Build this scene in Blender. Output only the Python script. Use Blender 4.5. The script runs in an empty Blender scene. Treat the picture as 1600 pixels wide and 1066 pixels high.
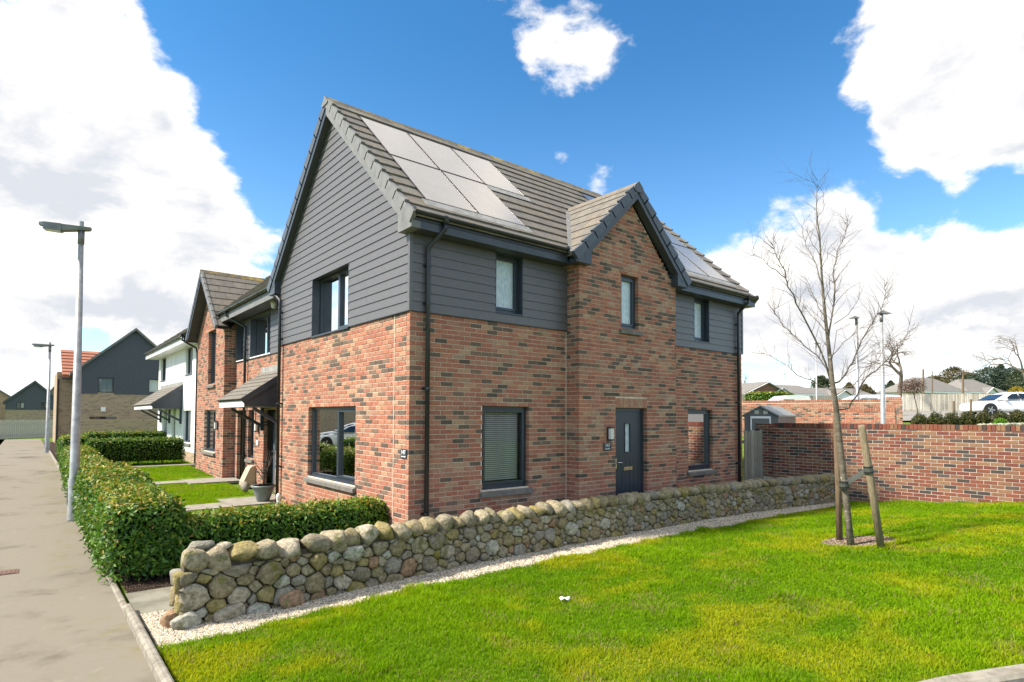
import bpy, bmesh, math, random
import numpy as np
from mathutils import Vector, Matrix

random.seed(7); RNG = np.random.default_rng(11)
SC = bpy.context.scene
COL = SC.collection

# ------------------------------------------------------------------ camera
CAM = np.array([-4.428, -7.823, 2.0256])
YAW, PITCH, ROLL = math.radians(50.606), math.radians(1.907), math.radians(0.225)
FPX, Y0 = 922.665, 620.42          # focal length and principal row, in pixels of a 1600 x 1066 frame
_F = np.array([math.cos(YAW)*math.cos(PITCH), math.sin(YAW)*math.cos(PITCH), math.sin(PITCH)])
_r = np.array([math.sin(YAW), -math.cos(YAW), 0.0]); _u = np.cross(_r, _F)
_R = _r*math.cos(ROLL)+_u*math.sin(ROLL); _U = -_r*math.sin(ROLL)+_u*math.cos(ROLL)
cd = bpy.data.cameras.new('camera'); cam = bpy.data.objects.new('camera', cd); COL.objects.link(cam)
cam.matrix_world = Matrix(((_R[0], _U[0], -_F[0], CAM[0]), (_R[1], _U[1], -_F[1], CAM[1]), (_R[2], _U[2], -_F[2], CAM[2]), (0, 0, 0, 1)))
cd.sensor_width = 36; cd.lens = FPX/1600*36; cd.shift_y = (Y0-533)/1600
cd.clip_start = 0.05; cd.clip_end = 3000
SC.camera = cam
def ray(x, y): return _F + _R*(x-800)/FPX - _U*(y-Y0)/FPX
def px(x, y, axis, val):            # where the sight line through a pixel meets a plane the thing touches
    d = ray(x, y); i = 'xyz'.index(axis); return CAM + d*(val-CAM[i])/d[i]
def at(x, y, depth): return CAM + ray(x, y)*depth
def depth_of(P): return float((np.asarray(P)-CAM) @ _F)

# ------------------------------------------------------------------ light
SUN = Vector((-1.0, .42, 1.08)).normalized()
SC.view_settings.view_transform = 'Standard'; SC.view_settings.look = 'None'
SC.view_settings.gamma = 1; SC.view_settings.use_curve_mapping = False
SC.view_settings.exposure = EXPOSURE = 1.25
sl = bpy.data.lights.new('sun', 'SUN'); sl.energy = 3.7; sl.angle = math.radians(5.0); sl.color = (1, .91, .78)
so = bpy.data.objects.new('sun', sl); COL.objects.link(so)
so.rotation_euler = (-SUN).to_track_quat('-Z', 'Y').to_euler(); so.location = (-20, 15, 30)

W = bpy.data.worlds.new('World'); SC.world = W; W.use_nodes = True
nt = W.node_tree; nt.nodes.clear()
class NG:
    """tiny node helper"""
    def __init__(s, t): s.t = t
    def n(s, typ, **k):
        q = s.t.nodes.new(typ)
        for a, b in k.items(): setattr(q, a, b)
        return q
    def put(s, sock, v):
        if isinstance(v, bpy.types.NodeSocket): s.t.links.new(v, sock)
        elif v is not None: sock.default_value = v
    def m(s, op, a, b=None, c=None, clamp=False):
        q = s.n('ShaderNodeMath', operation=op); q.use_clamp = clamp
        s.put(q.inputs[0], a); s.put(q.inputs[1], b); s.put(q.inputs[2], c); return q.outputs[0]
    def v(s, op, a, b=None, out=0):
        q = s.n('ShaderNodeVectorMath', operation=op); s.put(q.inputs[0], a); s.put(q.inputs[1], b); return q.outputs[out]
    def mix(s, f, a, b, blend='MIX'):
        q = s.n('ShaderNodeMix', data_type='RGBA', blend_type=blend)
        s.put(q.inputs[0], f); s.put(q.inputs[6], a); s.put(q.inputs[7], b); return q.outputs[2]
    def noise(s, vec, scale, detail=4, rough=.5, dist=0, out=0):
        q = s.n('ShaderNodeTexNoise'); s.put(q.inputs['Vector'], vec)
        q.inputs['Scale'].default_value = scale; q.inputs['Detail'].default_value = detail
        q.inputs['Roughness'].default_value = rough; q.inputs['Distortion'].default_value = dist; return q.outputs[out]
    def ramp(s, f, stops):
        q = s.n('ShaderNodeValToRGB'); s.put(q.inputs[0], f); e = q.color_ramp.elements
        while len(e) > 1: e.remove(e[-1])
        for i, (p, c) in enumerate(stops):
            el = e[0] if i == 0 else e.new(p)
            el.position = p; el.color = (c, c, c, 1) if isinstance(c, (int, float)) else (*c, 1)
        return q.outputs[0]
    def smooth(s, x, a, b):
        q = s.n('ShaderNodeMapRange', interpolation_type='SMOOTHSTEP'); s.put(q.inputs[0], x)
        q.inputs[1].default_value = a; q.inputs[2].default_value = b; return q.outputs[0]
g = NG(nt)
sky = g.n('ShaderNodeTexSky', sky_type='NISHITA'); sky.sun_disc = False
sky.sun_elevation = math.asin(SUN.z); sky.sun_rotation = math.atan2(SUN.x, SUN.y)
sky.air_density = 1.0; sky.dust_density = .35; sky.ozone_density = 2.6
tc = g.n('ShaderNodeTexCoord'); D = g.v('NORMALIZE', tc.outputs['Generated'])
sep = g.n('ShaderNodeSeparateXYZ'); g.put(sep.inputs[0], D)
# cloud field: fractal noise on the sky dome; its cover swells where the day's big cumulus stood
P1 = g.v('MULTIPLY', D, (1, 1, 1.75))
n1 = g.noise(P1, 3.9, 10, .58, .25); n2 = g.noise(g.v('ADD', P1, (4.2, 1.3, 7.7)), 8.0, 6, .6, .2)
cover = None
CLOUDS = [((40, 120), .22, .14), ((190, 260), .20, .13), ((290, 180), .10, .08), ((90, 400), .26, .13), ((190, 470), .20, .11), ((340, 300), .09, .07), ((400, 200), .05, .07),
          ((905, 72), .10, .10), ((900, 62), .05, .06), ((925, 100), .03, .04), ((975, 70), .05, .06), ((845, 75), .05, .05), ((900, 0), .10, -.06), ((1500, 130), .16, .13), ((1590, 220), .14, .13), ((1400, 180), .09, .10), ((940, 285), .06, .12),
          ((1190, 410), .13, .13), ((1330, 480), .20, .12), ((1500, 520), .24, .13), ((1100, 470), .13, .11), ((1320, 320), .06, .08), ((1400, 400), .12, .10), ((1560, 410), .08, .10),
          ((30, 550), .06, .10), ((380, 450), .05, .07), ((390, 375), .05, .07), ((230, 520), .10, .07),
          ((640, 190), .20, -.15), ((1120, 170), .24, -.18), ((680, 60), .20, -.14), ((1250, 60), .13, -.10), ((450, 90), .17, -.17), ((250, 350), .05, -.07), ((420, 300), .06, -.08), ((620, 330), .15, -.09), ((1500, 318), .085, -.20), ((1590, 325), .06, -.16), ((1390, 290), .07, -.14), ((1300, 215), .06, -.10), ((1220, 280), .08, -.08), ((170, 545), .06, -.10), ((300, 45), .07, -.09), ((20, 480), .05, -.10), ((370, 130), .04, -.05)]
CLOUDS += [(np.array([.47, .45, .76]), .27, .27), (np.array([.82, .27, .50]), .14, .16)]      # the cloud bank mirrored in the solar panels
for c_, rad, amp in CLOUDS:
    d = np.array(c_, float) if len(c_) == 3 else ray(*c_); d = d/np.linalg.norm(d)
    
    ds = g.v('DISTANCE', D, tuple(d), out=1)
    w_ = g.m('MULTIPLY', g.m('SUBTRACT', 1.0, g.smooth(ds, rad*.25, rad*1.25)), amp)
    cover = w_ if cover is None else g.m('ADD', cover, w_)
above = g.m('MULTIPLY', g.smooth(sep.outputs[2], .68, .90), .12)   # cloud thickens overhead
away = g.m('MULTIPLY', g.smooth(g.v('DOT_PRODUCT', D, tuple(_F), out=1), .80, .45), .09)      # extra unseen cloud behind the viewer, added for fill light
dens = g.m('ADD', g.m('ADD', g.m('ADD', g.m('ADD', n1, above), away), g.m('MULTIPLY', g.m('SUBTRACT', n2, .5), .42)), cover)
mask = g.smooth(dens, .545, .670)
# sunlit tops, grey-lilac bases
up = g.v('ADD', P1, (-.04, .03, .085))
n1b = g.noise(up, 3.9, 6, .55, .25)
shade = g.m('ADD', g.m('MULTIPLY', g.m('SUBTRACT', n1, n1b), 5.0), .46, clamp=True)
thick = g.smooth(dens, .58, .74)
lit = g.m('SUBTRACT', 1.0, g.m('MULTIPLY', thick, g.m('SUBTRACT', 1.0, shade)), clamp=True)
CL = 4.6
ccol = g.mix(lit, (CL*.585, CL*.61, CL*.66, 1), (CL*1.08, CL*1.03, CL*.96, 1))
skyc = g.mix(1.0, sky.outputs[0], g.mix(g.smooth(sep.outputs[2], .02, .60), (.74, .88, .93, 1), (.25, .60, .77, 1)), 'MULTIPLY')
fin = g.mix(mask, skyc, ccol)
bg = g.n('ShaderNodeBackground'); g.put(bg.inputs[0], fin); bg.inputs[1].default_value = .12
ow = g.n('ShaderNodeOutputWorld'); g.t.links.new(bg.outputs[0], ow.inputs[0])

# ------------------------------------------------------------------ materials
MATS = {}
def mat(name, c1, c2=None, rough=.7, spec=.4, scale=6., detail=5, contrast=(.35, .65), bump=0., bscale=60., stretch=None, metal=0., bdist=.004, coat=0., c3=None, s3=1.2, k3=(.5, .7), attr=None, sheen=0):
    m = bpy.data.materials.new(name); m.use_nodes = True; t = m.node_tree; t.nodes.clear(); h = NG(t)
    b = h.n('ShaderNodeBsdfPrincipled'); o = h.n('ShaderNodeOutputMaterial'); t.links.new(b.outputs[0], o.inputs[0])
    geo = h.n('ShaderNodeNewGeometry'); P = geo.outputs['Position']
    Pv = h.v('MULTIPLY', P, stretch) if stretch else P
    c2 = c2 or tuple(min(1, x*1.25) for x in c1)
    f = h.smooth(h.noise(Pv, scale, detail, .6), contrast[0], contrast[1])
    col = h.mix(f, (*c1, 1), (*c2, 1))
    if attr:
        a = h.n('ShaderNodeAttribute', attribute_name=attr); col = h.mix(1.0, a.outputs[0], col, 'MULTIPLY')
    if c3: col = h.mix(h.smooth(h.noise(P, s3, 6, .65, .3), k3[0], k3[1]), col, (*c3, 1))
    h.put(b.inputs['Base Color'], col)
    b.inputs['Roughness'].default_value = rough; b.inputs['Specular IOR Level'].default_value = spec; b.inputs['Metallic'].default_value = metal
    if coat: b.inputs['Coat Weight'].default_value = coat; b.inputs['Coat Roughness'].default_value = .05
    if bump:
        bp = h.n('ShaderNodeBump'); bp.inputs['Strength'].default_value = bump; bp.inputs['Distance'].default_value = bdist
        h.put(bp.inputs['Height'], h.noise(Pv, bscale, 5, .65)); t.links.new(bp.outputs[0], b.inputs['Normal'])
    MATS[name] = m; return m
def glass_mat(name, refl=1.0, tint=(.9, .94, .95), ior=1.6):
    m = bpy.data.materials.new(name); m.use_nodes = True; t = m.node_tree; t.nodes.clear(); h = NG(t)
    o = h.n('ShaderNodeOutputMaterial'); mx = h.n('ShaderNodeMixShader'); tr = h.n('ShaderNodeBsdfTransparent'); gl = h.n('ShaderNodeBsdfGlossy')
    tr.inputs[0].default_value = (*tint, 1); gl.inputs['Roughness'].default_value = .0
    fr = h.n('ShaderNodeFresnel'); fr.inputs[0].default_value = ior
    t.links.new(h.m('MULTIPLY', fr.outputs[0], refl, clamp=True), mx.inputs[0]); t.links.new(tr.outputs[0], mx.inputs[1]); t.links.new(gl.outputs[0], mx.inputs[2]); t.links.new(mx.outputs[0], o.inputs[0])
    MATS[name] = m; return m
def leaf_mat(name, rough=.38, trans=.25, spec=.5):
    m = bpy.data.materials.new(name); m.use_nodes = True; t = m.node_tree; t.nodes.clear(); h = NG(t)
    o = h.n('ShaderNodeOutputMaterial'); b = h.n('ShaderNodeBsdfPrincipled'); tl = h.n('ShaderNodeBsdfTranslucent'); mx = h.n('ShaderNodeMixShader')
    a = h.n('ShaderNodeAttribute', attribute_name='col')
    h.put(b.inputs['Base Color'], a.outputs[0]); b.inputs['Roughness'].default_value = rough; b.inputs['Specular IOR Level'].default_value = spec
    h.put(tl.inputs[0], h.mix(1.0, a.outputs[0], (1.3, 1.25, .5, 1), 'MULTIPLY')); mx.inputs[0].default_value = trans
    t.links.new(b.outputs[0], mx.inputs[1]); t.links.new(tl.outputs[0], mx.inputs[2]); t.links.new(mx.outputs[0], o.inputs[0])
    MATS[name] = m; return m

BR = []   # red multi brick: reds, oranges, buffs, browns, near-blacks
for i, (c, k) in enumerate([(tuple(v*f_ for v, f_ in zip(c_, (1.46, 1.42, 1.28))), k_) for c_, k_ in [((.255, .106, .076), 20), ((.225, .094, .070), 18), ((.275, .128, .090), 17), ((.245, .126, .094), 13), ((.280, .172, .122), 10), ((.240, .150, .111), 9),
                            ((.098, .071, .061), 9), ((.074, .057, .051), 6), ((.135, .090, .073), 8)]]):
    m = mat('brick_%d' % i, tuple(x*.80 for x in c), tuple(x*1.18 for x in c), rough=.86, spec=.25, scale=26, detail=6, contrast=(.3, .72), bump=.5, bscale=190, bdist=.003,
            c3=(.42, .33, .25) if i < 6 else (.16, .125, .105), s3=2.3, k3=(.56, .80)); BR.append((m, k))
GR = []   # crisper garden wall brick
for i, (c, k) in enumerate([((.30, .105, .066), 24), ((.235, .08, .06), 14), ((.36, .20, .115), 20), ((.315, .155, .095), 16), ((.095, .075, .07), 15), ((.14, .108, .095), 7)]):
    c = tuple(x*.66 for x in c); m = mat('wall_brick_%d' % i, tuple(x*.85 for x in c), tuple(x*1.15 for x in c), rough=.86, spec=.25, scale=30, detail=6, contrast=(.3, .7), bump=.5, bscale=190, bdist=.003); GR.append((m, k))
mat('mortar', (.58, .49, .39), (.72, .63, .51), rough=.95, spec=.1, scale=14, bump=.5, bscale=150)
mat('white_mortar', (.52, .475, .42), (.64, .59, .53), rough=.95, spec=.1, scale=14, bump=.4, bscale=150)
mat('cladding', (.080, .077, .080), (.104, .100, .103), rough=.46, spec=.8, scale=9, detail=7, stretch=(1.2, 1.2, 9), bump=.35, bscale=30, bdist=.002)
mat('cladding_far', (.060, .068, .085), (.085, .093, .115), rough=.55, spec=.35, scale=6, stretch=(1, 1, 8))
mat('anthracite', (.035, .045, .060), (.045, .056, .074), rough=.36, spec=.5, scale=5)
mat('frame', (.028, .038, .052), (.036, .047, .064), rough=.33, spec=.5, scale=4)
mat('black_plastic', (.016, .018, .022), (.024, .026, .030), rough=.30, spec=.5, scale=4)
mat('door_paint', (.026, .038, .054), (.033, .046, .064), rough=.40, spec=.5, scale=9, stretch=(8, 8, .8), bump=.25, bscale=40, bdist=.002)
mat('grey_door', (.10, .125, .15), (.12, .145, .17), rough=.4, spec=.5, scale=5)
mat('soffit', (.05, .055, .062), (.06, .066, .074), rough=.5, scale=4)
mat('white_paint', (.78, .78, .76), (.84, .84, .82), rough=.5, scale=5)
mat('white_render', (.74, .75, .75), (.83, .83, .83), rough=.9, spec=.2, scale=2.2, bump=.5, bscale=220)
mat('upvc_white', (.80, .80, .80), (.84, .84, .84), rough=.3, scale=5)
TILES = [mat('tile_%d' % i, tuple(x*.86 for x in c), tuple(x*1.15 for x in c), rough=.82, spec=.3, scale=9, detail=7, contrast=(.3, .7), bump=.4, bscale=120, bdist=.003, c3=(.24, .19, .095), s3=1.5, k3=(.66, .86))
         for i, c in enumerate([(.165, .150, .130), (.150, .138, .122), (.182, .165, .142), (.172, .150, .122)])]
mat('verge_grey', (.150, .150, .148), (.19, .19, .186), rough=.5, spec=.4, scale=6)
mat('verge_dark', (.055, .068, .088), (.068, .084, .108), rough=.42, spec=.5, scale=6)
mat('ridge_lichen', (.115, .100, .078), (.16, .135, .095), rough=.85, spec=.2, scale=8, bump=.4, bscale=90, c3=(.36, .26, .07), s3=2.6, k3=(.46, .66))
mat('lead', (.21, .21, .20), (.31, .305, .29), rough=.5, spec=.5, scale=7, c3=(.42, .41, .38), s3=6, k3=(.5, .75))
mat('red_tile', (.30, .115, .075), (.38, .16, .10), rough=.85, scale=5, stretch=(3, 3, 1))
mat('solar', (.56, .525, .48), (.59, .555, .51), rough=.22, spec=.8, scale=3, metal=.85)
mat('solar_frame', (.02, .02, .022), (.03, .03, .033), rough=.4)
mat('sill_concrete', (.15, .142, .13), (.20, .19, .172), rough=.85, spec=.2, scale=8, bump=.4, bscale=120)
mat('blind_slat', (.80, .80, .78), (.85, .85, .83), rough=.5)
mat('white_blind', (.80, .80, .78), (.85, .85, .83), rough=.8, scale=3)
mat('curtain', (.36, .44, .52), (.50, .57, .64), rough=.9, scale=9, stretch=(9, 9, .3))
mat('room', (.24, .22, .20), (.32, .30, .27), rough=.9, scale=2)
mat('frosted', (.42, .52, .58), (.62, .70, .74), rough=.22, spec=.6, scale=26, stretch=(1.3, 1.3, .5), bump=.6, bscale=60)
mat('chrome', (.55, .53, .50), (.62, .60, .57), rough=.25, metal=.9)
mat('brass_plate', (.42, .34, .27), (.5, .42, .34), rough=.32, metal=.8)
mat('lamp_glass', (.62, .64, .62), (.70, .72, .70), rough=.3, spec=.6)
mat('plaque_slate', (.035, .05, .075), (.045, .062, .09), rough=.35, spec=.5)
mat('numeral_white', (.8, .8, .8), rough=.5)
mat('meter_box', (.46, .345, .25), (.52, .40, .30), rough=.55, scale=4)
mat('pot', (.155, .19, .185), (.19, .225, .22), rough=.45, scale=8)
mat('terracotta_dark', (.03, .025, .02), rough=.9)
mat('galvanised', (.30, .305, .31), (.40, .405, .41), rough=.42, spec=.5, metal=.35, scale=9, c3=(.46, .465, .47), s3=5, k3=(.45, .7))
mat('lamp_head', (.16, .165, .17), (.21, .215, .22), rough=.42, metal=.3)
mat('timber_grey', (.22, .198, .16), (.35, .32, .265), rough=.85, spec=.2, scale=14, detail=7, stretch=(6, 6, .5), bump=.5, bscale=40, bdist=.003)
mat('timber_stake', (.17, .135, .085), (.27, .22, .145), rough=.85, spec=.2, scale=12, detail=7, stretch=(6, 6, .5), bump=.5, bscale=40)
mat('timber_brown', (.13, .092, .060), (.21, .155, .105), rough=.85, spec=.2, scale=14, stretch=(6, 6, .5), bump=.5, bscale=40)
mat('strap', (.055, .062, .055), (.08, .088, .078), rough=.55)
mat('rubber', (.018, .018, .018), rough=.6)
mat('bark', (.105, .088, .068), (.19, .165, .125), rough=.9, spec=.15, scale=9, detail=7, stretch=(1, 1, 2.2), bump=.7, bscale=45, bdist=.006, c3=(.52, .50, .44), s3=17, k3=(.60, .68))
mat('bark_far', (.115, .095, .075), (.17, .145, .115), rough=.95, spec=.1, scale=4)
mat('twig', (.085, .062, .050), (.13, .10, .08), rough=.85, spec=.2, scale=9)
mat('soil', (.030, .020, .014), (.065, .046, .034), rough=.95, spec=.1, scale=30, bump=.9, bscale=55, bdist=.02)
mat('turf_base', (.08, .15, .010), (.15, .22, .018), rough=.95, spec=.05, scale=5, detail=9, bump=.6, bscale=60, bdist=.02)
mat('far_turf', (.075, .145, .015), (.14, .20, .03), rough=.95, spec=.05, scale=3.5, detail=9, bump=.6, bscale=80, bdist=.02)
mat('asphalt', (.168, .150, .118), (.255, .230, .186), rough=.92, spec=.2, scale=230, detail=4, contrast=(.25, .75), bump=.55, bscale=260, bdist=.004, c3=(.088, .076, .052), s3=.85, k3=(.50, .74))
def moss_asphalt():
    t = MATS['asphalt'].node_tree; h = NG(t); b = next(n for n in t.nodes if n.type == 'BSDF_PRINCIPLED'); old = b.inputs['Base Color'].links[0].from_socket
    geo = h.n('ShaderNodeNewGeometry'); sp_ = h.n('ShaderNodeSeparateXYZ'); h.put(sp_.inputs[0], geo.outputs['Position'])
    edge = h.smooth(sp_.outputs[0], -4.35, -3.65); nz = h.smooth(h.noise(geo.outputs['Position'], 2.1, 8, .65, .4), .50, .68)
    grit = h.smooth(h.noise(geo.outputs['Position'], 6.5, 8, .7, .2), .56, .74)
    col = h.mix(h.m('MULTIPLY', grit, .45), old, (.30, .28, .235, 1))
    h.put(b.inputs['Base Color'], h.mix(h.m('MULTIPLY', h.m('MULTIPLY', edge, nz), .55), col, (.165, .155, .045, 1)))
moss_asphalt()
mat('road', (.11, .108, .102), (.15, .145, .138), rough=.92, spec=.2, scale=120, bump=.3, bscale=200, bdist=.004)
mat('pale_paving', (.22, .21, .195), (.27, .26, .24), rough=.9, spec=.2, scale=3)
mat('kerb', (.21, .19, .155), (.31, .285, .24), rough=.9, spec=.2, scale=11, detail=7, bump=.5, bscale=120, c3=(.15, .15, .09), s3=3.2, k3=(.58, .75))
mat('slab', (.25, .23, .20), (.32, .30, .26), rough=.9, spec=.2, scale=6, bump=.35, bscale=140)
mat('slab_green', (.17, .16, .125), (.25, .24, .195), rough=.9, spec=.2, scale=3.5, bump=.35, bscale=140, c3=(.13, .14, .075), s3=2, k3=(.5, .7))
mat('rust_iron', (.12, .07, .05), (.17, .10, .075), rough=.8, scale=14)
mat('gravel_bed', (.17, .15, .12), (.36, .325, .27), rough=.95, spec=.1, scale=65, contrast=(.35, .6), bump=1., bscale=65, bdist=.02)
PEB = [mat('pebble_%d' % i, c, None, rough=.8, spec=.25, scale=40) for i, c in enumerate([(.46, .405, .315), (.60, .55, .45), (.37, .31, .235), (.23, .21, .185), (.50, .42, .31)])]
STN = [mat('stone_%d' % i, tuple(x*.72 for x in c), tuple(min(.6, x*1.55) for x in c), rough=.92, spec=.15, scale=24, detail=14, contrast=(.28, .72), bump=1.0, bscale=42, bdist=.03, c3=l, s3=7.0, k3=(.52, .64))
       for i, (c, l) in enumerate([(tuple(v*1.15 for v in c_), l_) for c_, l_ in [((.235, .195, .120), (.215, .20, .070)), ((.27, .232, .160), (.175, .175, .070)), ((.205, .178, .130), (.22, .20, .09)), ((.33, .29, .222), (.21, .20, .10)),
                                   ((.275, .178, .110), (.21, .18, .08)), ((.235, .215, .178), (.33, .31, .245)), ((.25, .205, .095), (.25, .21, .055)), ((.37, .34, .28), (.20, .20, .12))]])]
for i_, c_ in enumerate([(.30, .275, .23), (.36, .335, .285), (.25, .23, .19), (.40, .37, .315)]): mat('board_%d' % i_, tuple(x*.8 for x in c_), tuple(x*1.25 for x in c_), rough=.88, spec=.15, scale=14, detail=7, stretch=(6, 6, .5), bump=.5, bscale=40, bdist=.003)
mat('fence_pale', (.40, .37, .32), (.55, .51, .45), rough=.9, spec=.1, scale=9, stretch=(7, 7, .6))
mat('wall_core', (.075, .064, .046), (.12, .10, .075), rough=.98, spec=.05, scale=20)
mat('buff_brick', (.36, .255, .165), (.48, .36, .25), rough=.9, spec=.15, scale=5, detail=6, stretch=(4, 4, 14), contrast=(.3, .6), c3=(.10, .085, .08), s3=6.5, k3=(.60, .68))
def brick_coursed(name, base, dark, mortar, bw=.45, rh=.15, axis='x'):
    m = bpy.data.materials.new(name); m.use_nodes = True; t = m.node_tree; t.nodes.clear(); h = NG(t)
    b = h.n('ShaderNodeBsdfPrincipled'); o = h.n('ShaderNodeOutputMaterial'); t.links.new(b.outputs[0], o.inputs[0])
    geo = h.n('ShaderNodeNewGeometry'); s = h.n('ShaderNodeSeparateXYZ'); h.put(s.inputs[0], geo.outputs['Position'])
    c = h.n('ShaderNodeCombineXYZ'); h.put(c.inputs[0], h.m('ADD', s.outputs[0], s.outputs[1])); h.put(c.inputs[1], s.outputs[2])
    bt = h.n('ShaderNodeTexBrick'); h.put(bt.inputs['Vector'], c.outputs[0])
    bt.inputs['Color1'].default_value = (*base, 1); bt.inputs['Color2'].default_value = (*dark, 1); bt.inputs['Mortar'].default_value = (*mortar, 1)
    bt.inputs['Scale'].default_value = 1; bt.inputs['Brick Width'].default_value = .225; bt.inputs['Row Height'].default_value = .075; bt.inputs['Mortar Size'].default_value = .006; bt.inputs['Bias'].default_value = -.45
    h.put(b.inputs['Base Color'], h.mix(h.smooth(h.noise(geo.outputs['Position'], 1.5, 5), .45, .7), bt.outputs[0], h.mix(.5, bt.outputs[0], (.34, .26, .2, 1))))
    b.inputs['Roughness'].default_value = .9; b.inputs['Specular IOR Level'].default_value = .15; MATS[name] = m; return m
brick_coursed('buff_coursed', (.40, .29, .195), (.09, .075, .07), (.46, .40, .32))
brick_coursed('red_coursed', (.27, .11, .075), (.07, .055, .05), (.42, .35, .28))
mat('bungalow_brick', (.21, .10, .075), (.27, .14, .10), rough=.9, scale=9)
mat('slate_roof', (.16, .15, .14), (.22, .205, .19), rough=.85, scale=3, stretch=(1, 1, 7))
mat('shed_metal', (.105, .108, .112), (.13, .133, .138), rough=.45, spec=.5, scale=3)
mat('shed_light', (.40, .44, .36), rough=.4)
mat('car_white', (.78, .79, .80), (.82, .83, .84), rough=.25, spec=.6, coat=1.)
mat('car_glass', (.012, .016, .02), (.018, .024, .03), rough=.05, spec=.9, coat=.5)
mat('tyre', (.018, .018, .019), rough=.8)
mat('alloy', (.45, .46, .48), rough=.3, metal=.8)
mat('tail_light', (.45, .02, .025), rough=.2, coat=1.)
mat('head_light', (.5, .53, .56), rough=.1, coat=1.)
mat('paper', (.72, .73, .76), rough=.7)
mat('mast', (.45, .46, .48), rough=.6)
mat('gorse', (.32, .23, .012), (.42, .30, .02), rough=.9, scale=9)
glass_mat('glass', 1.0, (.86, .90, .90), 1.62)
leaf_mat('leaf', .42, .25, .32); leaf_mat('needle', .6, .15, .3); leaf_mat('blade', .7, .45, .12)
M = MATS

# ------------------------------------------------------------------ builders
ORG = {}                                   # world origin of every parent
def link(o, parent=None):
    COL.objects.link(o)
    if parent is not None: o.parent = parent
    return o
def tag(o, label=None, cat=None, group=None, kind=None):
    if label: o['label'] = label
    if cat: o['category'] = cat
    if group: o['group'] = group
    if kind: o['kind'] = kind
    return o
def thing(name, label, cat, loc, group=None):
    o = bpy.data.objects.new(name, None); o.empty_display_size = .2; COL.objects.link(o); o.location = loc
    ORG[o.name] = np.array(loc, float); return tag(o, label, cat, group)
def org(p): return ORG.get(p.name, np.zeros(3)) if p is not None else np.zeros(3)
class MB:
    """collects geometry in world coordinates, then becomes ONE mesh object"""
    def __init__(s): s.v = []; s.f = []; s.mi = []; s.n = 0
    def add(s, verts, faces, mi=0):
        s.v.append(np.asarray(verts, float).reshape(-1, 3))
        for f in faces: s.f.append([i+s.n for i in f]); s.mi.append(mi)
        s.n += len(s.v[-1]); return s
    def hexa(s, p, mi=0):                   # 8 corners: 4 of one end, 4 of the other
        return s.add(p, [(0, 1, 2, 3), (7, 6, 5, 4), (0, 4, 5, 1), (1, 5, 6, 2), (2, 6, 7, 3), (3, 7, 4, 0)], mi)
    def box(s, x0, x1, y0, y1, z0, z1, mi=0):
        return s.hexa([(x0, y0, z0), (x0, y1, z0), (x1, y1, z0), (x1, y0, z0), (x0, y0, z1), (x0, y1, z1), (x1, y1, z1), (x1, y0, z1)], mi)
    def beam(s, a, b, w, h, up=(0, 0, 1), mi=0):
        a = np.array(a, float); b = np.array(b, float); d = b-a; d /= np.linalg.norm(d)
        r = np.cross(d, up); r /= np.linalg.norm(r); u = np.cross(r, d)
        q = [(-w/2, -h/2), (w/2, -h/2), (w/2, h/2), (-w/2, h/2)]
        return s.hexa([a+r*i+u*j for i, j in q]+[b+r*i+u*j for i, j in q], mi)
    def tube(s, pts, rad, seg=10, mi=0, cap=True):
        pts = [np.array(p, float) for p in pts]; rad = rad if hasattr(rad, '__len__') else [rad]*len(pts)
        base = []; prev = None
        for i, p in enumerate(pts):
            d = pts[min(i+1, len(pts)-1)]-pts[max(i-1, 0)]; d /= np.linalg.norm(d)+1e-12
            if prev is None:
                a = np.array([0, 0, 1.]) if abs(d[2]) < .9 else np.array([1., 0, 0]); prev = np.cross(a, d)
            r = prev-d*(prev@d); r /= np.linalg.norm(r)+1e-12; prev = r; u = np.cross(d, r)
            for k in range(seg):
                t = 2*math.pi*k/seg; base.append(p+rad[i]*(r*math.cos(t)+u*math.sin(t)))
        F = []
        for i in range(len(pts)-1):
            for k in range(seg):
                k2 = (k+1) % seg; F.append((i*seg+k, i*seg+k2, (i+1)*seg+k2, (i+1)*seg+k))
        if cap: F += [tuple(range(seg))[::-1], tuple((len(pts)-1)*seg+k for k in range(seg))]
        return s.add(base, F, mi)
    def prism(s, poly, vec, mi=0):
        poly = [np.array(p, float) for p in poly]; vec = np.array(vec, float); n = len(poly)
        F = [tuple(range(n))[::-1], tuple(range(n, 2*n))]+[(i, (i+1) % n, (i+1) % n+n, i+n) for i in range(n)]
        return s.add(poly+[p+vec for p in poly], F, mi)
    def build(s, name, mats, parent=None, smooth=False, loc=None, rotz=0):
        V = np.concatenate(s.v) if s.v else np.zeros((0, 3)); o0 = org(parent)
        base = o0 if loc is None else np.asarray(loc, float)
        me = bpy.data.meshes.new(name); me.from_pydata((V-base).tolist(), [], s.f)
        for m in (mats if isinstance(mats, (list, tuple)) else [mats]): me.materials.append(M[m] if isinstance(m, str) else m)
        if any(s.mi): me.polygons.foreach_set('material_index', s.mi)
        bm = bmesh.new(); bm.from_mesh(me); bmesh.ops.recalc_face_normals(bm, faces=bm.faces); bm.to_mesh(me); bm.free()
        if smooth: me.polygons.foreach_set('use_smooth', [True]*len(me.polygons))
        o = bpy.data.objects.new(name, me); link(o, parent); o.location = base-o0
        ORG[o.name] = base.copy(); return o
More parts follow.
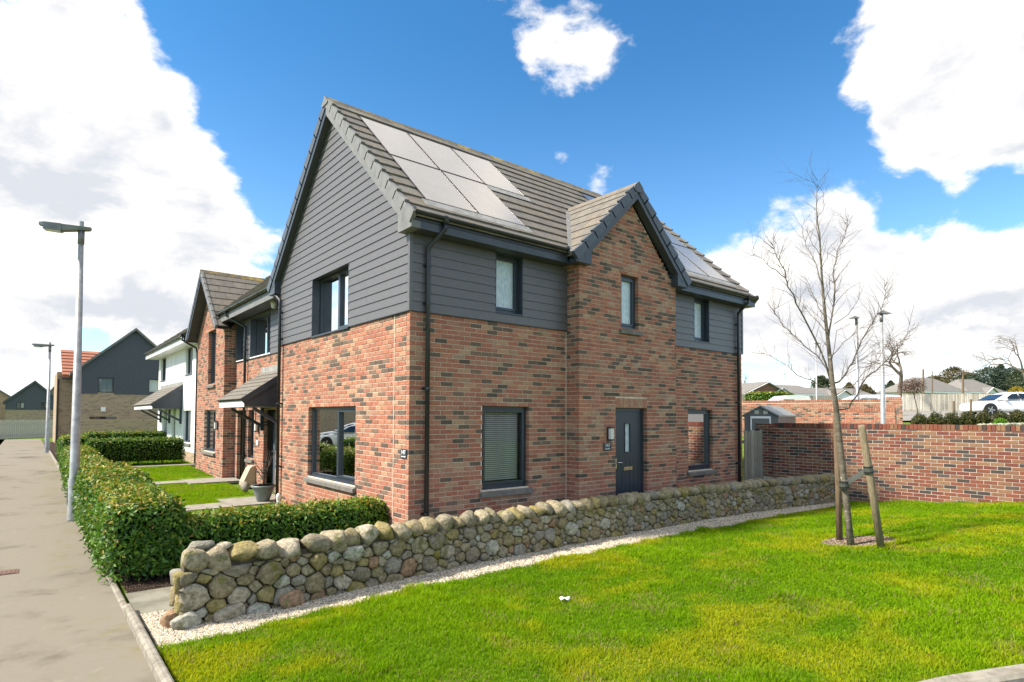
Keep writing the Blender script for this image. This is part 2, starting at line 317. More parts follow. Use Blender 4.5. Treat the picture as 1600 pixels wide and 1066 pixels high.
def tri_mesh(name, V, Fc, mats, parent=None, mi=None, col=None, smooth=False, loc=None):
    """big numpy mesh: V (n,3) world, Fc (m,k)"""
    V = np.asarray(V, np.float32); Fc = np.asarray(Fc, np.int32); k = Fc.shape[1]; o0 = org(parent)
    base = o0 if loc is None else np.asarray(loc, float)
    me = bpy.data.meshes.new(name); me.vertices.add(len(V)); me.vertices.foreach_set('co', (V-base.astype(np.float32)).ravel())
    me.loops.add(Fc.size); me.loops.foreach_set('vertex_index', Fc.ravel()); me.polygons.add(len(Fc))
    me.polygons.foreach_set('loop_start', np.arange(0, Fc.size, k, dtype=np.int32)); me.polygons.foreach_set('loop_total', np.full(len(Fc), k, np.int32))
    for m in (mats if isinstance(mats, (list, tuple)) else [mats]): me.materials.append(M[m] if isinstance(m, str) else m)
    if mi is not None: me.polygons.foreach_set('material_index', np.asarray(mi, np.int32))
    if smooth: me.polygons.foreach_set('use_smooth', np.ones(len(Fc), bool))
    if col is not None:
        a = me.color_attributes.new('col', 'FLOAT_COLOR', 'POINT'); a.data.foreach_set('color', np.concatenate([col, np.ones((len(col), 1))], 1).astype(np.float32).ravel())
    me.update(calc_edges=True); o = bpy.data.objects.new(name, me); link(o, parent); o.location = base-o0; ORG[o.name] = np.array(base, float); return o
class Face:
    """a wall face: u along it, z up, n out of it"""
    def __init__(s, o, U, N): s.o = np.array(o, float); s.U = np.array(U, float); s.N = np.array(N, float)
    def P(s, u, z, n=0.): return s.o+s.U*u+s.N*n+np.array([0, 0, z])
    def box(s, mb, u0, u1, z0, z1, n0, n1, mi=0):
        mb.hexa([s.P(u0, z0, n0), s.P(u1, z0, n0), s.P(u1, z0, n1), s.P(u0, z0, n1), s.P(u0, z1, n0), s.P(u1, z1, n0), s.P(u1, z1, n1), s.P(u0, z1, n1)], mi)
def pick(pal):
    r = random.random()*sum(k for _, k in pal)
    for i, (m, k) in enumerate(pal):
        r -= k
        if r <= 0: return i
    return 0
def slab_with_holes(mb, F, u0, u1, z0, z1, n0, n1, holes, mi=0):
    us = sorted({u0, u1, *[min(max(h[0], u0), u1) for h in holes], *[min(max(h[1], u0), u1) for h in holes]})
    zs = sorted({z0, z1, *[min(max(h[2], z0), z1) for h in holes], *[min(max(h[3], z0), z1) for h in holes]})
    for a, b in zip(us, us[1:]):
        run = None
        for c, d in zip(zs, zs[1:]):
            um, zm = (a+b)/2, (c+d)/2; inside = any(h[0] < um < h[1] and h[2] < zm < h[3] for h in holes)
            if inside:
                if run: F.box(mb, a, b, run[0], run[1], n0, n1, mi)
                run = None
            else: run = (run[0], d) if run else (c, d)
        if run: F.box(mb, a, b, run[0], run[1], n0, n1, mi)
CRS, CZ0, MJ = .075, .025, .010
BQ = [(0, 1, 2, 3), (0, 4, 5, 1), (1, 5, 6, 2), (2, 6, 7, 3), (3, 7, 4, 0), (4, 8, 9, 5), (5, 9, 10, 6), (6, 10, 11, 7), (7, 11, 8, 4)]
def brick_verts(F, u0, u1, z0, z1, n, dep, c=.0035):
    return [F.P(u0+c, z0+c, n), F.P(u1-c, z0+c, n), F.P(u1-c, z1-c, n), F.P(u0+c, z1-c, n), F.P(u0, z0, n-c), F.P(u1, z0, n-c), F.P(u1, z1, n-c), F.P(u0, z1, n-c),
            F.P(u0, z0, n-dep), F.P(u1, z0, n-dep), F.P(u1, z1, n-dep), F.P(u0, z1, n-dep)]
def lay_bricks(F, u0, u1, z0, z1, holes=(), start=lambda k: 0., end=lambda k: 0., prof=None, soldiers=(), pal=None, seed=1):
    """courses of stretcher bond; returns (u0,u1,z0,z1,palette index,proud)"""
    rnd = random.Random(seed); out = []; pal = pal or BR; tot = sum(k for _, k in pal)
    def pk():
        r = rnd.random()*tot
        for i, (_, k) in enumerate(pal):
            r -= k
            if r <= 0: return i
        return 0
    last = 0
    k0 = math.floor((z0-CZ0)/CRS)
    for k in range(k0, 400):
        za = CZ0+k*CRS; zb = za+CRS-MJ
        if za >= z1-.02: break
        zb = min(zb, z1); zm = (za+zb)/2
        a0, a1 = u0+start(k), u1-end(k)
        spans = [(a0, a1)]
        for h in list(holes)+list(soldiers):
            if h[2]-.02 < zm < h[3]+.01:
                ns = []
                for a, b in spans:
                    if h[1] <= a or h[0] >= b: ns.append((a, b))
                    else:
                        if h[0] > a: ns.append((a, h[0]))
                        if h[1] < b: ns.append((h[1], b))
                spans = ns
        if prof:
            p = prof(zb); spans = [(max(a, p[0]), min(b, p[1])) for a, b in spans if min(b, p[1])-max(a, p[0]) > .03]
        off = a0 if start(k) == 0 and k % 2 == 0 else a0
        base = u0 + (0 if k % 2 == 0 else .1125)
        for a, b in spans:
            j = math.floor((a-base)/.225)
            while True:
                s_ = base+j*.225; e_ = s_+.215; j += 1
                if s_ > b-.02: break
                s2, e2 = max(s_, a), min(e_, b)
                if e2-s2 < .025: continue
                if rnd.random() > .16: last = pk()          # bricks come in small runs of one batch
                out.append((s2, e2, za, zb, last if rnd.random() < .25 else pk(), rnd.uniform(-.0018, .0018)))
    for h in soldiers:
        n = round((h[1]-h[0])/.075); w = (h[1]-h[0])/n
        for i in range(n): out.append((h[0]+i*w+.004, h[0]+(i+1)*w-.004, h[2]+.004, h[3]-.006, rnd.choice([2, 3, 4, 4, 5, 2]) if len(pal) > 6 else pk(), rnd.uniform(-.0015, .0015)))
    return out
def score(F, b):
    P = F.P((b[0]+b[1])/2, (b[2]+b[3])/2); d = P-CAM; r = np.linalg.norm(d)
    return (b[1]-b[0])*(b[3]-b[2])*abs(d@F.N)/r**3
TEMPL = {}
def brick_parts(faces_bricks, pal, n_single, parents, stuff_parent, dep=.1, visible=lambda P: True, tname='b'):
    """faces_bricks: list of (Face, bricks, parent). The n_single that show largest become objects, the rest one mesh"""
    allb = [(score(F, b) if (b[1]-b[0] > .2 and visible(F.P((b[0]+b[1])/2, (b[2]+b[3])/2))) else 0, F, b, par) for F, bs, par in faces_bricks for b in bs]
    allb.sort(key=lambda t: -t[0]); rest = MB()
    for i, (sc_, F, b, par) in enumerate(allb):
        if i < n_single and sc_ > 0:
            key = (tname, tuple(F.U), tuple(F.N), b[4], round(b[1]-b[0], 3), round(b[3]-b[2], 3)); L, Hh = b[1]-b[0], b[3]-b[2]
            if key not in TEMPL:
                f0 = Face((0, 0, 0), F.U, F.N); me = bpy.data.meshes.new('brick'); me.from_pydata([tuple(v) for v in brick_verts(f0, -L/2, L/2, -Hh/2, Hh/2, 0, dep)], [], BQ)
                me.materials.append(pal[b[4]][0]); bm = bmesh.new(); bm.from_mesh(me); bmesh.ops.recalc_face_normals(bm, faces=bm.faces); bm.to_mesh(me); bm.free(); TEMPL[key] = me
            o = bpy.data.objects.new('brick', TEMPL[key]); link(o, par); o.location = F.P((b[0]+b[1])/2, (b[2]+b[3])/2, b[5])-org(par)
        else: rest.add(brick_verts(F, b[0], b[1], b[2], b[3], b[5], dep), BQ, b[4])
    if rest.n: tag(rest.build('brickwork', [m for m, _ in pal], stuff_parent), kind='stuff')
# ------------------------------------------------------------------ the ground
def sst(t): t = np.clip(t, 0, 1); return t*t*(3-2*t)
def gz(x, y):
    x = np.asarray(x, float); y = np.asarray(y, float)
    z = .30*sst((y-3)/16)*(1-sst((x-6)/10))
    lawn = .115*np.maximum(0, -y-1.9)*sst((x+.5)/9)
    z = z+np.minimum(lawn, .6)*(1-sst((x-11)/6))
    z = z+np.where(x > 11, np.minimum(.30+.100*(x-11), 1.85+.022*np.maximum(0, x-26.5))*sst((x-11)/1.0), 0)
    return np.minimum(z, 4.5)
def sheet(name, xs, ys, m, dz=0., kind='structure', fn=None):
    """grid laid on the ground; fn(x,y) may displace it"""
    X, Y = np.meshgrid(xs, ys, indexing='ij')
    if fn: X, Y = fn(X, Y)
    V = np.stack([X, Y, gz(X, Y)+dz], -1).reshape(-1, 3); a, b = len(xs), len(ys); i = np.arange(a*b).reshape(a, b)
    Fq = np.stack([i[:-1, :-1], i[1:, :-1], i[1:, 1:], i[:-1, 1:]], -1).reshape(-1, 4)
    o = tri_mesh(name, V, Fq, m, smooth=True); return tag(o, kind=kind)
gx = np.concatenate([[-900, -400, -150, -60, -30, -16], np.arange(-10, 60, 1.0), [70, 90, 130, 200, 400, 900]])
gy = np.concatenate([[-900, -400, -150, -60, -30, -18], np.arange(-12, 40, 1.0), [50, 60, 80, 110, 160, 300, 900]])
def ground_z_fix(o):                 # keep the base sheet under everything laid on it
    pass
sheet('ground', gx, gy, 'far_turf', -.055)
def pxg(x, y):                        # where the sight line meets the ground itself
    z = 0.
    for _ in range(30): P = px(x, y, 'z', z); z = .5*z+.5*float(gz(P[0], P[1]))
    return P
sheet('side_road', np.linspace(12.5, 60, 14), np.linspace(-60, -3.6, 14), 'road', .01)
KX = -3.58                            # line of the path edging
sheet('footpath', [-6.6, -6, -5.2, -4.4, -3.95, KX-.03], np.concatenate([np.arange(-14, 46, 1.5), [46.5]]), 'asphalt', -.004, fn=lambda X, Y: (np.where(X < -6, -5.55-1.6*(1-sst((Y+2)/20)), X), Y))
# tarmac in front of the lawn's outer kerb
def kerb_y(x):                        # near edge of the lawn
    xp = [-3.5, -3.2, -2.6, -1.6, -.6, .6, 1.9, 3.2, 5.0, 8.0, 11.]; yp = [-3.5, -4.5, -5.2, -5.65, -5.95, -6.33, -7.06, -7.90, -9.3, -11.6, -13.9]
    return np.interp(x, xp, yp)
def grav_y(x):                        # gravel / lawn edge
    return np.interp(x, [-3.5, -2.3, -1.2, .5, 3.4, 7, 10.6], [-1.93, -1.82, -1.74, -1.72, -1.70, -1.86, -2.22])+.025*np.sin(x*5.1)+.02*np.sin(x*11.7)
def wall_y(x):                        # front foot of the stone wall
    return np.interp(x, [-3.3, -2.0, -1.0, 0, 3, 6, 8, 10.6], [-1.45, -1.39, -1.28, -1.19, -1.17, -1.21, -1.38, -1.80])
xs = np.linspace(-3.5, 11.2, 90)
sheet('road', xs, np.linspace(0, 1, 6), 'asphalt', -.012, fn=lambda X, T: (X, kerb_y(X)-.10-T*9))
def band(name, xs, lo, hi, m, dz, rows=14, kind='structure'):
    return sheet(name, xs, np.linspace(0, 1, rows), m, dz, kind, fn=lambda X, T: (X, lo(X)+(hi(X)-lo(X))*T))
xs = np.linspace(-3.5, 10.58, 110)
band('lawn', xs, lambda x: kerb_y(x)+.02, grav_y, 'turf_base', .004, 34)
band('gravel_bed', xs, grav_y, lambda x: wall_y(x)+.25, 'gravel_bed', -.008, 6)
# garden ground behind the stone wall: slab path, planting bed, front lawns
band('side_path', np.linspace(-3.52, 9.4, 40), lambda x: wall_y(x)+.26, lambda x: np.full_like(x, .17), 'slab_green', .006, 5)
sheet('planting_bed', np.linspace(-3.5, -.02, 12), np.linspace(.18, 2.0, 8), 'soil', .004)
sheet('front_lawn', np.linspace(-2.6, -.02, 12), np.linspace(1.5, 26.0, 60), 'turf_base', .010)
sheet('planting_bed', np.linspace(-3.52, -2.6, 6), np.linspace(2.0, 40, 50), 'soil', .002)

# kerb edging stones along the path and round the lawn
kerb = thing('path_edging', 'pale concrete edging kerb running along the footpath beside hedge and gravel', 'kerb', (KX, -2, 0))
y = -3.3
while y < 30:
    L = .915; z = float(gz(KX, y+.4)); hi = .085 if (y > .28 or y < -.75) else .012
    if y < .28 < y+L: L = .28-y
    mb = MB(); c = .022; a, b = y+.004, y+L-.004
    prof = [(KX-.035, -.12), (KX+.035, -.12), (KX+.035, hi-c*.4), (KX+.020, hi), (KX-.012, hi), (KX-.035, hi-c)]
    mb.prism([(q[0], a, z+q[1]) for q in prof], (0, b-a, 0)); mb.build('edging_stone', 'kerb', kerb); y += L
k2 = thing('road_kerb', 'pale concrete kerb curving along the near edge of the lawn', 'kerb', (1.5, -6.5, 0))
pts = [np.array([x, float(kerb_y(x))]) for x in np.linspace(-3.45, 10, 400)]
seg = [pts[0]]; acc = 0; cuts = [pts[0]]
for p, q in zip(pts, pts[1:]):
    acc += np.linalg.norm(q-p)
    if acc > .9: cuts.append(q); acc = 0
for p, q in zip(cuts, cuts[1:]):
    d = (q-p)/np.linalg.norm(q-p); n = np.array([d[1], -d[0]])          # towards the road
    p = p+d*.004; q = q-d*.004; prof = [(-.06, -.1), (.07, -.1), (.07, .05), (.045, .075), (-.06, .082)]
    mb = MB(); za, zb = float(gz(*p)), float(gz(*q)); A = [(*(p+n*o_), za+h_) for o_, h_ in prof]; B = [(*(q+n*o_), zb+h_) for o_, h_ in prof]
    mb.add(A+B, [(4, 3, 2, 1, 0), (5, 6, 7, 8, 9)]+[(i, (i+1) % 5, (i+1) % 5+5, i+5) for i in range(5)]); mb.build('kerb_stone', 'kerb', k2)

# ------------------------------------------------------------------ shared house pieces
def window(F, u0, u1, z0, z1, parent, rec=.085, bars=(), bottom_sash=0., mat_='frame', glass='glass', sill=None, inside=None, fw=.055, room=True, label=None, sashes=(), lining=None):
    """frame with its pane(s); sill, blind and lining are sub-parts"""
    mb = MB(); n1 = -rec; n0 = n1-.07
    def ring(a, b, c, d, w, q0, q1):
        F.box(mb, a, a+w, c, d, q0, q1); F.box(mb, b-w, b, c, d, q0, q1); F.box(mb, a+w, b-w, c, c+w, q0, q1); F.box(mb, a+w, b-w, d-w, d, q0, q1)
    ring(u0, u1, z0, z1, fw, n0, n1)
    edges = [u0+fw]
    for b in bars: F.box(mb, b-.032, b+.032, z0+fw, z1-fw, n0, n1-.002); edges += [b-.032, b+.032]
    edges.append(u1-fw); panes = [(edges[i], edges[i+1]) for i in range(0, len(edges), 2)]
    w = mb.build('window', mat_, parent)
    for i, (a, b) in enumerate(panes):
        za, zb = z0+fw, z1-fw
        if sashes == 'all' or i in sashes:
            m2 = MB(); s_ = .045
            F.box(m2, a+.004, a+s_, za+.004, zb-.004, n0+.01, n1+.012); F.box(m2, b-s_, b-.004, za+.004, zb-.004, n0+.01, n1+.012)
            F.box(m2, a+s_, b-s_, za+.004, za+s_, n0+.01, n1+.012); F.box(m2, a+s_, b-s_, zb-s_, zb-.004, n0+.01, n1+.012)
            m2.build('sash', mat_, w); a, b, za, zb = a+s_, b-s_, za+s_, zb-s_
        m2 = MB(); q = n0+.03; m2.add([F.P(a-.004, za-.004, q), F.P(b+.004, za-.004, q), F.P(b+.004, zb+.004, q), F.P(a-.004, zb+.004, q)], [(0, 1, 2, 3)]); m2.build('pane', glass, w)
        if inside and i < len(inside) and inside[i]:
            kind = inside[i]; m2 = MB(); q = n0-.05
            if kind == 'slats':
                zz = za+.03
                while zz < zb-.02:
                    F_ = [F.P(a, zz-.011, q+.010), F.P(b, zz-.011, q+.010), F.P(b, zz+.011, q-.010), F.P(a, zz+.011, q-.010)]
                    m2.add(F_, [(0, 1, 2, 3)]); zz += .034
                for uu in (a+(b-a)*.25, a+(b-a)*.75): F.box(m2, uu-.002, uu+.002, za, zb, q-.002, q+.002)
                m2.build('blind', 'blind_slat', w)
            elif kind == 'white':
                F.box(m2, a-.01, b+.01, za+.05, zb+.01, q-.012, q); m2.build('roller_blind', 'white_blind', w)
            elif kind in ('curtain', 'half'):
                aa, bb = (a, b) if kind == 'curtain' else (a, a+(b-a)*.35); N_ = 26; V_ = []
                for k in range(N_+1):
                    uu = aa+(bb-aa)*k/N_; o_ = .022*math.sin(k*1.9); V_ += [F.P(uu, za-.02, q-.03+o_), F.P(uu, zb+.02, q-.03+o_)]
                m2.add(V_, [(2*k, 2*k+2, 2*k+3, 2*k+1) for k in range(N_)]); m2.build('curtain', 'curtain', w, smooth=True)
    if room:
        m2 = MB(); d = .9; e = .25
        A = [F.P(u0-e, z0-.5, n0-.02), F.P(u1+e, z0-.5, n0-.02), F.P(u1+e, z1+.2, n0-.02), F.P(u0-e, z1+.2, n0-.02)]; B = [p_-F.N*d for p_ in A]
        m2.add(A+B, [(4, 5, 6, 7), (0, 1, 5, 4), (1, 2, 6, 5), (2, 3, 7, 6), (3, 0, 4, 7)]); m2.build('room_lining', 'room', w)
    if sill == 'stone':
        m2 = MB(); a, b = u0-.06, u1+.06
        n_ = max(1, round((b-a)/.75)); 
        m2.add([F.P(a, z0-.125, -.06), F.P(b, z0-.125, -.06), F.P(b, z0-.125, .065), F.P(a, z0-.125, .065), F.P(a, z0-.022, -.06), F.P(b, z0-.022, -.06), F.P(b, z0-.055, .065), F.P(a, z0-.055, .065)],
               [(0, 1, 2, 3), (4, 5, 6, 7), (0, 1, 5, 4), (1, 2, 6, 5), (2, 3, 7, 6), (3, 0, 4, 7)]); m2.build('sill', 'sill_concrete', w)
        m2 = MB(); F.box(m2, u0+.004, u1-.004, z0-.022, z0+.008, -rec-.03, -.012); m2.build('window_board', mat_, w)
    elif sill == 'metal':
        m2 = MB(); F.box(m2, u0-.0, u1+.0, z0-.03, z0-.002, -rec, .032); m2.build('sill', 'upvc_white' if lining == 'light' else mat_, w)
    if lining:
        m2 = MB(); t = .016
        for a, b in ((u0-.002, u0-.002+t), (u1+.002-t, u1+.002)): F.box(m2, a, b, z0, z1, -rec-.002, .026)
        F.box(m2, u0+t, u1-t, z1-t, z1+.002, -rec-.002, .026); m2.build('reveal_trim', 'anthracite', w)
    return w
def half_round(mb, a, b, r, open_up=True, seg=8, th=.004, up=np.array([0, 0, 1.])):
    a = np.array(a, float); b = np.array(b, float); d = (b-a)/np.linalg.norm(b-a); s_ = np.cross(d, up); V = []; 
    for p in (a, b):
        for rr in (r, r-th):
            for k in range(seg+1):
                t = math.pi*k/seg; V.append(p+s_*rr*math.cos(t)-up*rr*math.sin(t))
    n = seg+1; Fq = []
    for k in range(seg):
        Fq += [(k, k+1, 2*n+k+1, 2*n+k), (n+k, 3*n+k, 3*n+k+1, n+k+1), (k, n+k, n+k+1, k+1), (2*n+k, 2*n+k+1, 3*n+k+1, 3*n+k)]
    Fq += [(0, 2*n, 3*n, n), (n-1, 2*n-1, 4*n-1, 3*n-1)]
    mb.add(V, Fq)
def gutter(a, b, parent, r=.056, m='black_plastic'):
    mb = MB(); half_round(mb, a, b, r); a = np.array(a, float); b = np.array(b, float); L = np.linalg.norm(b-a); d = (b-a)/L
    n = max(1, int(L/.85))
    for i in range(n+1):
        p = a+d*(.03+(L-.06)*i/n); half_round(mb, p-d*.018, p+d*.018, r+.006)
    mb.tube([a, a+d*.006], r+.002, 10); mb.tube([b-d*.006, b], r+.002, 10)
    return mb.build('gutter', m, parent, smooth=False)
def downpipe(pts, parent, n, r=.036, m='black_plastic', clips=(.9, 2.4)):
    mb = MB(); mb.tube(pts, r, 12); x, y = pts[-1][0], pts[-1][1]
    mb.tube([np.array(pts[0])+(0, 0, .09), np.array(pts[0])-(0, 0, .03)], r+.012, 12)
    o = mb.build('downpipe', m, parent, smooth=True); n = np.array(n, float)
    zt = pts[-2][2]
    for z in [zt-.15]+[c for c in clips if c < zt-.3]:
        m2 = MB(); m2.tube([(x, y, z-.02), (x, y, z+.02)], r+.008, 12); t_ = np.cross(n, (0, 0, 1)); p = np.array([x, y, z])-n*.055
        m2.hexa([p+t_*sx*.06+n*a_+np.array([0, 0, zz]) for a_ in (-.02, .012) for sx, zz in ((-1, -.015), (1, -.015), (1, .015), (-1, .015))])
        m2.build('bracket', m, o)
    return o
def tile_row_boxes(o, S, Uu, gauge, width, rows, x0, x1, th=.042, lift=.032, skip=None, seed=3, stagger=True):
    """flat interlocking tiles on a slope. o: eave corner, S: unit vector up the slope, Uu: along the eave. yields (8 corners, row, u0, u1)"""
    rnd = random.Random(seed); S = np.array(S, float); Uu = np.array(Uu, float); Nn = np.cross(Uu, S); Nn = Nn if Nn[2] > 0 else -Nn; out = []
    for r in range(rows):
        off = 0 if (not stagger or r % 2 == 0) else -width/2
        u = x0+off
        while u < x1-.02:
            a, b = max(u, x0)+.0025, min(u+width, x1)-.0025; u += width
            for a, b in (skip(r, a, b) if skip else [(a, b)]):
              if b-a < .03: continue
              j = rnd.uniform(-.004, .004); s0 = r*gauge-.02+j; s1 = (r+1)*gauge+.04
              dl = lift+th+rnd.uniform(-.003, .003)
              P = lambda uu, ss, nn: o+Uu*uu+S*ss+Nn*nn
              out.append(([P(a, s0, dl-th), P(b, s0, dl-th), P(b, s1, .002), P(a, s1, .002), P(a, s0, dl), P(b, s0, dl), P(b, s1, .002+th), P(a, s1, .002+th)], r, a, b))
    return out
def hex_obj(name, c8, m, parent):
    mb = MB(); mb.hexa(c8); return mb.build(name, m, parent)
def tile_field(tiles, parent, n_single=0, key=None):
    rest = MB(); ts = list(tiles)
    def sc_(t):
        c = np.mean(t[0], 0); d = c-CAM; return -1/np.linalg.norm(d)**2 if key is None else key(t)
    ts.sort(key=sc_); rnd = random.Random(5); cache = {}
    for i, t in enumerate(ts):
        mi = rnd.choice([0, 0, 1, 1, 2, 3])
        if i < n_single:
            c8 = np.array(t[0]); c = c8.mean(0); kk = (mi, tuple((c8-c).round(3).ravel()))
            mb = MB(); mb.hexa(c8-c); 
            me = bpy.data.meshes.new('roof_tile'); me.from_pydata((c8-c).tolist(), [], mb.f); me.materials.append(TILES[mi])
            bm = bmesh.new(); bm.from_mesh(me); bmesh.ops.recalc_face_normals(bm, faces=bm.faces); bm.to_mesh(me); bm.free()
            o = bpy.data.objects.new('roof_tile', me); link(o, parent); o.location = c-org(parent)
        else: rest.hexa(t[0], mi)
    if rest.n: tag(rest.build('tile_courses', TILES, parent), kind='stuff')
def boards(F, u0, u1, z0, z1, parent, holes=(), prof=None, pitch=.144, m='cladding', n0=.004, th=.012, lap=.014, name='cladding_board'):
    z = z0
    while z < z1-.01:
        zt = min(z+pitch+.006, z1); zm = z+pitch/2; spans = [(u0, u1)]
        for h in holes:
            if h[2]-.01 < zm < h[3]+.01:
                ns = []
                for a, b in spans:
                    if h[1] <= a or h[0] >= b: ns.append((a, b))
                    else:
                        if h[0] > a+.02: ns.append((a, h[0]))
                        if h[1] < b-.02: ns.append((h[1], b))
                spans = ns
        for a, b in spans:
            ab = at_ = None
            if prof:
                pb, pt = prof(z), prof(zt); ab, bb = max(a, pb[0]), min(b, pb[1]); at_, bt = max(a, pt[0]), min(b, pt[1])
                if bb-ab < .05: continue
                if bt-at_ < .0: at_ = bt = (at_+bt)/2
            else: ab, bb, at_, bt = a, b, a, b
            mb = MB(); mb.hexa([F.P(ab, z, n0), F.P(bb, z, n0), F.P(bb, z, n0+th+lap), F.P(ab, z, n0+th+lap), F.P(at_, zt, n0), F.P(bt, zt, n0), F.P(bt, zt, n0+th), F.P(at_, zt, n0+th)])
            mb.build(name, m, parent)
        z += pitch
def plaque(F, u, z, parent, text='147', sub=True, w=.20, h=.135):
    mb = MB(); F.box(mb, u-w/2, u+w/2, z-h/2, z+h/2, .004, .018); p = mb.build('number_plate', 'plaque_slate', parent)
    def txt(s, size, dz, extr):
        cu = bpy.data.curves.new('numerals', 'FONT'); cu.body = s; cu.size = size; cu.align_x = 'CENTER'; cu.align_y = 'CENTER'; cu.extrude = extr
        o = bpy.data.objects.new('numerals', cu); dg = bpy.context.evaluated_depsgraph_get(); COL.objects.link(o); me = bpy.data.meshes.new_from_object(o.evaluated_get(bpy.context.evaluated_depsgraph_get())); COL.objects.unlink(o); bpy.data.objects.remove(o)
        me.materials.clear(); me.materials.append(M['numeral_white']); ob = bpy.data.objects.new('numerals', me); link(ob, p)
        U_ = F.U if F.N[1] < 0 else -F.U
        mt = Matrix(((U_[0], 0, F.N[0], 0), (U_[1], 0, F.N[1], 0), (0, 1, 0, 0), (0, 0, 0, 1)))
        ob.matrix_local = Matrix.Translation(Vector(F.P(u, z+dz, .020)-org(p))) @ mt
    txt(text, .092, .018, .002)
    if sub:
        m2 = MB()
        for k in range(9): F.box(m2, u-.065+k*.0145, u-.065+k*.0145+.010, z-.052, z-.036, .018, .0205)
        m2.build('small_lettering', 'numeral_white', p)
    return p
def lantern(F, u, z, parent):
    mb = MB(); F.box(mb, u-.05, u+.05, z-.13, z+.13, .002, .045); F.box(mb, u-.05, u+.05, z+.10, z+.13, .045, .11); F.box(mb, u-.05, u+.05, z-.13, z-.10, .045, .11)
    l = mb.build('wall_light', 'frame', parent); m2 = MB(); F.box(m2, u-.044, u+.044, z-.10, z+.10, .045, .10); m2.build('lamp_glass', 'lamp_glass', l)
    m2 = MB(); m2.tube([F.P(u+.03, z-.13, .08), F.P(u+.03, z-.155, .08)], .018, 8); m2.build('sensor', 'upvc_white', l); return l

# ------------------------------------------------------------------ the corner house
LX, LY = 9.50, 6.0; ZC, ZE = 3.625, 4.80          # wall lengths, foot of cladding, underside of fascia
PX0, PX1, PYF = 3.30, 6.26, -.3275                   # brick gable bay
house = thing('detached_house', 'red brick corner house with grey cladding, solar panels and small front gable', 'house', (4.7, 3, 0))
FR = Face((0, 0, 0), (1, 0, 0), (0, -1, 0)); FL = Face((0, 0, 0), (0, 1, 0), (-1, 0, 0))
FP = Face((PX0, PYF, 0), (1, 0, 0), (0, -1, 0)); FPL = Face((PX0, 0, 0), (0, -1, 0), (-1, 0, 0))
hA = (1.375, 2.385, .825, 2.20); hB = (7.17, 8.165, .825, 2.20)
hU1 = (1.61, 2.215, 3.80, 4.815); hU2 = (7.395, 8.02, 3.80, 4.815)
hG = (1.865, 4.10, .825, 2.20); hGu = (2.165, 3.925, 3.625, 4.82)
dX0, dX1 = 4.31-PX0, 5.265-PX0
hD = (dX0, dX1, -.2, 2.20); hPu = (4.475-PX0, 5.0-PX0, 3.775, 4.825)
PW = PX1-PX0; TANP = math.tan(math.radians(44.2)); PAP = 4.78-PX0; PZA = 6.30      # bay gable apex (brick)
def prof_bay(z):
    h = (PZA-z)/TANP*.985
    return (max(0, PAP-h), min(PW, PAP+h)) if z > 4.70 else (0, PW)
wr = MB(); wl = MB(); wp = MB(); e = .008
grow = lambda h: (h[0]-e, h[1]+e, h[2]-e, h[3]+e)
slab_with_holes(wr, FR, .012, LX-.012, -.3, 5.0, -.092, -e, [grow(hA), grow(hB), hU1, hU2])
wr_o = wr.build('wall', 'mortar', house)
slab_with_holes(wl, FL, .012, LY, -.3, 5.0, -.092, -e, [grow(hG), hGu]); wl.prism([FL.P(.1, 5.0, -e), FL.P(LY-.1, 5.0, -e), FL.P(LY/2, 7.85, -e)], FL.N*-.084)
wl_o = wl.build('wall', 'mortar', house)
slab_with_holes(wp, FP, .012, PW-.012, -.3, 4.72, -.092, -e, [grow(hD), grow(hPu)]); 
wp.prism([FP.P(.012, 4.72, -e), FP.P(PAP-.55, 4.72, -e), FP.P(PAP-.55, PZA-.55*TANP-.02, -e)], FP.N*-.084)
slab_with_holes(wp, FP, PAP-.55, PAP+.55, 4.72, PZA-.55*TANP-.02, -.092, -e, [grow(hPu)]); wp.prism([FP.P(PAP+.55, 4.72, -e), FP.P(PW-.012, 4.72, -e), FP.P(PAP+.55, PZA-.55*TANP-.02, -e)], FP.N*-.084)
wp.prism([FP.P(PAP-.55, PZA-.55*TANP-.02, -e), FP.P(PAP+.55, PZA-.55*TANP-.02, -e), FP.P(PAP, PZA-.02, -e)], FP.N*-.084)
FPL.box(wp, .0, .3275-.012, -.3, 4.9, -.092, -e); wp.box(PX1-.092, PX1-.004, PYF+.095, 0, -.3, 4.9)
wp_o = wp.build('wall', 'mortar', house)
mb = MB(); mb.box(LX-.1, LX-.012, .0, LY, -.3, 5.0); mb.box(.1, LX-.1, LY-.1, LY-.01, -.3, 5.0); mb.prism([(LX-.1, .1, 5.0), (LX-.1, LY-.1, 5.0), (LX-.1, LY/2, 7.85)], (.088, 0, 0)); mb.build('wall', 'red_coursed', house)
alt = lambda par: (lambda k: .1125 if k % 2 == par else 0.)
fb = [(FR, lay_bricks(FR, 0, PX0+.02, -.05, ZC, [hA], start=alt(1), seed=21), wr_o),
      (FR, lay_bricks(FR, PX1-.02, LX, -.05, ZC, [hB], seed=22), wr_o),
      (FL, lay_bricks(FL, 0, LY, -.05, ZC, [hG], start=alt(0), seed=23), wl_o),
      (FP, lay_bricks(FP, 0, PW, -.05, PZA, [hD, hPu], start=alt(1), prof=prof_bay, soldiers=[(dX0, dX1, 2.20, 2.40)], seed=24), wp_o),
      (FPL, lay_bricks(FPL, 0, .3275, -.05, 4.86, [], end=lambda k: .1125 if k % 2 == 0 else 0., seed=25), wp_o)]
brick_parts(fb, BR, 300, None, house, visible=lambda P: P[2] > .62, tname='house')
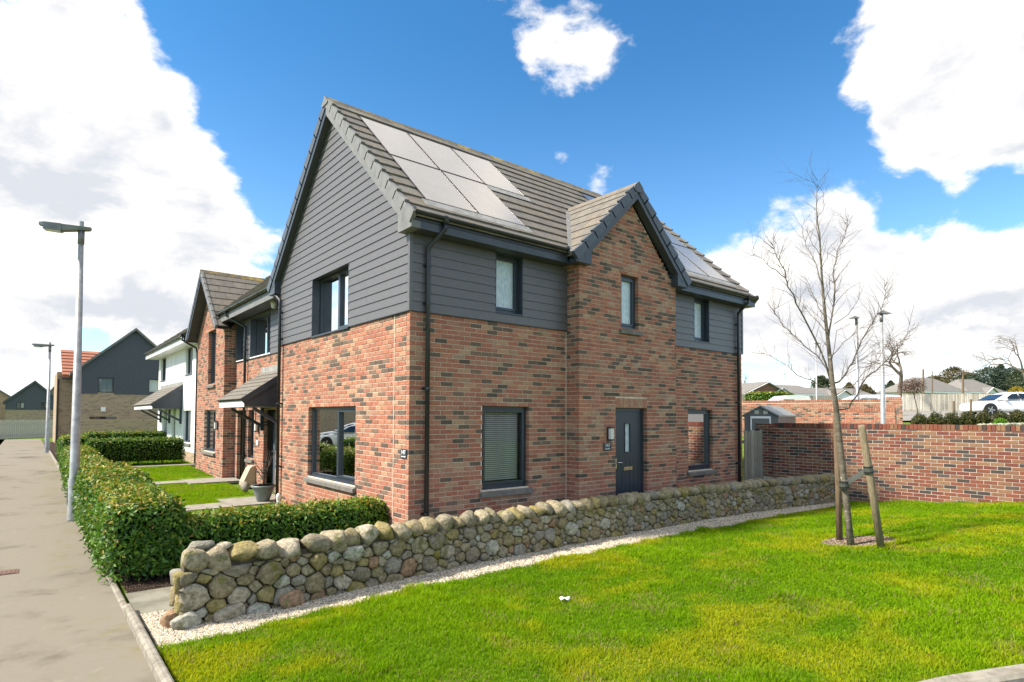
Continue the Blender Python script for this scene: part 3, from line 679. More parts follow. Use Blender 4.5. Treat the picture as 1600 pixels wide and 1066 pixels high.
# movement joint strips
mb = MB(); FL.box(mb, .47, .482, 0, ZC, -.008, .0025); mb.build('movement_joint', 'mortar', house); mb = MB(); FR.box(mb, PX0-.016, PX0-.002, 0, ZC, -.01, .006); mb.build('movement_joint', 'mortar', house)

# cladding
TR = math.tan(math.radians(43)); ZR = 8.06                    # roof pitch, ridge height (tile top)
prof_g = lambda z: ((max(0, 3-(ZR-.20-z)/TR)), min(LY, 3+(ZR-.20-z)/TR)) if z > 4.7 else (0, LY)
boards(FL, .03, LY, ZC, 7.86, house, [hGu], prof=prof_g)
boards(FR, .03, PX0, ZC, ZE, house, [hU1], pitch=.147); boards(FR, PX1, LX-.03, ZC, ZE, house, [hU2], pitch=.147)
mb = MB(); FL.box(mb, -.034, .03, ZC-.006, ZE+.05, .0, .033); FR.box(mb, 0.0, .03, ZC-.006, ZE+.05, .0, .033); mb.build('corner_trim', 'cladding', house)
mb = MB(); FR.box(mb, LX-.03, LX+.03, ZC-.006, ZE+.05, .0, .034); mb.build('corner_trim', 'cladding', house)
for F_, a, b in ((FL, .03, LY), (FR, .03, PX0), (FR, PX1, LX-.03)):
    mb = MB(); F_.box(mb, a, b, ZC-.012, ZC-.001, -.02, .030); mb.build('drip_trim', 'black_plastic', house)

# windows and doors
window(FR, *hA, house, bars=(), sashes='all', sill='stone', inside=['slats'])
window(FR, *hB, house, bars=(), sashes='all', sill='stone', inside=['slats'])
window(FL, *hG, house, bars=(2.82,), sashes=(0,), sill='stone', inside=['slats', None])
window(FL, *hGu, house, bars=(2.98,), sashes=(0,), rec=.14, sill='metal', inside=['white', 'half'], lining='dark')
window(FR, *hU1, house, glass='frosted', sashes='all', sill='metal', rec=.10, lining='dark', room=False)
window(FR, *hU2, house, glass='frosted', sashes='all', sill='metal', rec=.10, lining='dark', room=False)
window(FP, *hPu, house, glass='frosted', sashes='all', sill='stone', rec=.09, room=False)
def front_door(F, u0, u1, z0, z1, parent, m='door_paint', rec=.10, glaze='glass', hinge=1, simple=False):
    mb = MB(); f = .06
    F.box(mb, u0, u0+f, z0, z1, -rec-.07, -rec); F.box(mb, u1-f, u1, z0, z1, -rec-.07, -rec); F.box(mb, u0+f, u1-f, z1-f, z1, -rec-.07, -rec); F.box(mb, u0-.0, u1, z0-.03, z0+.02, -rec-.09, -rec+.03)
    d = mb.build('door', 'frame', parent); a, b = u0+f+.003, u1-f-.003; c = (a+b)/2; zg0, zg1 = z0+1.28, z0+1.83
    m2 = MB(); gh = (c-.075, c+.075, zg0, zg1); slab_with_holes(m2, F, a, b, z0+.022, z1-f-.003, -rec-.062, -rec-.012, [gh])
    leaf = m2.build('door_leaf', m, d)
    m2 = MB()
    for k in range(6): uu = a+.10+(b-a-.2)*k/5; F.box(m2, uu-.004, uu+.004, z0+.12, zg0-.16, -rec-.012, -rec-.008)
    for q in ((a+.09, b-.09, z1-.25, z1-.245), (a+.09, b-.09, z0+.115, z0+.12)): F.box(m2, *q, -rec-.012, -rec-.008)
    m2.build('moulding', m, d)
    m2 = MB(); slab_with_holes(m2, F, c-.10, c+.10, zg0-.025, zg1+.025, -rec-.02, -rec-.002, [gh]); m2.build('glazing_bead', m, d)
    m2 = MB(); F.box(m2, gh[0]-.005, gh[1]+.005, gh[2]-.005, gh[3]+.005, -rec-.045, -rec-.036); m2.build('door_glass', 'lamp_glass' if glaze != 'glass' else 'frosted', d)
    m2 = MB(); F.box(m2, c-.13, c+.13, z0+.92, z0+.985, -rec-.012, -rec+.004); m2.build('letter_plate', 'brass_plate', d)
    m2 = MB(); hu = a+.06 if hinge > 0 else b-.06; F.box(m2, hu-.018, hu+.018, z0+.96, z0+1.16, -rec-.012, -rec-.002); m2.tube([F.P(hu, z0+1.08, -rec-.004), F.P(hu, z0+1.08, -rec+.04), F.P(hu+.12*hinge, z0+1.08, -rec+.042)], .010, 8); m2.build('handle', 'chrome', d)
    return d
front_door(FP, dX0, dX1, .06, 2.20, house)
mb = MB(); mb.box(PX0+dX0, PX0+dX1, PYF+.01, PYF+.24, -.1, .03); mb.build('doorstep', 'sill_concrete', house)
lantern(FP, 4.095-PX0, 1.71, house); plaque(FP, 4.05-PX0, 1.47, house, w=.22); plaque(FL, .13, 1.46, house, w=.17)

# roof
roof = MB(); OV = .16; YE = -.30
e0 = np.array([0, YE, ZR-(3-YE)*TR]); 
for s_ in (1, -1):
    yy = YE if s_ == 1 else LY-YE
    roof.add([(-OV+.02, yy, ZR-(3-YE)*TR-.03), (LX+OV-.02, yy, ZR-(3-YE)*TR-.03), (LX+OV-.02, 3, ZR-.03), (-OV+.02, 3, ZR-.03), (-OV+.02, yy, ZR-(3-YE)*TR-.07), (LX+OV-.02, yy, ZR-(3-YE)*TR-.07), (LX+OV-.02, 3, ZR-.07), (-OV+.02, 3, ZR-.07)],
             [(0, 1, 2, 3), (4, 5, 6, 7), (0, 1, 5, 4), (1, 2, 6, 5), (2, 3, 7, 6), (3, 0, 4, 7)])
roof_o = roof.build('roof', 'solar_frame', house)
cs, sn = math.cos(math.radians(43)), math.sin(math.radians(43)); SL = (3-YE)/cs; ROWS = 13; GA = SL/ROWS
S1 = np.array([0, cs, sn]); O1 = np.array([0, YE, ZR-(3-YE)*TR-.034])
def slope_uv(x, y):                                         # pixel -> (u, distance up the slope)
    Nn = np.array([0, -sn, cs]); d = ray(x, y); P = CAM+d*(((O1-CAM)@Nn)/(d@Nn)); return P[0], (P-O1)@S1
# bay roof meets the main slope along two valleys
BZ = 6.62; BYF = PYF-.17; BXC = 4.78; TB = math.tan(math.radians(44.2))
def main_z(y): return ZR-(3-y)*TR
def bay_half(z): return (BZ-z)/TB
def in_bay(u, s):                                            # point of the main slope hidden under the bay roof
    y = YE+s*cs; z = main_z(y); return abs(u-BXC) < bay_half(z)+.05
PANW, g0 = 1.02, .02
rowsP = [(.62, 2.28), (2.30, 4.02)]                          # lower and upper panel rows, up the slope
panels = [(.32, 1), (1.36, 1), (2.40, 1), (.32, 0), (1.36, 0), (6.35, 1), (7.30, 1), (8.26, 1), (7.30, 0), (8.26, 0)]
def panel_rect(p): a = p[0]; w = 1.02 if a < 5 else .93; return (a, a+w, *rowsP[p[1]])
def cut(spans, p, q):
    out = []
    for a, b in spans:
        if q <= a or p >= b: out.append((a, b)); continue
        if p > a: out.append((a, p))
        if q < b: out.append((q, b))
    return out
def skip_tile(r, a, b):                                      # what is left of a tile beside panels and bay roof
    sp = [(a, b)]; sm = (r+.5)*GA
    z = main_z(YE+sm*cs); hb_ = bay_half(z)+.02
    if hb_ > 0: sp = cut(sp, BXC-hb_, BXC+hb_)
    for p in panels:
        q = panel_rect(p)
        if q[2]-.06 < sm < q[3]+.06: sp = cut(sp, q[0]-.012, q[1]+.012)
    return sp
tiles = tile_row_boxes(O1, S1, (1, 0, 0), GA, .335, ROWS, -OV+.03, LX+OV-.03, skip=skip_tile)
tile_field(tiles, roof_o, 300)
S2 = np.array([0, -cs, sn]); O2 = np.array([0, LY-YE, ZR-(3-YE)*TR-.034])
tile_field(tile_row_boxes(O2, S2, (1, 0, 0), GA, .335, ROWS, -OV+.03, LX+OV-.03), roof_o, 0)
Nn = np.array([0, -sn, cs]); PO = lambda u, s, n: O1+np.array([u, 0, 0])+S1*s+Nn*n
for p in panels:
    a, b, c, d = panel_rect(p); f = .012
    mb = MB(); mb.hexa([PO(a+f, c+f, .045), PO(b-f, c+f, .045), PO(b-f, d-f, .045), PO(a+f, d-f, .045), PO(a+f, c+f, .072), PO(b-f, c+f, .072), PO(b-f, d-f, .072), PO(a+f, d-f, .072)])
    sp = mb.build('solar_panel', 'solar', roof_o)
    mb = MB()
    for q in ((a, a+f, c, d), (b-f, b, c, d), (a+f, b-f, c, c+f), (a+f, b-f, d-f, d)):
        mb.hexa([PO(q[0], q[2], .0), PO(q[1], q[2], .0), PO(q[1], q[3], .0), PO(q[0], q[3], .0), PO(q[0], q[2], .077), PO(q[1], q[2], .077), PO(q[1], q[3], .077), PO(q[0], q[3], .077)])
    mb.build('panel_frame', 'solar_frame', sp)
for a, b, s in ((.25, 2.45, .62), (2.42, 3.50, 2.29), (7.25, 9.25, .62)):         # flashing below the panels
    mb = MB(); mb.hexa([PO(a, s-.20, .062), PO(b, s-.20, .062), PO(b, s, .064), PO(a, s, .064), PO(a, s-.20, .069), PO(b, s-.20, .069), PO(b, s, .072), PO(a, s, .072)]); mb.build('flashing', 'lead', roof_o)
# ridge
x = -OV-.02; k = 0
while x < LX+OV:
    x1 = min(x+.45, LX+OV+.02); mb = MB(); prof = [(-.135, -.085), (0, .052), (.135, -.085), (.125, -.105), (0, .022), (-.125, -.105)]
    lift = .0 if k % 2 else .004
    mb.prism([(x+.002, 3+q[0], ZR+q[1]+lift) for q in prof], (x1-x-.004, 0, 0)); mb.build('ridge_tile', 'ridge_lichen', roof_o); x = x1; k += 1
mb = MB(); mb.prism([(-OV-.035, 3+q[0], ZR+q[1]+.006) for q in [(-.15, -.11), (0, .055), (.15, -.11), (.10, -.13), (-.10, -.13)]], (.016, 0, 0)); mb.build('ridge_end_cap', 'verge_grey', roof_o)
# verge caps, one per course, both slopes of both gables
for gx_, sx in ((-OV, -1), (LX+OV, 1)):
    for sl_, (oo, ss) in enumerate(((O1, S1), (O2, S2))):
        nn = np.array([0, -sn, cs]) if sl_ == 0 else np.array([0, sn, cs])
        for r in range(ROWS):
            xa, xb = sorted((gx_+sx*.018, gx_-sx*.05)); s0, s1 = r*GA-.03, (r+1)*GA+.0; lo0, lo1 = -.085, -.085; hi0, hi1 = .105, .058
            P = lambda xx, s, n: np.array([xx, oo[1], oo[2]])+ss*s+nn*n
            mb = MB(); mb.hexa([P(xa, s0, lo0), P(xb, s0, lo0), P(xb, s1, lo1), P(xa, s1, lo1), P(xa, s0, hi0), P(xb, s0, hi0), P(xb, s1, hi1), P(xa, s1, hi1)])
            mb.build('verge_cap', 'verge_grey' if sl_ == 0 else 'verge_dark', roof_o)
# barge boards, soffits, boxed ends, fascia
for gx_, sx in ((-OV, -1), (LX+OV, 1)):
    for sl_ in (0, 1):
        yy, s_ = (YE, 1) if sl_ == 0 else (LY-YE, -1); z0 = ZR-(3-YE)*TR
        def Q(t, dn): return np.array([0, yy+s_*(3-YE)*t, z0+(ZR-z0)*t-dn])
        xa, xb = sorted((gx_, gx_-sx*.018)); mb = MB()
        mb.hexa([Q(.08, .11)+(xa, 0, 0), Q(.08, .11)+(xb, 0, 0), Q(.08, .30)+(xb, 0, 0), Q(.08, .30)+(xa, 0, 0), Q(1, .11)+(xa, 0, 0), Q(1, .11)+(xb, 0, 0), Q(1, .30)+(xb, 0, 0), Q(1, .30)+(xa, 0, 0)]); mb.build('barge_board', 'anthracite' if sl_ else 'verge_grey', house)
        xa, xb = sorted((gx_-sx*.018, 0 if sx < 0 else LX)); mb = MB()
        mb.hexa([Q(.08, .285)+(xa, 0, 0), Q(.08, .285)+(xb, 0, 0), Q(.08, .297)+(xb, 0, 0), Q(.08, .297)+(xa, 0, 0), Q(1, .285)+(xa, 0, 0), Q(1, .285)+(xb, 0, 0), Q(1, .297)+(xb, 0, 0), Q(1, .297)+(xa, 0, 0)]); mb.build('verge_soffit', 'soffit', house)
        mb = MB(); zb = ZE; xa, xb = sorted((gx_-sx*.004, (0. if sx < 0 else LX)-sx*.05 if False else (-.001 if sx < 0 else LX+.001)))
        yo, yi = (yy+.01*s_, yy+s_*.42); mb.prism([(xa, yo, zb), (xa, yi, zb), (xa, yi, z0+.42*TR-.115), (xa, yo, z0-.075)], (xb-xa, 0, 0)); mb.build('eave_box', 'verge_grey' if sx < 0 and sl_ == 0 else 'anthracite', house)  # near gable's box end paler than the fascia: its sunlit tone is in the colour
for a_, b_ in ((-.001, PX0-.26), (PX1+.26, LX+.001)): mb = MB(); mb.box(a_, b_, YE+.012, YE+.032, ZE, 5.02); mb.build('fascia', 'anthracite', house)
for a_, b_ in ((0., PX0-.1), (PX1+.1, LX)): mb = MB(); mb.box(a_, b_, YE+.034, -.002, ZE+.004, ZE+.016); mb.build('soffit', 'soffit', house)
mb = MB(); mb.box(-.001, LX+.001, LY-YE-.032, LY-YE-.012, ZE, 5.02); mb.build('fascia', 'anthracite', house)
GZ = 5.03; gutter((-OV+.02, YE-.045, GZ), (PX0-.30, YE-.045, GZ), house); gutter((PX1+.30, YE-.045, GZ), (LX+OV-.02, YE-.045, GZ), house); gutter((-OV, LY-YE+.045, GZ), (LX+OV, LY-YE+.045, GZ), house)
downpipe([(.40, YE-.045, GZ-.07), (.40, YE-.045, GZ-.17), (.27, -.075, GZ-.42), (.27, -.075, GZ-.55), (.27, -.075, .02)], house, (0, -1, 0), clips=(.55, 2.45, 3.75))
downpipe([(9.22, YE-.045, GZ-.07), (9.22, YE-.045, GZ-.17), (9.22, -.075, GZ-.42), (9.22, -.075, GZ-.55), (9.22, -.075, .02)], house, (0, -1, 0), clips=(.9, 2.4, 3.75))
downpipe([(-.10, 6.25, 5.02), (-.10, 6.22, 4.92), (-.075, 5.72, 4.62), (-.075, 5.72, 4.5), (-.075, 5.72, .02)], house, (-1, 0, 0), clips=(.9, 2.3, 3.75))
# bay roof
bay = MB(); HB = 1.72; zb0 = BZ-HB*TB
def yv(x): return 3-(ZR-(BZ-abs(x-BXC)*TB))/TR               # main slope y under the bay roof at x
for s_ in (-1, 1):
    xo = BXC+s_*HB
    A = [(BXC, BYF+.02, BZ-.035), (xo, BYF+.02, zb0-.035), (xo, yv(xo)-.0, zb0-.035), (BXC, yv(BXC), BZ-.035)]
    bay.add(A+[(p[0], p[1], p[2]-.04) for p in A], [(0, 1, 2, 3), (4, 5, 6, 7), (0, 1, 5, 4), (1, 2, 6, 5), (2, 3, 7, 6), (3, 0, 4, 7)])
bay_o = bay.build('bay_roof', 'solar_frame', house)
cb, sb = math.cos(math.radians(44.2)), math.sin(math.radians(44.2)); SLB = HB/cb; RB = 7; GB = SLB/RB
bt = []
for s_ in (-1, 1):
    S_ = np.array([-s_*cb, 0, sb]); O_ = np.array([BXC+s_*HB, 0, zb0-.036])
    for r in range(RB):
        ym = max(yv(BXC+s_*(HB-cb*(r+.5)*GB)), BYF+.2); y0 = BYF+.05; off = 0 if r % 2 == 0 else -.167
        Nb = np.array([s_*sb, 0, cb]); u = y0+off
        while u < ym:
            a, b = max(u, y0)+.003, min(u+.335, ym+.04)-.003; u += .335
            if b-a < .05: continue
            s0, s1 = r*GB-.02, (r+1)*GB+.04; P = lambda uu, ss, n: O_+S_*ss+Nb*n+np.array([0, uu, 0])
            bt.append(([P(a, s0, .02), P(b, s0, .02), P(b, s1, .002), P(a, s1, .002), P(a, s0, .048), P(b, s0, .048), P(b, s1, .030), P(a, s1, .030)], r, a, b))
        mb = MB(); P2 = lambda yy, s, n: O_+S_*s+Nb*n+np.array([0, yy, 0]); s0, s1 = r*GB-.03, (r+1)*GB
        mb.hexa([P2(BYF-.018, s0, -.085), P2(BYF+.05, s0, -.085), P2(BYF+.05, s1, -.085), P2(BYF-.018, s1, -.085), P2(BYF-.018, s0, .098), P2(BYF+.05, s0, .098), P2(BYF+.05, s1, .052), P2(BYF-.018, s1, .052)]); mb.build('verge_cap', 'verge_dark', bay_o)
tile_field(bt, bay_o, 60)
y = BYF-.02
while y < yv(BXC)-.05:
    y1 = min(y+.45, yv(BXC)); mb = MB(); prof = [(-.135, -.09), (0, .045), (.135, -.09), (.125, -.11), (0, .015), (-.125, -.11)]
    mb.prism([(BXC+q[0], y+.002, BZ+q[1]) for q in prof], (0, y1-y-.004, 0)); mb.build('ridge_tile', TILES[3], bay_o); y = y1
mb = MB(); mb.prism([(BXC+q[0], BYF-.034, BZ+q[1]) for q in [(-.15, -.12), (-.12, -.05), (0, .05), (.12, -.05), (.15, -.12), (.08, -.17), (-.08, -.17)]], (0, .014, 0)); mb.build('ridge_end_cap', 'verge_dark', bay_o)
for s_ in (-1, 1):
    Q = lambda t, dn, yy: np.array([BXC+s_*HB*(1-t), yy, zb0+(BZ-zb0)*t-dn])
    mb = MB(); mb.hexa([Q(.13, .10, BYF), Q(.13, .10, BYF+.018), Q(.13, .29, BYF+.018), Q(.13, .29, BYF), Q(1, .10, BYF), Q(1, .10, BYF+.018), Q(1, .29, BYF+.018), Q(1, .29, BYF)]); mb.build('barge_board', 'anthracite', house)
    mb = MB(); mb.hexa([Q(.13, .275, BYF+.019), Q(.13, .275, PYF+.002), Q(.13, .287, PYF+.002), Q(.13, .287, BYF+.019), Q(1, .275, BYF+.019), Q(1, .275, PYF+.002), Q(1, .287, PYF+.002), Q(1, .287, BYF+.019)]); mb.build('verge_soffit', 'soffit', house)
    xo, xi = BXC+s_*(HB-.02), BXC+s_*(HB-.40); mb = MB(); mb.prism([(xo, BYF+.004, ZE), (xi, BYF+.004, ZE), (xi, BYF+.004, zb0+.40*TB-.10), (xo, BYF+.004, zb0-.075)], (0, -BYF+YE+.03 if False else .26, 0)); mb.build('eave_box', 'anthracite', house)
    xv, yb = BXC+s_*(HB-.03), yv(BXC+s_*HB)
    a0 = np.array([BXC+s_*HB, YE+.02, main_z(YE)+.05]); a1 = np.array([BXC+s_*.25, yv(BXC+s_*.25), main_z(yv(BXC+s_*.25))+.05])
    d = (a1-a0)/np.linalg.norm(a1-a0)
    a0 = np.array([BXC+s_*(HB+.0), yv(BXC+s_*HB), zb0+.02]); mb = MB(); mb.hexa([a0+(-.07, -.02, 0), a0+(.07, -.02, 0), a1+(.07, 0, 0), a1+(-.07, 0, 0), a0+(-.07, -.02, .03), a0+(.07, -.02, .03), a1+(.07, 0, .03), a1+(-.07, 0, .03)]); mb.build('valley_lining', 'lead', bay_o)
# ------------------------------------------------------------------ neighbouring houses along the path
NX = .42; NPX = .10; NP0, NP1 = 11.25, 14.85; zG = .12
nb = thing('terraced_house', 'brick terraced house with tiled door canopy and narrow projecting brick gable', 'house', (3.4, 10.5, zG))
FN = Face((NX, 0, 0), (0, 1, 0), (-1, 0, 0)); FNP = Face((NPX, 0, 0), (0, 1, 0), (-1, 0, 0)); FNR = Face((0, NP0, 0), (1, 0, 0), (0, -1, 0))
nW1 = (7.92, 9.70, 3.66, 4.75); nW2 = (10.35, 11.12, 3.66, 4.75)
nD1 = (7.45, 8.42, .0, 2.18); nW3 = (9.30, 9.85, .85, 2.18); nD2 = (10.05, 10.95, .0, 2.18)
pG = (12.18, 13.70, .90, 2.20); pU = (12.32, 13.30, 3.03, 4.76)
pc = (NP0+NP1)/2; nTA = math.tan(math.radians(44)); nPZ = 6.40
prof_n = lambda z: (max(NP0, pc-(nPZ-z)/nTA), min(NP1, pc+(nPZ-z)/nTA)) if z > 4.6 else (NP0, NP1)
w1 = MB(); slab_with_holes(w1, FN, 6.0, NP0+.05, -.3, 5.0, -.092, -.008, [grow(q) for q in (nW1, nW2, nD1, nW3, nD2)]); w1o = w1.build('wall', 'mortar', nb)
w2 = MB(); slab_with_holes(w2, FNP, NP0+.012, NP1-.012, -.3, 4.62, -.092, -.008, [grow(pG), grow(pU)])
w2.prism([FNP.P(NP0+.012, 4.8, -.008), FNP.P(NP1-.012, 4.8, -.008), FNP.P(pc, nPZ-.03, -.008)], FNP.N*-.084)
slab_with_holes(w2, FNP, NP0+.012, NP1-.012, 4.62, 4.8, -.092, -.008, [grow(pU)])
FNR.box(w2, NPX+.012, NX+.1, -.3, 5.0, -.092, -.008); w2.box(NPX+.1, NX+.1, NP1-.095, NP1-.004, -.3, 5.0); w2o = w2.build('wall', 'mortar', nb)
for q_ in ((NX+.1, 6.3, 6.01, 6.1), (6.2, 6.3, 6.1, 15.5), (NX+.1, 6.3, 15.5, 15.6), (NX+.01, NX+.1, NP1, 15.6)): mb = MB(); mb.box(*q_, -.3, 5.0); mb.build('wall', 'red_coursed', nb)
fbn = [(FN, lay_bricks(FN, 6.0, NP0, -.05, 3.625, [nD1, nW3, nD2], seed=31), w1o), (FNP, lay_bricks(FNP, NP0, NP1, -.05, nPZ, [pG, pU], start=alt(0), prof=prof_n, seed=32), w2o),
       (FNR, lay_bricks(FNR, NPX, NX, -.05, 4.95, [], start=alt(1), seed=33), w2o)]
brick_parts(fbn, BR, 0, None, nb)
boards(FN, 6.0, NP0-.002, 3.625, 4.80, nb, [nW1, nW2]); mb = MB(); FN.box(mb, 6.0, NP0, 3.612, 3.624, -.02, .03); mb.build('drip_trim', 'black_plastic', nb)
window(FN, *nW1, nb, bars=(8.72,), rec=.14, sill='metal', lining='light', inside=['half', 'half']); window(FN, *nW2, nb, rec=.14, sill='metal', lining='light', inside=['white'])
window(FN, *nW3, nb, sill='stone'); window(FNP, *pG, nb, bars=(12.9,), rec=.10, sill='stone', inside=['half', 'half']); window(FNP, *pU, nb, bars=(12.75,), rec=.10, sill='stone', inside=['curtain', 'half'])
front_door(FN, *nD1, nb, m='grey_door', rec=.22, hinge=-1); front_door(FN, *nD2, nb, m='grey_door', rec=.22, hinge=-1)
lantern(FN, 8.85, 1.72, nb); lantern(FNP, 11.85, 1.72, nb)
mb = MB(); mb.tube([FN.P(9.05, 2.3, .03), FN.P(9.05, 1.75, .03)], .012, 6); mb.build('cable', 'black_plastic', nb)
for z_, hh in ((1.30, .12),): mb = MB(); FN.box(mb, 8.78, 8.92, z_-hh/2, z_+hh/2, .002, .04); mb.build('key_safe', 'upvc_white', nb)
mb = MB(); FNP.box(mb, 11.72, 11.90, 1.36, 1.50, .003, .012); mb.build('number_plate', 'chrome', nb)
# gas meter box: hooded, against the wall between the doors
mb = MB(); y0_, y1_ = 9.04, 9.44
mb.prism([(NX, y0_, .1), (NX-.32, y0_, .14), (NX-.31, y0_, .24), (NX-.15, y0_, .60), (NX-.09, y0_, .65), (NX, y0_, .67)], (0, y1_-y0_, 0)); mt = mb.build('meter_box', 'meter_box', nb)
# roofs of the terraced house: eave along the path, gable over the bay
rf = MB(); nYE = -.06; nTR = math.tan(math.radians(40)); zE = 5.05; xR = 3.35; zR = zE+(xR-nYE)*nTR
for xe_, ya_, yb_ in ((nYE, 6.0, NP0+.05), (NPX+.2, NP0+.05, NP1-.05), (nYE, NP1-.05, 15.5)):
    ze_ = zE+(xe_-nYE)*nTR; q_ = [(xe_, ya_, ze_), (xe_, yb_, ze_), (xR, yb_, zR), (xR, ya_, zR)]; rf.hexa(q_+[(p[0], p[1], p[2]-.06) for p in q_])
q_ = [(xR, 6.0, zR), (xR, 15.5, zR), (6.8, 15.5, zE), (6.8, 6.0, zE)]; rf.hexa(q_+[(p[0], p[1], p[2]-.06) for p in q_])
nroof = rf.build('roof', 'solar_frame', nb)
cn, sn_ = math.cos(math.radians(40)), math.sin(math.radians(40))
nt_ = tile_row_boxes(np.array([nYE, 6.0, zE]), (cn, 0, sn_), (0, 1, 0), .34, .335, 13, .31, 9.5, skip=lambda r, a, b: cut([(a, b)], pc-6-max(0, (6.66-(zE+(r+.5)*.34*sn_))/nTA), pc-6+max(0, (6.66-(zE+(r+.5)*.34*sn_))/nTA)))
tile_field(nt_, nroof, 0)
gb = MB(); gH = 2.05; gzp = 6.66; gx0 = NPX-.32
def xv(y): return nYE+(gzp-abs(y-pc)*nTA-zE)/nTR
for s_ in (-1, 1):
    yo = pc+s_*gH; A = [(gx0, pc, gzp-.03), (gx0, yo, gzp-gH*nTA-.03), (max(xv(yo), .2), yo, gzp-gH*nTA-.03), (xv(pc), pc, gzp-.03)]
    gb.add(A+[(p[0], p[1], p[2]-.05) for p in A], [(0, 1, 2, 3), (4, 5, 6, 7), (0, 1, 5, 4), (1, 2, 6, 5), (2, 3, 7, 6), (3, 0, 4, 7)])
gbo = gb.build('bay_roof', 'solar_frame', nb); ca, sa = math.cos(math.radians(44)), math.sin(math.radians(44)); tl = []
for s_ in (-1, 1):
    S_ = np.array([0, -s_*ca, sa]); O_ = np.array([0, pc+s_*gH, gzp-gH*nTA-.03]); Nb = np.array([0, s_*sa, ca]); GB2 = gH/ca/8
    for r in range(8):
        xm = max(xv(pc+s_*(gH-ca*(r+.5)*GB2)), gx0+.3); u = gx0+.04-(0 if r % 2 else .16)
        while u < xm:
            a, b = max(u, gx0+.04)+.003, min(u+.335, xm+.04)-.003; u += .335
            if b-a < .05: continue
            P = lambda uu, ss, n: O_+S_*ss+Nb*n+np.array([uu, 0, 0]); s0, s1 = r*GB2-.02, (r+1)*GB2+.04
            tl.append(([P(a, s0, .02), P(b, s0, .02), P(b, s1, .002), P(a, s1, .002), P(a, s0, .05), P(b, s0, .05), P(b, s1, .03), P(a, s1, .03)], r, a, b))
        P2 = lambda xx, s, n: O_+S_*s+Nb*n+np.array([xx, 0, 0]); s0, s1 = r*GB2-.03, (r+1)*GB2; mb = MB()
        mb.hexa([P2(gx0-.018, s0, -.08), P2(gx0+.05, s0, -.08), P2(gx0+.05, s1, -.08), P2(gx0-.018, s1, -.08), P2(gx0-.018, s0, .07), P2(gx0+.05, s0, .07), P2(gx0+.05, s1, .05), P2(gx0-.018, s1, .05)]); mb.build('verge_cap', 'verge_grey' if s_ < 0 else 'verge_dark', gbo)
    Q = lambda t, dn, xx: np.array([xx, pc+s_*gH*(1-t), gzp-gH*nTA*(1-t)-dn]); mb = MB()
    mb.hexa([Q(.1, .10, gx0), Q(.1, .10, gx0+.018), Q(.1, .28, gx0+.018), Q(.1, .28, gx0), Q(1, .10, gx0), Q(1, .10, gx0+.018), Q(1, .28, gx0+.018), Q(1, .28, gx0)]); mb.build('barge_board', 'anthracite', nb)
    mb = MB(); mb.hexa([Q(.1, .26, gx0+.019), Q(.1, .26, NPX-.002), Q(.1, .275, NPX-.002), Q(.1, .275, gx0+.019), Q(1, .26, gx0+.019), Q(1, .26, NPX-.002), Q(1, .275, NPX-.002), Q(1, .275, gx0+.019)]); mb.build('verge_soffit', 'soffit', nb)
    if s_ > 0:
        mb = MB(); yo, yi = pc+s_*(gH-.02), pc+s_*(gH-.36); zb_ = gzp-gH*nTA; mb.prism([(gx0+.004, yo, 4.72), (gx0+.004, yi, 4.72), (gx0+.004, yi, zb_+.36*nTA-.1), (gx0+.004, yo, zb_-.07)], (.3, 0, 0)); mb.build('eave_box', 'anthracite', nb)
tile_field(tl, gbo, 0)
mb = MB(); x = gx0-.02; mb.prism([(x, pc+q[0], gzp+q[1]) for q in [(-.13, -.09), (0, .05), (.13, -.09), (.12, -.11), (0, .02), (-.12, -.11)]], (xv(pc)-x, 0, 0)); mb.build('ridge_cap', 'ridge_lichen', gbo)
mb = MB(); mb.box(nYE+.01, nYE+.03, 6.30, NP0+.30, 4.78, 5.0); mb.build('fascia', 'verge_grey', nb); mb = MB(); mb.box(nYE+.03, NX-.002, 6.1, NP0-.002, 4.81, 4.822); mb.build('soffit', 'soffit', nb)
mb = MB(); mb.tube([(.18, 7.0, 4.81), (.18, 7.0, 4.76)], .08, 12); mb.tube([(.18, 7.0, 4.76), (.18, 7.0, 4.66)], [.075, .05], 12); mb.build('soffit_light', 'lamp_glass', nb)
gutter((nYE-.045, 6.32, 5.04), (nYE-.045, NP0+.32, 5.04), nb)
downpipe([(nYE-.045, 10.3, 4.97), (nYE-.045, 10.3, 4.88), (NX-.075, 10.0, 4.55), (NX-.075, 10.0, 4.4), (NX-.075, 10.0, .05)], nb, (-1, 0, 0), clips=(.9, 2.5, 3.9))
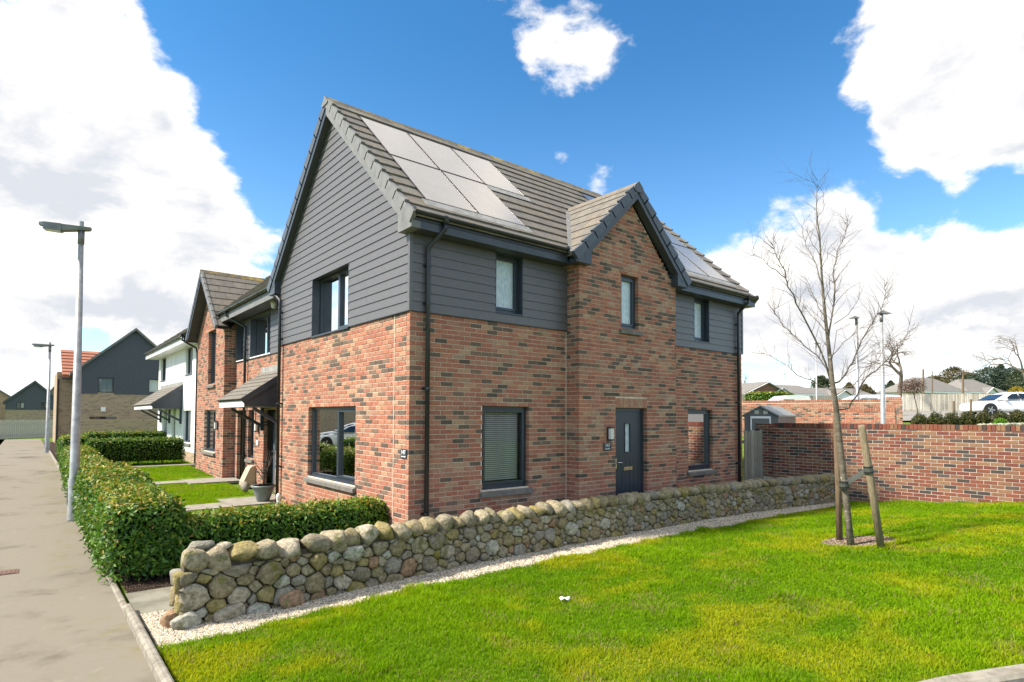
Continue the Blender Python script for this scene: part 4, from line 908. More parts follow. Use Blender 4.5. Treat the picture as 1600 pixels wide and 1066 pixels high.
# tiled canopy over the door
def canopy(parent, Xw, Xf, y0, y1, zb, zt, braces, F, boards_m='anthracite', rows=7):
    mb = MB(); mb.prism([(Xw, y0, zb), (Xf, y0, zb), (Xf, y0, zb+.14), (Xw, y0, zt-.02)], (0, .05, 0)); mb.prism([(Xw, y1-.05, zb), (Xf, y1-.05, zb), (Xf, y1-.05, zb+.14), (Xw, y1-.05, zt-.02)], (0, .05, 0)); c = mb.build('canopy', boards_m, parent)
    mb = MB(); mb.box(Xf-.02, Xf-.001, y0-.02, y1+.02, zb-.005, zb+.145); mb.build('canopy_fascia', 'upvc_white', c)
    mb = MB(); mb.box(Xf, Xw, y0+.05, y1-.05, zb+.01, zb+.025); mb.build('canopy_soffit', 'upvc_white', c)
    S_ = np.array([Xw-Xf+.06, 0, zt-zb-.14]); L_ = np.linalg.norm(S_); S_ = S_/L_; g_ = L_/rows; O_ = np.array([Xf-.06, 0, zb+.16]); N_ = np.array([-S_[2], 0, S_[0]]); tt = []
    for r in range(rows):
        u = y0-.05-(0 if r % 2 else .12)
        while u < y1+.05:
            a, b = max(u, y0-.05)+.002, min(u+.25, y1+.05)-.002; u += .25
            if b-a < .03: continue
            P = lambda uu, ss, n: O_+S_*ss+N_*n+np.array([0, uu, 0]); s0, s1 = r*g_-.01, (r+1)*g_+.02
            tt.append(([P(a, s0, .018), P(b, s0, .018), P(b, s1, .002), P(a, s1, .002), P(a, s0, .038), P(b, s0, .038), P(b, s1, .022), P(a, s1, .022)], r, a, b))
    mb = MB(); P = lambda uu, ss, n: O_+S_*ss+N_*n+np.array([0, uu, 0]); mb.hexa([P(y0, 0, -.03), P(y1, 0, -.03), P(y1, L_, -.03), P(y0, L_, -.03), P(y0, 0, 0), P(y1, 0, 0), P(y1, L_, 0), P(y0, L_, 0)]); mb.build('canopy_deck', 'soffit', c)
    tile_field(tt, c, 0)
    mb = MB(); mb.hexa([P(y0-.06, -.02, -.09), P(y0-.02, -.02, -.09), P(y0-.02, L_, -.09), P(y0-.06, L_, -.09), P(y0-.06, -.02, .04), P(y0-.02, -.02, .04), P(y0-.02, L_, .04), P(y0-.06, L_, .04)]); mb.build('canopy_verge', boards_m, c)
    mb = MB(); mb.box(Xw-.012, Xw-.001, y0-.1, y1+.1, zt-.05, zt+.18); mb.build('canopy_flashing', 'lead', c)
    for yb in braces:
        mb = MB(); mb.beam((Xw-.04, yb, zb-.48), (Xf+.22, yb, zb-.03), .07, .09, up=(0, 1, 0)); mb.box(Xw-.08, Xw-.002, yb-.035, yb+.035, zb-.60, zb); mb.build('brace', boards_m, c)
    return c
canopy(nb, NX, -.60, 6.45, 8.62, 2.23, 3.12, (6.55, 8.45), FN)
# pot with bare twigs, ornament, stone beside the path
pot = thing('plant_pot', 'grey-green plant pot with bare twigs beside the terraced house door', 'plant pot', (-.18, 6.35, .09))
mb = MB(); c = np.array([-.18, 6.35, .07]); mb.tube([c, c+(0, 0, .02), c+(0, 0, .22), c+(0, 0, .30), c+(0, 0, .31), c+(0, 0, .36), c+(0, 0, .36), c+(0, 0, .31)], [.13, .14, .21, .235, .26, .265, .235, .225], 20); mb.build('pot', 'pot', pot, smooth=True)
mb = MB(); mb.tube([c+(0, 0, .30), c+(0, 0, .32)], .225, 16); mb.build('compost', 'soil', pot)
mb = MB(); rnd = random.Random(4); mb.tube([c+(0, 0, .3), c+(.01, .02, .5), c+(0, .05, .75)], [.022, .018, .012], 6)
for k in range(9):
    a = rnd.uniform(0, 6.28); p0 = c+(0, .02, .42+.04*k); p1 = p0+np.array([math.cos(a)*.14, math.sin(a)*.16, .18]); p2 = p1+np.array([math.cos(a)*.08, math.sin(a)*.1, .26]); mb.tube([p0, p1, p2], [.010, .008, .004], 5)
mb.build('twigs', 'twig', pot, smooth=True)
orn = thing('garden_ornament', 'small white upright garden ornament on grass against the brick gable', 'ornament', (-.16, 5.36, 0))
mb = MB(); q = np.array([-.16, 5.36, 0.]); mb.tube([q, q+(0, 0, .03), q+(.01, 0, .16), q+(.0, 0, .18), q+(0, 0, .24), q+(0, 0, .30), q+(0, 0, .34)], [.075, .08, .045, .035, .052, .048, .012], 12); mb.build('figure', 'upvc_white', orn, smooth=True)
rk = MB(); q = np.array([-.10, 8.15, .17]); rk.tube([q+(0, -.1, -.08), q+(0, -.09, 0), q+(.0, 0, .08), q+(0, .09, .02), q+(0, .1, -.05)], [.03, .09, .11, .08, .02], 9); tag(rk.build('garden_stone', STN[5], None, smooth=True, loc=q-(0, 0, .09)), 'rounded grey stone on the path corner by the hooded meter box', 'stone')
# slab paths to the doors: slabs are pieces of each path
def slab_path(name, label, rects):
    t = thing(name, label, 'path', (rects[0][0], rects[0][2], float(gz(rects[0][0], rects[0][2])))); 
    for x0, x1, y0, y1 in rects:
        mb = MB(); za, zb = float(gz(x0, (y0+y1)/2)), float(gz(x1, (y0+y1)/2)); g_ = .006
        mb.hexa([(x0+g_, y0+g_, za-.05), (x1-g_, y0+g_, zb-.05), (x1-g_, y1-g_, zb-.05), (x0+g_, y1-g_, za-.05), (x0+g_, y0+g_, za+.022), (x1-g_, y0+g_, zb+.022), (x1-g_, y1-g_, zb+.022), (x0+g_, y1-g_, za+.022)]); mb.build('paving_slab', 'slab', t)
slab_path('garden_path', 'pale slab path leading to the canopied door', [(-2.75+.6*k, -2.15+.6*k, 5.95, 6.75) for k in range(3)]+[(-.95+.45*k, -.5+.45*k, 5.95, 7.5) for k in range(3)])
slab_path('garden_path', 'pale slab path leading to the second door by the projecting gable', [(-2.75+.6*k, -2.15+.6*k, 10.6, 11.25) for k in range(3)]+[(-.95+.45*k, -.5+.45*k, 10.2, 11.8) for k in range(3)])
slab_path('garden_path', 'pale slab strip in front of the white house beside the far hedge', [(-2.75+.6*k, -2.15+.6*k, 15.5, 16.1) for k in range(5)])

# white rendered house further along
WX = .42; wh = thing('rendered_house', 'white rendered house with dark tiled door canopy further along the path', 'house', (3.5, 20.6, .25))
FW = Face((WX, 0, 0), (0, 1, 0), (-1, 0, 0)); Y0w, Y1w = 16.35, 24.9
hw = [(17.35, 18.62, 3.62, 4.70), (22.9, 24.3, 3.62, 4.70), (17.40, 18.80, .98, 2.22), (20.3, 21.2, .25, 2.32), (22.3, 23.2, .25, 2.32)]
mb = MB(); slab_with_holes(mb, FW, Y0w, Y1w, .62, 5.0, -.12, 0, hw); mb.box(WX, 6.4, Y0w+.001, Y0w+.12, .62, 5.0); mb.box(WX, 6.4, Y1w-.12, Y1w-.001, .62, 5.0); mb.build('wall', 'white_render', wh)
mb = MB(); slab_with_holes(mb, FW, Y0w+.01, Y1w-.01, -.2, .62, -.12, -.012, hw[3:]); mb.box(WX+.12, 6.4, Y0w+.012, Y0w+.12, -.2, .62); mb.build('base_course', 'buff_coursed', wh)
for h, br_, ins in ((hw[0], (18.0,), ['half', 'white']), (hw[1], (), ['white']), (hw[2], (17.9,), ['half', 'white'])): window(FW, *h, wh, bars=br_, rec=.09, sill='stone' if h[2] < 1 else 'metal', inside=ins)
for h in hw[3:]: front_door(FW, *h, wh, m='upvc_white', rec=.10)
canopy(wh, WX, -.62, 19.05, 24.0, 2.28, 3.22, (19.15, 21.6, 23.8), FW)
rf = MB(); ze = 4.93; xr = 3.4; zr = ze+(xr+.1)*math.tan(math.radians(38))
P_ = [(-.10, Y0w-.2, ze), (-.10, Y1w+.2, ze), (xr, Y1w+.2, zr), (xr, Y0w-.2, zr), (6.9, Y1w+.2, ze), (6.9, Y0w-.2, ze)]
rf.add(P_+[(p[0], p[1], p[2]-.1) for p in P_], [(0, 1, 2, 3), (3, 2, 4, 5), (6, 7, 8, 9), (9, 8, 10, 11), (0, 3, 5, 11, 9, 6), (1, 2, 4, 10, 8, 7)]); rfo = rf.build('roof', 'tile_1', wh)
c38, s38 = math.cos(math.radians(38)), math.sin(math.radians(38)); tile_field(tile_row_boxes(np.array([-.10, Y0w-.2, ze]), (c38, 0, s38), (0, 1, 0), .34, .335, 13, 0, Y1w-Y0w+.4), rfo, 0)
mb = MB(); mb.box(-.09, -.07, Y0w-.2, Y1w+.2, 4.68, 4.9); mb.build('fascia', 'upvc_white', wh); mb = MB(); mb.box(-.07, WX-.002, Y0w-.2, Y1w+.2, 4.70, 4.715); mb.build('soffit', 'upvc_white', wh)
mb = MB(); mb.prism([(-.10, Y0w-.2, 4.68), (.8, Y0w-.2, 4.68), (.8, Y0w-.2, 5.60), (-.10, Y0w-.2, 4.88)], (0, .03, 0)); mb.build('barge_board', 'anthracite', wh)
gutter((-.145, Y0w-.2, 4.92), (-.145, Y1w+.2, 4.92), wh); mb = MB(); mb.tube([(-.145, Y0w-.1, 4.86), (-.14, Y0w-.1, 4.75), (.32, Y0w-.12, 4.5), (.36, Y0w-.12, 4.3), (.36, Y0w-.12, .3)], .034, 10); mb.build('downpipe', 'black_plastic', wh, smooth=True)

# buff brick house with dark gable, red roof
bh = thing('gable_house', 'buff brick house with dark clad gable and red tiled roof behind', 'house', (1.0, 36.5, .3))
Yg = 36.0; xL, xRr = px(128, 577, 'y', Yg)[0]-.1, 0; ap = px(212, 516, 'y', Yg); xL = px(117, 585, 'y', Yg)[0]; xRr = 2*ap[0]-xL; zcl = px(170, 616, 'y', Yg)[2]; zev = px(128, 578, 'y', Yg)[2]-.1
FB = Face((0, Yg, 0), (1, 0, 0), (0, -1, 0))
w_a = px(153, 589, 'y', Yg); w_b = px(178, 614, 'y', Yg); w_c = px(232, 592, 'y', Yg); w_d = px(247, 615, 'y', Yg)
hb = [(w_a[0], w_b[0], w_b[2], w_a[2]), (w_c[0], w_d[0]+.3, w_d[2], w_c[2])]; l_a = px(140, 651, 'y', Yg); l_b = px(182, 653, 'y', Yg)
mb = MB(); slab_with_holes(mb, FB, xL, xRr, -.2, zev, -.25, 0, hb+[(l_a[0], l_b[0], .9, l_a[2])]); mb.box(xL-.8, xL+.01, Yg+1.2, Yg+6, -.2, zev); mb.build('wall', 'buff_coursed', bh)
sl_ = (ap[2]-zev)/(ap[0]-xL); pf = lambda z: (ap[0]-(ap[2]-z)/sl_, ap[0]+(ap[2]-z)/sl_) if z > zev else (xL, xRr)
boards(FB, xL, xRr, zcl, ap[2]-.15, bh, hb, prof=pf, m='cladding_far', pitch=.17)
mb = MB(); mb.prism([(xL, Yg+.02, zev), (xRr, Yg+.02, zev), (ap[0], Yg+.02, ap[2]-.12)], (0, .2, 0)); mb.build('gable_wall', 'cladding_far', bh)
for h, ins in zip(hb, (['curtain'], ['white'])): window(FB, *h, bh, bars=(), rec=.05, inside=ins, fw=.06)
mb = MB(); FB.box(mb, l_a[0], l_b[0], .9, l_a[2], -.22, -.1); mb.build('ground_window', 'car_glass', bh)
mb = MB(); q = px(161, 640, 'y', Yg); FB.box(mb, q[0]-.12, q[0]+.12, q[2]-.12, q[2]+.15, .002, .12); mb.build('wall_light', 'upvc_white', bh)
for s_ in (-1, 1):
    xo = ap[0]+s_*(ap[0]-xL+.25); zo = ap[2]-sl_*(ap[0]-xL+.25); mb = MB()
    A = [(ap[0], Yg-.25, ap[2]+.12), (xo, Yg-.25, zo+.12), (xo, Yg+5, zo+.12), (ap[0], Yg+5, ap[2]+.12)]; mb.add(A+[(p[0], p[1], p[2]-.16) for p in A], [(0, 1, 2, 3), (4, 5, 6, 7), (0, 1, 5, 4), (1, 2, 6, 5), (2, 3, 7, 6), (3, 0, 4, 7)]); mb.build('gable_roof', 'verge_grey', bh)
rd = px(103, 552, 'y', Yg+3); xe = px(100, 590, 'y', Yg+1)
mb = MB(); A = [(xe[0]-.1, Yg+.7, xe[2]+.1), (xRr+2.5, Yg+.7, xe[2]+.1), (xRr+2.5, Yg+3.9, rd[2]+.25), (xe[0]-.1, Yg+3.9, rd[2]+.25)]; mb.add(A+[(p[0], p[1], p[2]-.12) for p in A], [(0, 1, 2, 3), (4, 5, 6, 7), (0, 1, 5, 4), (1, 2, 6, 5), (2, 3, 7, 6), (3, 0, 4, 7)]); red_o = mb.build('roof', 'red_tile', bh)
a_, b_ = np.array(A[0]), np.array(A[3]); Sd = (b_-a_)/np.linalg.norm(b_-a_); Lr = np.linalg.norm(b_-a_); mbr = MB()
for r in range(8):
    s0, s1 = Lr*r/8, Lr*(r+1)/8+.03; Nd = np.cross((1, 0, 0), Sd); P = lambda xx, s, n: a_+np.array([xx, 0, 0])+Sd*s+Nd*n
    mb = MB(); wdt = A[1][0]-A[0][0]; mb.hexa([P(0, s0, .0), P(wdt, s0, .0), P(wdt, s1, 0), P(0, s1, 0), P(0, s0, .09), P(wdt, s0, .09), P(wdt, s1, .035), P(0, s1, .035)]); mb.build('tile_course', 'red_tile', red_o)
mb = MB(); mb.box(xe[0]-.1, xL+.1, Yg+.72, Yg+.85, xe[2]-.12, xe[2]+.08); mb.build('gutter', 'black_plastic', bh)
mb = MB(); mb.tube([(xL-.75, Yg+1.1, xe[2]-.1), (xL-.75, Yg+1.1, .2)], .05, 8); mb.build('downpipe', 'black_plastic', bh)
gw = thing('buff_garden_wall', 'buff brick garden wall in front of the dark gabled house', 'wall', (0, 33.8, .3)); FGW = Face((0, 33.6, 0), (1, 0, 0), (0, -1, 0))
a_, b_ = px(126, 655, 'y', 33.6)[0], 2.2; zt = px(150, 655.5, 'y', 33.6)[2]; mb = MB(); FGW.box(mb, a_, b_, 0, zt-.1, -.215, 0); mb.build('wall_body', 'buff_coursed', gw)
n = int((b_-a_)/.075)
mb = MB()
for k in range(n): FGW.box(mb, a_+k*.075+.003, a_+(k+1)*.075-.003, zt-.1, zt, -.22, .004)
mb.build('coping', 'buff_brick', gw)

# timber fence closing the path, far houses beyond
def fence(name, label, P0, P1, h, n, zf=None, gap=.012, m='timber_grey', rails=True, cat='fence'):
    P0 = np.array(P0, float); P1 = np.array(P1, float); t = thing(name, label, cat, tuple((P0+P1)/2)); d = P1-P0; L = np.linalg.norm(d); d /= L; nrm = np.array([d[1], -d[0], 0]); w = L/n; rnd = random.Random(n)
    cache = []
    for k in range(n):
        c = P0+d*(k+.5)*w; q = rnd.uniform(-.03, .02); mb = MB(); ww = w/2-gap/2; off = nrm*rnd.uniform(0, .01)
        mb.hexa([c-d*ww+off, c+d*ww+off, c+d*ww+off+nrm*.02, c-d*ww+off+nrm*.02]+[p+np.array([0, 0, h+q]) for p in (c-d*ww+off, c+d*ww+off, c+d*ww+off+nrm*.02, c-d*ww+off+nrm*.02)]); mb.build('board', m if m != 'timber_grey' else 'board_%d' % rnd.randrange(4), t)
    if rails:
        for zz in (.3, h-.3):
            mb = MB(); mb.beam(P0+(0, 0, zz)-nrm*.03, P1+(0, 0, zz)-nrm*.03, .05, .08); mb.build('rail', m, t)
    return t
q0, q1 = px(-60, 688, 'z', .25), px(104, 682, 'z', .25); fence('timber_fence', 'weathered grey timber fence closing the end of the footpath', (*q0[:2], .22), (*q1[:2], .22), 1.42, 56, gap=.014, m='fence_pale')
def gable_house(name, label, Y, apx, eL, eR, clb, base_z, wins, mwall, mgab, roof_m):
    a = px(*apx, 'y', Y); l = px(*eL, 'y', Y); r = px(*eR, 'y', Y); zc = px(*clb, 'y', Y)[2]; t = thing(name, label, 'house', (a[0], Y, base_z)); Fc = Face((0, Y, 0), (1, 0, 0), (0, -1, 0))
    ze = min(l[2], r[2]); hs = [(px(x0, y0, 'y', Y)[0], px(x1, y1, 'y', Y)[0], px(x1, y1, 'y', Y)[2], px(x0, y0, 'y', Y)[2]) for x0, y0, x1, y1 in wins]
    mb = MB(); slab_with_holes(mb, Fc, l[0]+.3, r[0]-.3, base_z, zc, -.3, 0, hs); mb.box(l[0]+.3, r[0]-.3, Y+.3, Y+9, base_z, ze); mb.build('wall', mwall, t)
    mb = MB(); slab_with_holes(mb, Fc, l[0]+.28, r[0]-.28, zc, ze+.0, -.3, .03, hs); mb.prism([Fc.P(l[0]+.28, ze, .03), Fc.P(r[0]-.28, ze, .03), Fc.P(a[0], a[2]-.15, .03)], (0, .3, 0)); mb.build('gable_cladding', mgab, t)
    for s_, e_ in ((-1, l), (1, r)):
        A = [(a[0], Y-.3, a[2]), (e_[0], Y-.3, ze), (e_[0], Y+9, ze), (a[0], Y+9, a[2])]; mb = MB(); mb.add(A+[(p[0], p[1], p[2]-.28) for p in A], [(0, 1, 2, 3), (4, 5, 6, 7), (0, 1, 5, 4), (1, 2, 6, 5), (2, 3, 7, 6), (3, 0, 4, 7)]); mb.build('roof', roof_m, t)
    for h in hs: window(Fc, *h, t, bars=((h[0]+h[1])/2,), rec=.05, fw=.08, inside=['half', 'white'], room=True)
    return t
gable_house('gable_house', 'distant house with dark clad gable beyond the timber fence', 92, (55, 594.5), (4, 628), (99, 628), (50, 640.5), -1.2, [(26, 628.5, 38.5, 639), (64.5, 629, 76, 639)], 'buff_coursed', 'cladding_far', 'verge_dark')
gable_house('gable_house', 'distant grey roofed house at the far left beyond the fence', 104, (-12, 602), (-50, 622), (24, 622), (0, 630), -1.2, [], 'buff_coursed', 'buff_brick', 'slate_roof')
gable_house('gable_house', 'distant buff house with grey roof partly behind the near lamp post', 100, (84, 603.5), (62, 621), (122, 634), (80, 628), -1.2, [], 'buff_coursed', 'buff_brick', 'slate_roof')

# ------------------------------------------------------------------ lamp posts
def lamp_post(label, base, h, arm=(-1, 0, 0), r0=.085, head='flat'):
    base = np.array(base, float); t = thing('street_lamp', label, 'lamp post', tuple(base), 'street lamps'); arm = np.array(arm, float); arm /= np.linalg.norm(arm); s_ = np.cross(arm, (0, 0, 1))
    mb = MB(); mb.tube([base, base+(0, 0, .02), base+(0, 0, .75), base+(0, 0, .80), base+(0, 0, h-.2)], [r0*1.12, r0*1.12, r0*1.1, r0*.92, r0*.50], 16); mb.build('column', 'galvanised', t, smooth=True)
    mb = MB(); mb.hexa([base+s_*q+np.array([0, 0, z])+d for d in (arm*(r0*1.02), arm*(r0*1.02+.012)) for q, z in ((-.045, .30), (.045, .30), (.045, .62), (-.045, .62))]); mb.build('access_door', 'galvanised', t)
    top = base+(0, 0, h); mb = MB(); mb.tube([top-(0, 0, .30), top-(0, 0, .04)], r0*.62, 12); mb.build('collar', 'lamp_head', t, smooth=True)
    if head == 'flat':
        mb = MB(); A = lambda a, w, z: top+arm*a+s_*w+np.array([0, 0, z])
        mb.hexa([A(-.14, -.06, -.02), A(-.14, .06, -.02), A(.30, .075, -.09), A(.30, -.075, -.09), A(-.16, -.07, .03), A(-.16, .07, .03), A(.32, .09, .03), A(.32, -.09, .03)]); mb.build('arm', 'lamp_head', t)
        mb = MB(); mb.hexa([A(.30, -.10, -.10), A(.30, .10, -.10), A(.58, .09, -.09), A(.58, -.09, -.09), A(.30, -.10, .035), A(.30, .10, .035), A(.58, .08, .04), A(.58, -.08, .04)]); mb.hexa([A(.58, -.07, -.03), A(.58, .07, -.03), A(.65, .05, -.02), A(.65, -.05, -.02), A(.58, -.07, .04), A(.58, .07, .04), A(.65, .05, .03), A(.65, -.05, .03)]); hd = mb.build('lantern_head', 'lamp_head', t)
        mb = MB(); mb.hexa([A(.32, -.08, -.112), A(.32, .08, -.112), A(.56, .07, -.102), A(.56, -.07, -.102), A(.32, -.08, -.10), A(.32, .08, -.10), A(.56, .07, -.09), A(.56, -.07, -.09)]); mb.build('lens', 'lamp_glass', hd)
        mb = MB(); mb.tube([top+(0, 0, .03), top+(0, 0, .14)], .04, 10); mb.build('photocell', 'galvanised', t)
    else:
        mb = MB(); A = lambda a, w, z: top+arm*a+s_*w+np.array([0, 0, z])
        mb.add([A(-.12, -.1, -.02), A(-.12, .1, -.02), A(.30, .13, -.03), A(.30, -.13, -.03), A(.05, 0, .09)], [(3, 2, 1, 0), (0, 1, 4), (1, 2, 4), (2, 3, 4), (3, 0, 4)]); mb.build('lantern_head', 'lamp_head', t)
    return t
lamp_post('tall galvanised lamp post on the footpath beside the near hedge', (-3.70, 6.15, .03), 5.58, arm=(-1, .25, 0), r0=.088)
b2 = px(74, 708, 'z', .28); lamp_post('galvanised lamp post at the far end of the footpath hedge', (b2[0]-.02, b2[1], .27), 4.95, arm=(-1, .2, 0), r0=.085)
def lamp_at(label, x, ytop, ymid, depth, armdir, r0=.085):
    tp = at(x, ytop, depth); z0 = float(gz(tp[0], tp[1])); lamp_post(label, (tp[0], tp[1], z0-.02), tp[2]-z0, arm=armdir, head='cone', r0=r0)
lamp_at('tallest lamp post behind the garden walls, right of the young tree', 1377, 488, 600, 19.5, (1, -.6, 0), .085)
lamp_at('lamp post behind the young tree with its head pointing left', 1338, 496, 600, 24.5, (-1, .6, 0), .085)
lamp_at('slender distant lamp post seen through the young tree branches', 1275, 536, 600, 40, (1, -.6, 0), .07)
# ------------------------------------------------------------------ garden walls
GX = 10.6; GT = 1.89
gwl = thing('garden_wall', 'long red and buff brick garden wall with white mortar behind the lawn', 'wall', (GX, -4, 0))
FG = Face((GX, 0, 0), (0, -1, 0), (-1, 0, 0)); u0, u1 = .22, 8.4
zb_ = lambda u: float(gz(GX-.15, -u))
mb = MB(); FG.box(mb, u0+.012, u1, -.4, GT-.005-.115, -.205, -.008); core = mb.build('wall_body', 'white_mortar', gwl)
bl = [b for b in lay_bricks(FG, u0, u1, -.15, GT-.112, [], pal=GR, seed=41)]
# coping: bricks on edge
cop = []; n = int((u1-u0)/.0755); rnd = random.Random(9)
for k in range(n): cop.append((u0+k*.0755+.003, u0+(k+1)*.0755-.005, GT-.110, GT+rnd.uniform(-.004, .004), rnd.choice([0, 1, 3, 2, 4, 1, 0]), .004+rnd.uniform(-.003, .003)))
brick_parts([(FG, bl, core)], GR, 300, None, gwl, visible=lambda P: P[2] > gz(GX-.15, P[1])+.05 and 0 < (800+FPX*((P-CAM)@_R)/((P-CAM)@_F)) < 1600, tname='gw')
mbc = MB(); 
for b in cop:
    P = FG.P((b[0]+b[1])/2, (b[2]+b[3])/2); mbb = MB(); FG.box(mbb, b[0], b[1], b[2], b[3], -.215, b[5]); mbb.build('coping_brick', GR[b[4]][0], gwl)
# short end pier, set back, with the gate beside it
mb = MB(); FE = Face((GX+.10, 0, 0), (0, -1, 0), (-1, 0, 0)); FE.box(mb, -.30, .215, -.3, GT-.02, -.215, -.008); pier = mb.build('end_pier', 'white_mortar', gwl)
brick_parts([(FE, lay_bricks(FE, -.30, .215, .5, GT-.02, [], pal=GR, seed=43), pier)], GR, 0, None, pier, tname='gp')
g0, g1 = px(1162, 700, 'y', .12), px(1196, 700, 'y', .12)
fence('garden_gate', 'narrow weathered timber board gate between house corner and brick wall', (g0[0], .12, .0), (g1[0], .12, .0), 1.70, 7, gap=.022, cat='gate')
# taller wall behind with end pier, lower wall in front of it
w2 = thing('rear_garden_wall', 'taller brick wall with end pier behind the metal shed', 'wall', (18, 6, 1))
def wall_seg(parent, A, B, zt, th=.22, pal=BR, seed=1, body='mortar', zb=0.3, cop=True):
    A = np.array([A[0], A[1], 0.]); B = np.array([B[0], B[1], 0.]); d = B-A; L = np.linalg.norm(d); d /= L; nn = np.array([d[1], -d[0], 0.])
    if nn @ (CAM-A)*1 < 0: nn = -nn
    Fx = Face(A, d, nn); mb = MB(); Fx.box(mb, .01, L-.01, zb, zt-.11, -th, -.008); bd = mb.build('wall_body', body, parent)
    bs = lay_bricks(Fx, 0, L, zb, zt-.11, [], pal=pal, seed=seed); 
    if cop:
        r_ = random.Random(seed)
        for k in range(int(L/.075)): bs.append((k*.075+.004, (k+1)*.075-.004, zt-.108, zt, r_.choice([0, 1, 2, 3, 1]), .003))
    brick_parts([(Fx, bs, bd)], pal, 0, None, bd, dep=.12, tname='w%d' % seed); return Fx
A_, B_ = at(1140, 626, 27), at(1383, 622, 23.5); wall_seg(w2, A_, B_, 2.78, seed=51)
P1_ = at(1384, 621, 23.3); P2_ = at(1410, 621, 23.0); wall_seg(w2, P1_, P2_, 2.86, th=.5, seed=52)
w3 = thing('low_garden_wall', 'lower weathered brick wall in front of the rear wall pier', 'wall', (17, 4, 1)); A_, B_ = at(1278, 638, 21.5), at(1399, 640, 19.8); wall_seg(w3, A_, B_, 2.36, seed=53)
# metal shed
sh = thing('garden_shed', 'dark grey metal garden shed with white framed door behind the wall', 'shed', tuple(at(1200, 690, 19)*np.array([1, 1, 0])+np.array([0, 0, .9])))
D0 = 18.5; a = at(1163, 655, D0); b = at(1216, 655, D0+.0); bk = at(1243, 646, D0+2.2); zl = at(1187, 648, D0)[2]; zt = at(1187, 636, D0)[2]; zf = .7
a2, b2_ = a[:2], b[:2]; dpt = (bk[:2]-b2_); c2, d2 = b2_+dpt, a2+dpt; mid = (a2+b2_)/2; midb = mid+dpt
mb = MB(); mb.add([(*a2, zf), (*b2_, zf), (*c2, zf), (*d2, zf), (*a2, zl), (*b2_, zl), (*c2, zl), (*d2, zl), (*mid, zt), (*midb, zt)], [(0, 1, 5, 8, 4), (1, 2, 6, 5), (2, 3, 7, 9, 6), (3, 0, 4, 7)])
for k in range(13):
    p = a2+(b2_-a2)*(k+.5)/13; q = p+(CAM[:2]-p)/np.linalg.norm(CAM[:2]-p)*.012; e_ = (b2_-a2)/np.linalg.norm(b2_-a2)*.02
    mb.hexa([(*(p-e_), zf), (*(p+e_), zf), (*(q+e_), zf), (*(q-e_), zf), (*(p-e_), zl), (*(p+e_), zl), (*(q+e_), zl), (*(q-e_), zl)])
mb.build('body', 'shed_metal', sh)
for s_, e0_, e1_ in ((0, a2, d2), (1, b2_, c2)):
    o_ = (e0_-mid)*.10; mb = MB(); f_ = -dpt/np.linalg.norm(dpt)*.08
    A = [(*(mid+f_), zt+.05), (*(e0_+o_+f_), zl-.02), (*(e1_+o_), zl-.02), (*midb, zt+.05)]; mb.add(A+[(p[0], p[1], p[2]-.05) for p in A], [(0, 1, 2, 3), (4, 5, 6, 7), (0, 1, 5, 4), (1, 2, 6, 5), (2, 3, 7, 6), (3, 0, 4, 7)]); mb.build('roof', 'lead' if s_ else 'shed_metal', sh)
fw = (CAM[:2]-mid)/np.linalg.norm(CAM[:2]-mid); dr = (b2_-a2)
def onf(t, z, o): p = a2+dr*t+fw*o; return np.array([p[0], p[1], z])
def fpanel(name, t0, t1, z0, z1, o0, o1, m, par): mb = MB(); mb.hexa([onf(t0, z0, o0), onf(t1, z0, o0), onf(t1, z0, o1), onf(t0, z0, o1), onf(t0, z1, o0), onf(t1, z1, o0), onf(t1, z1, o1), onf(t0, z1, o1)]); return mb.build(name, m, par)
dd = fpanel('door', .22, .74, zf, zl-.12, .012, .03, 'shed_metal', sh)
for t0, t1, z0, z1 in ((.18, .22, zf, zl-.05), (.74, .78, zf, zl-.05), (.22, .74, zl-.12, zl-.05)): fpanel('door_frame', t0, t1, z0, z1, .012, .045, 'upvc_white', dd)
fpanel('vent_light', .30, .43, zl+.02, zl+.13, .002, .02, 'shed_light', sh); fpanel('vent_light', .56, .69, zl+.02, zl+.13, .002, .02, 'shed_light', sh)

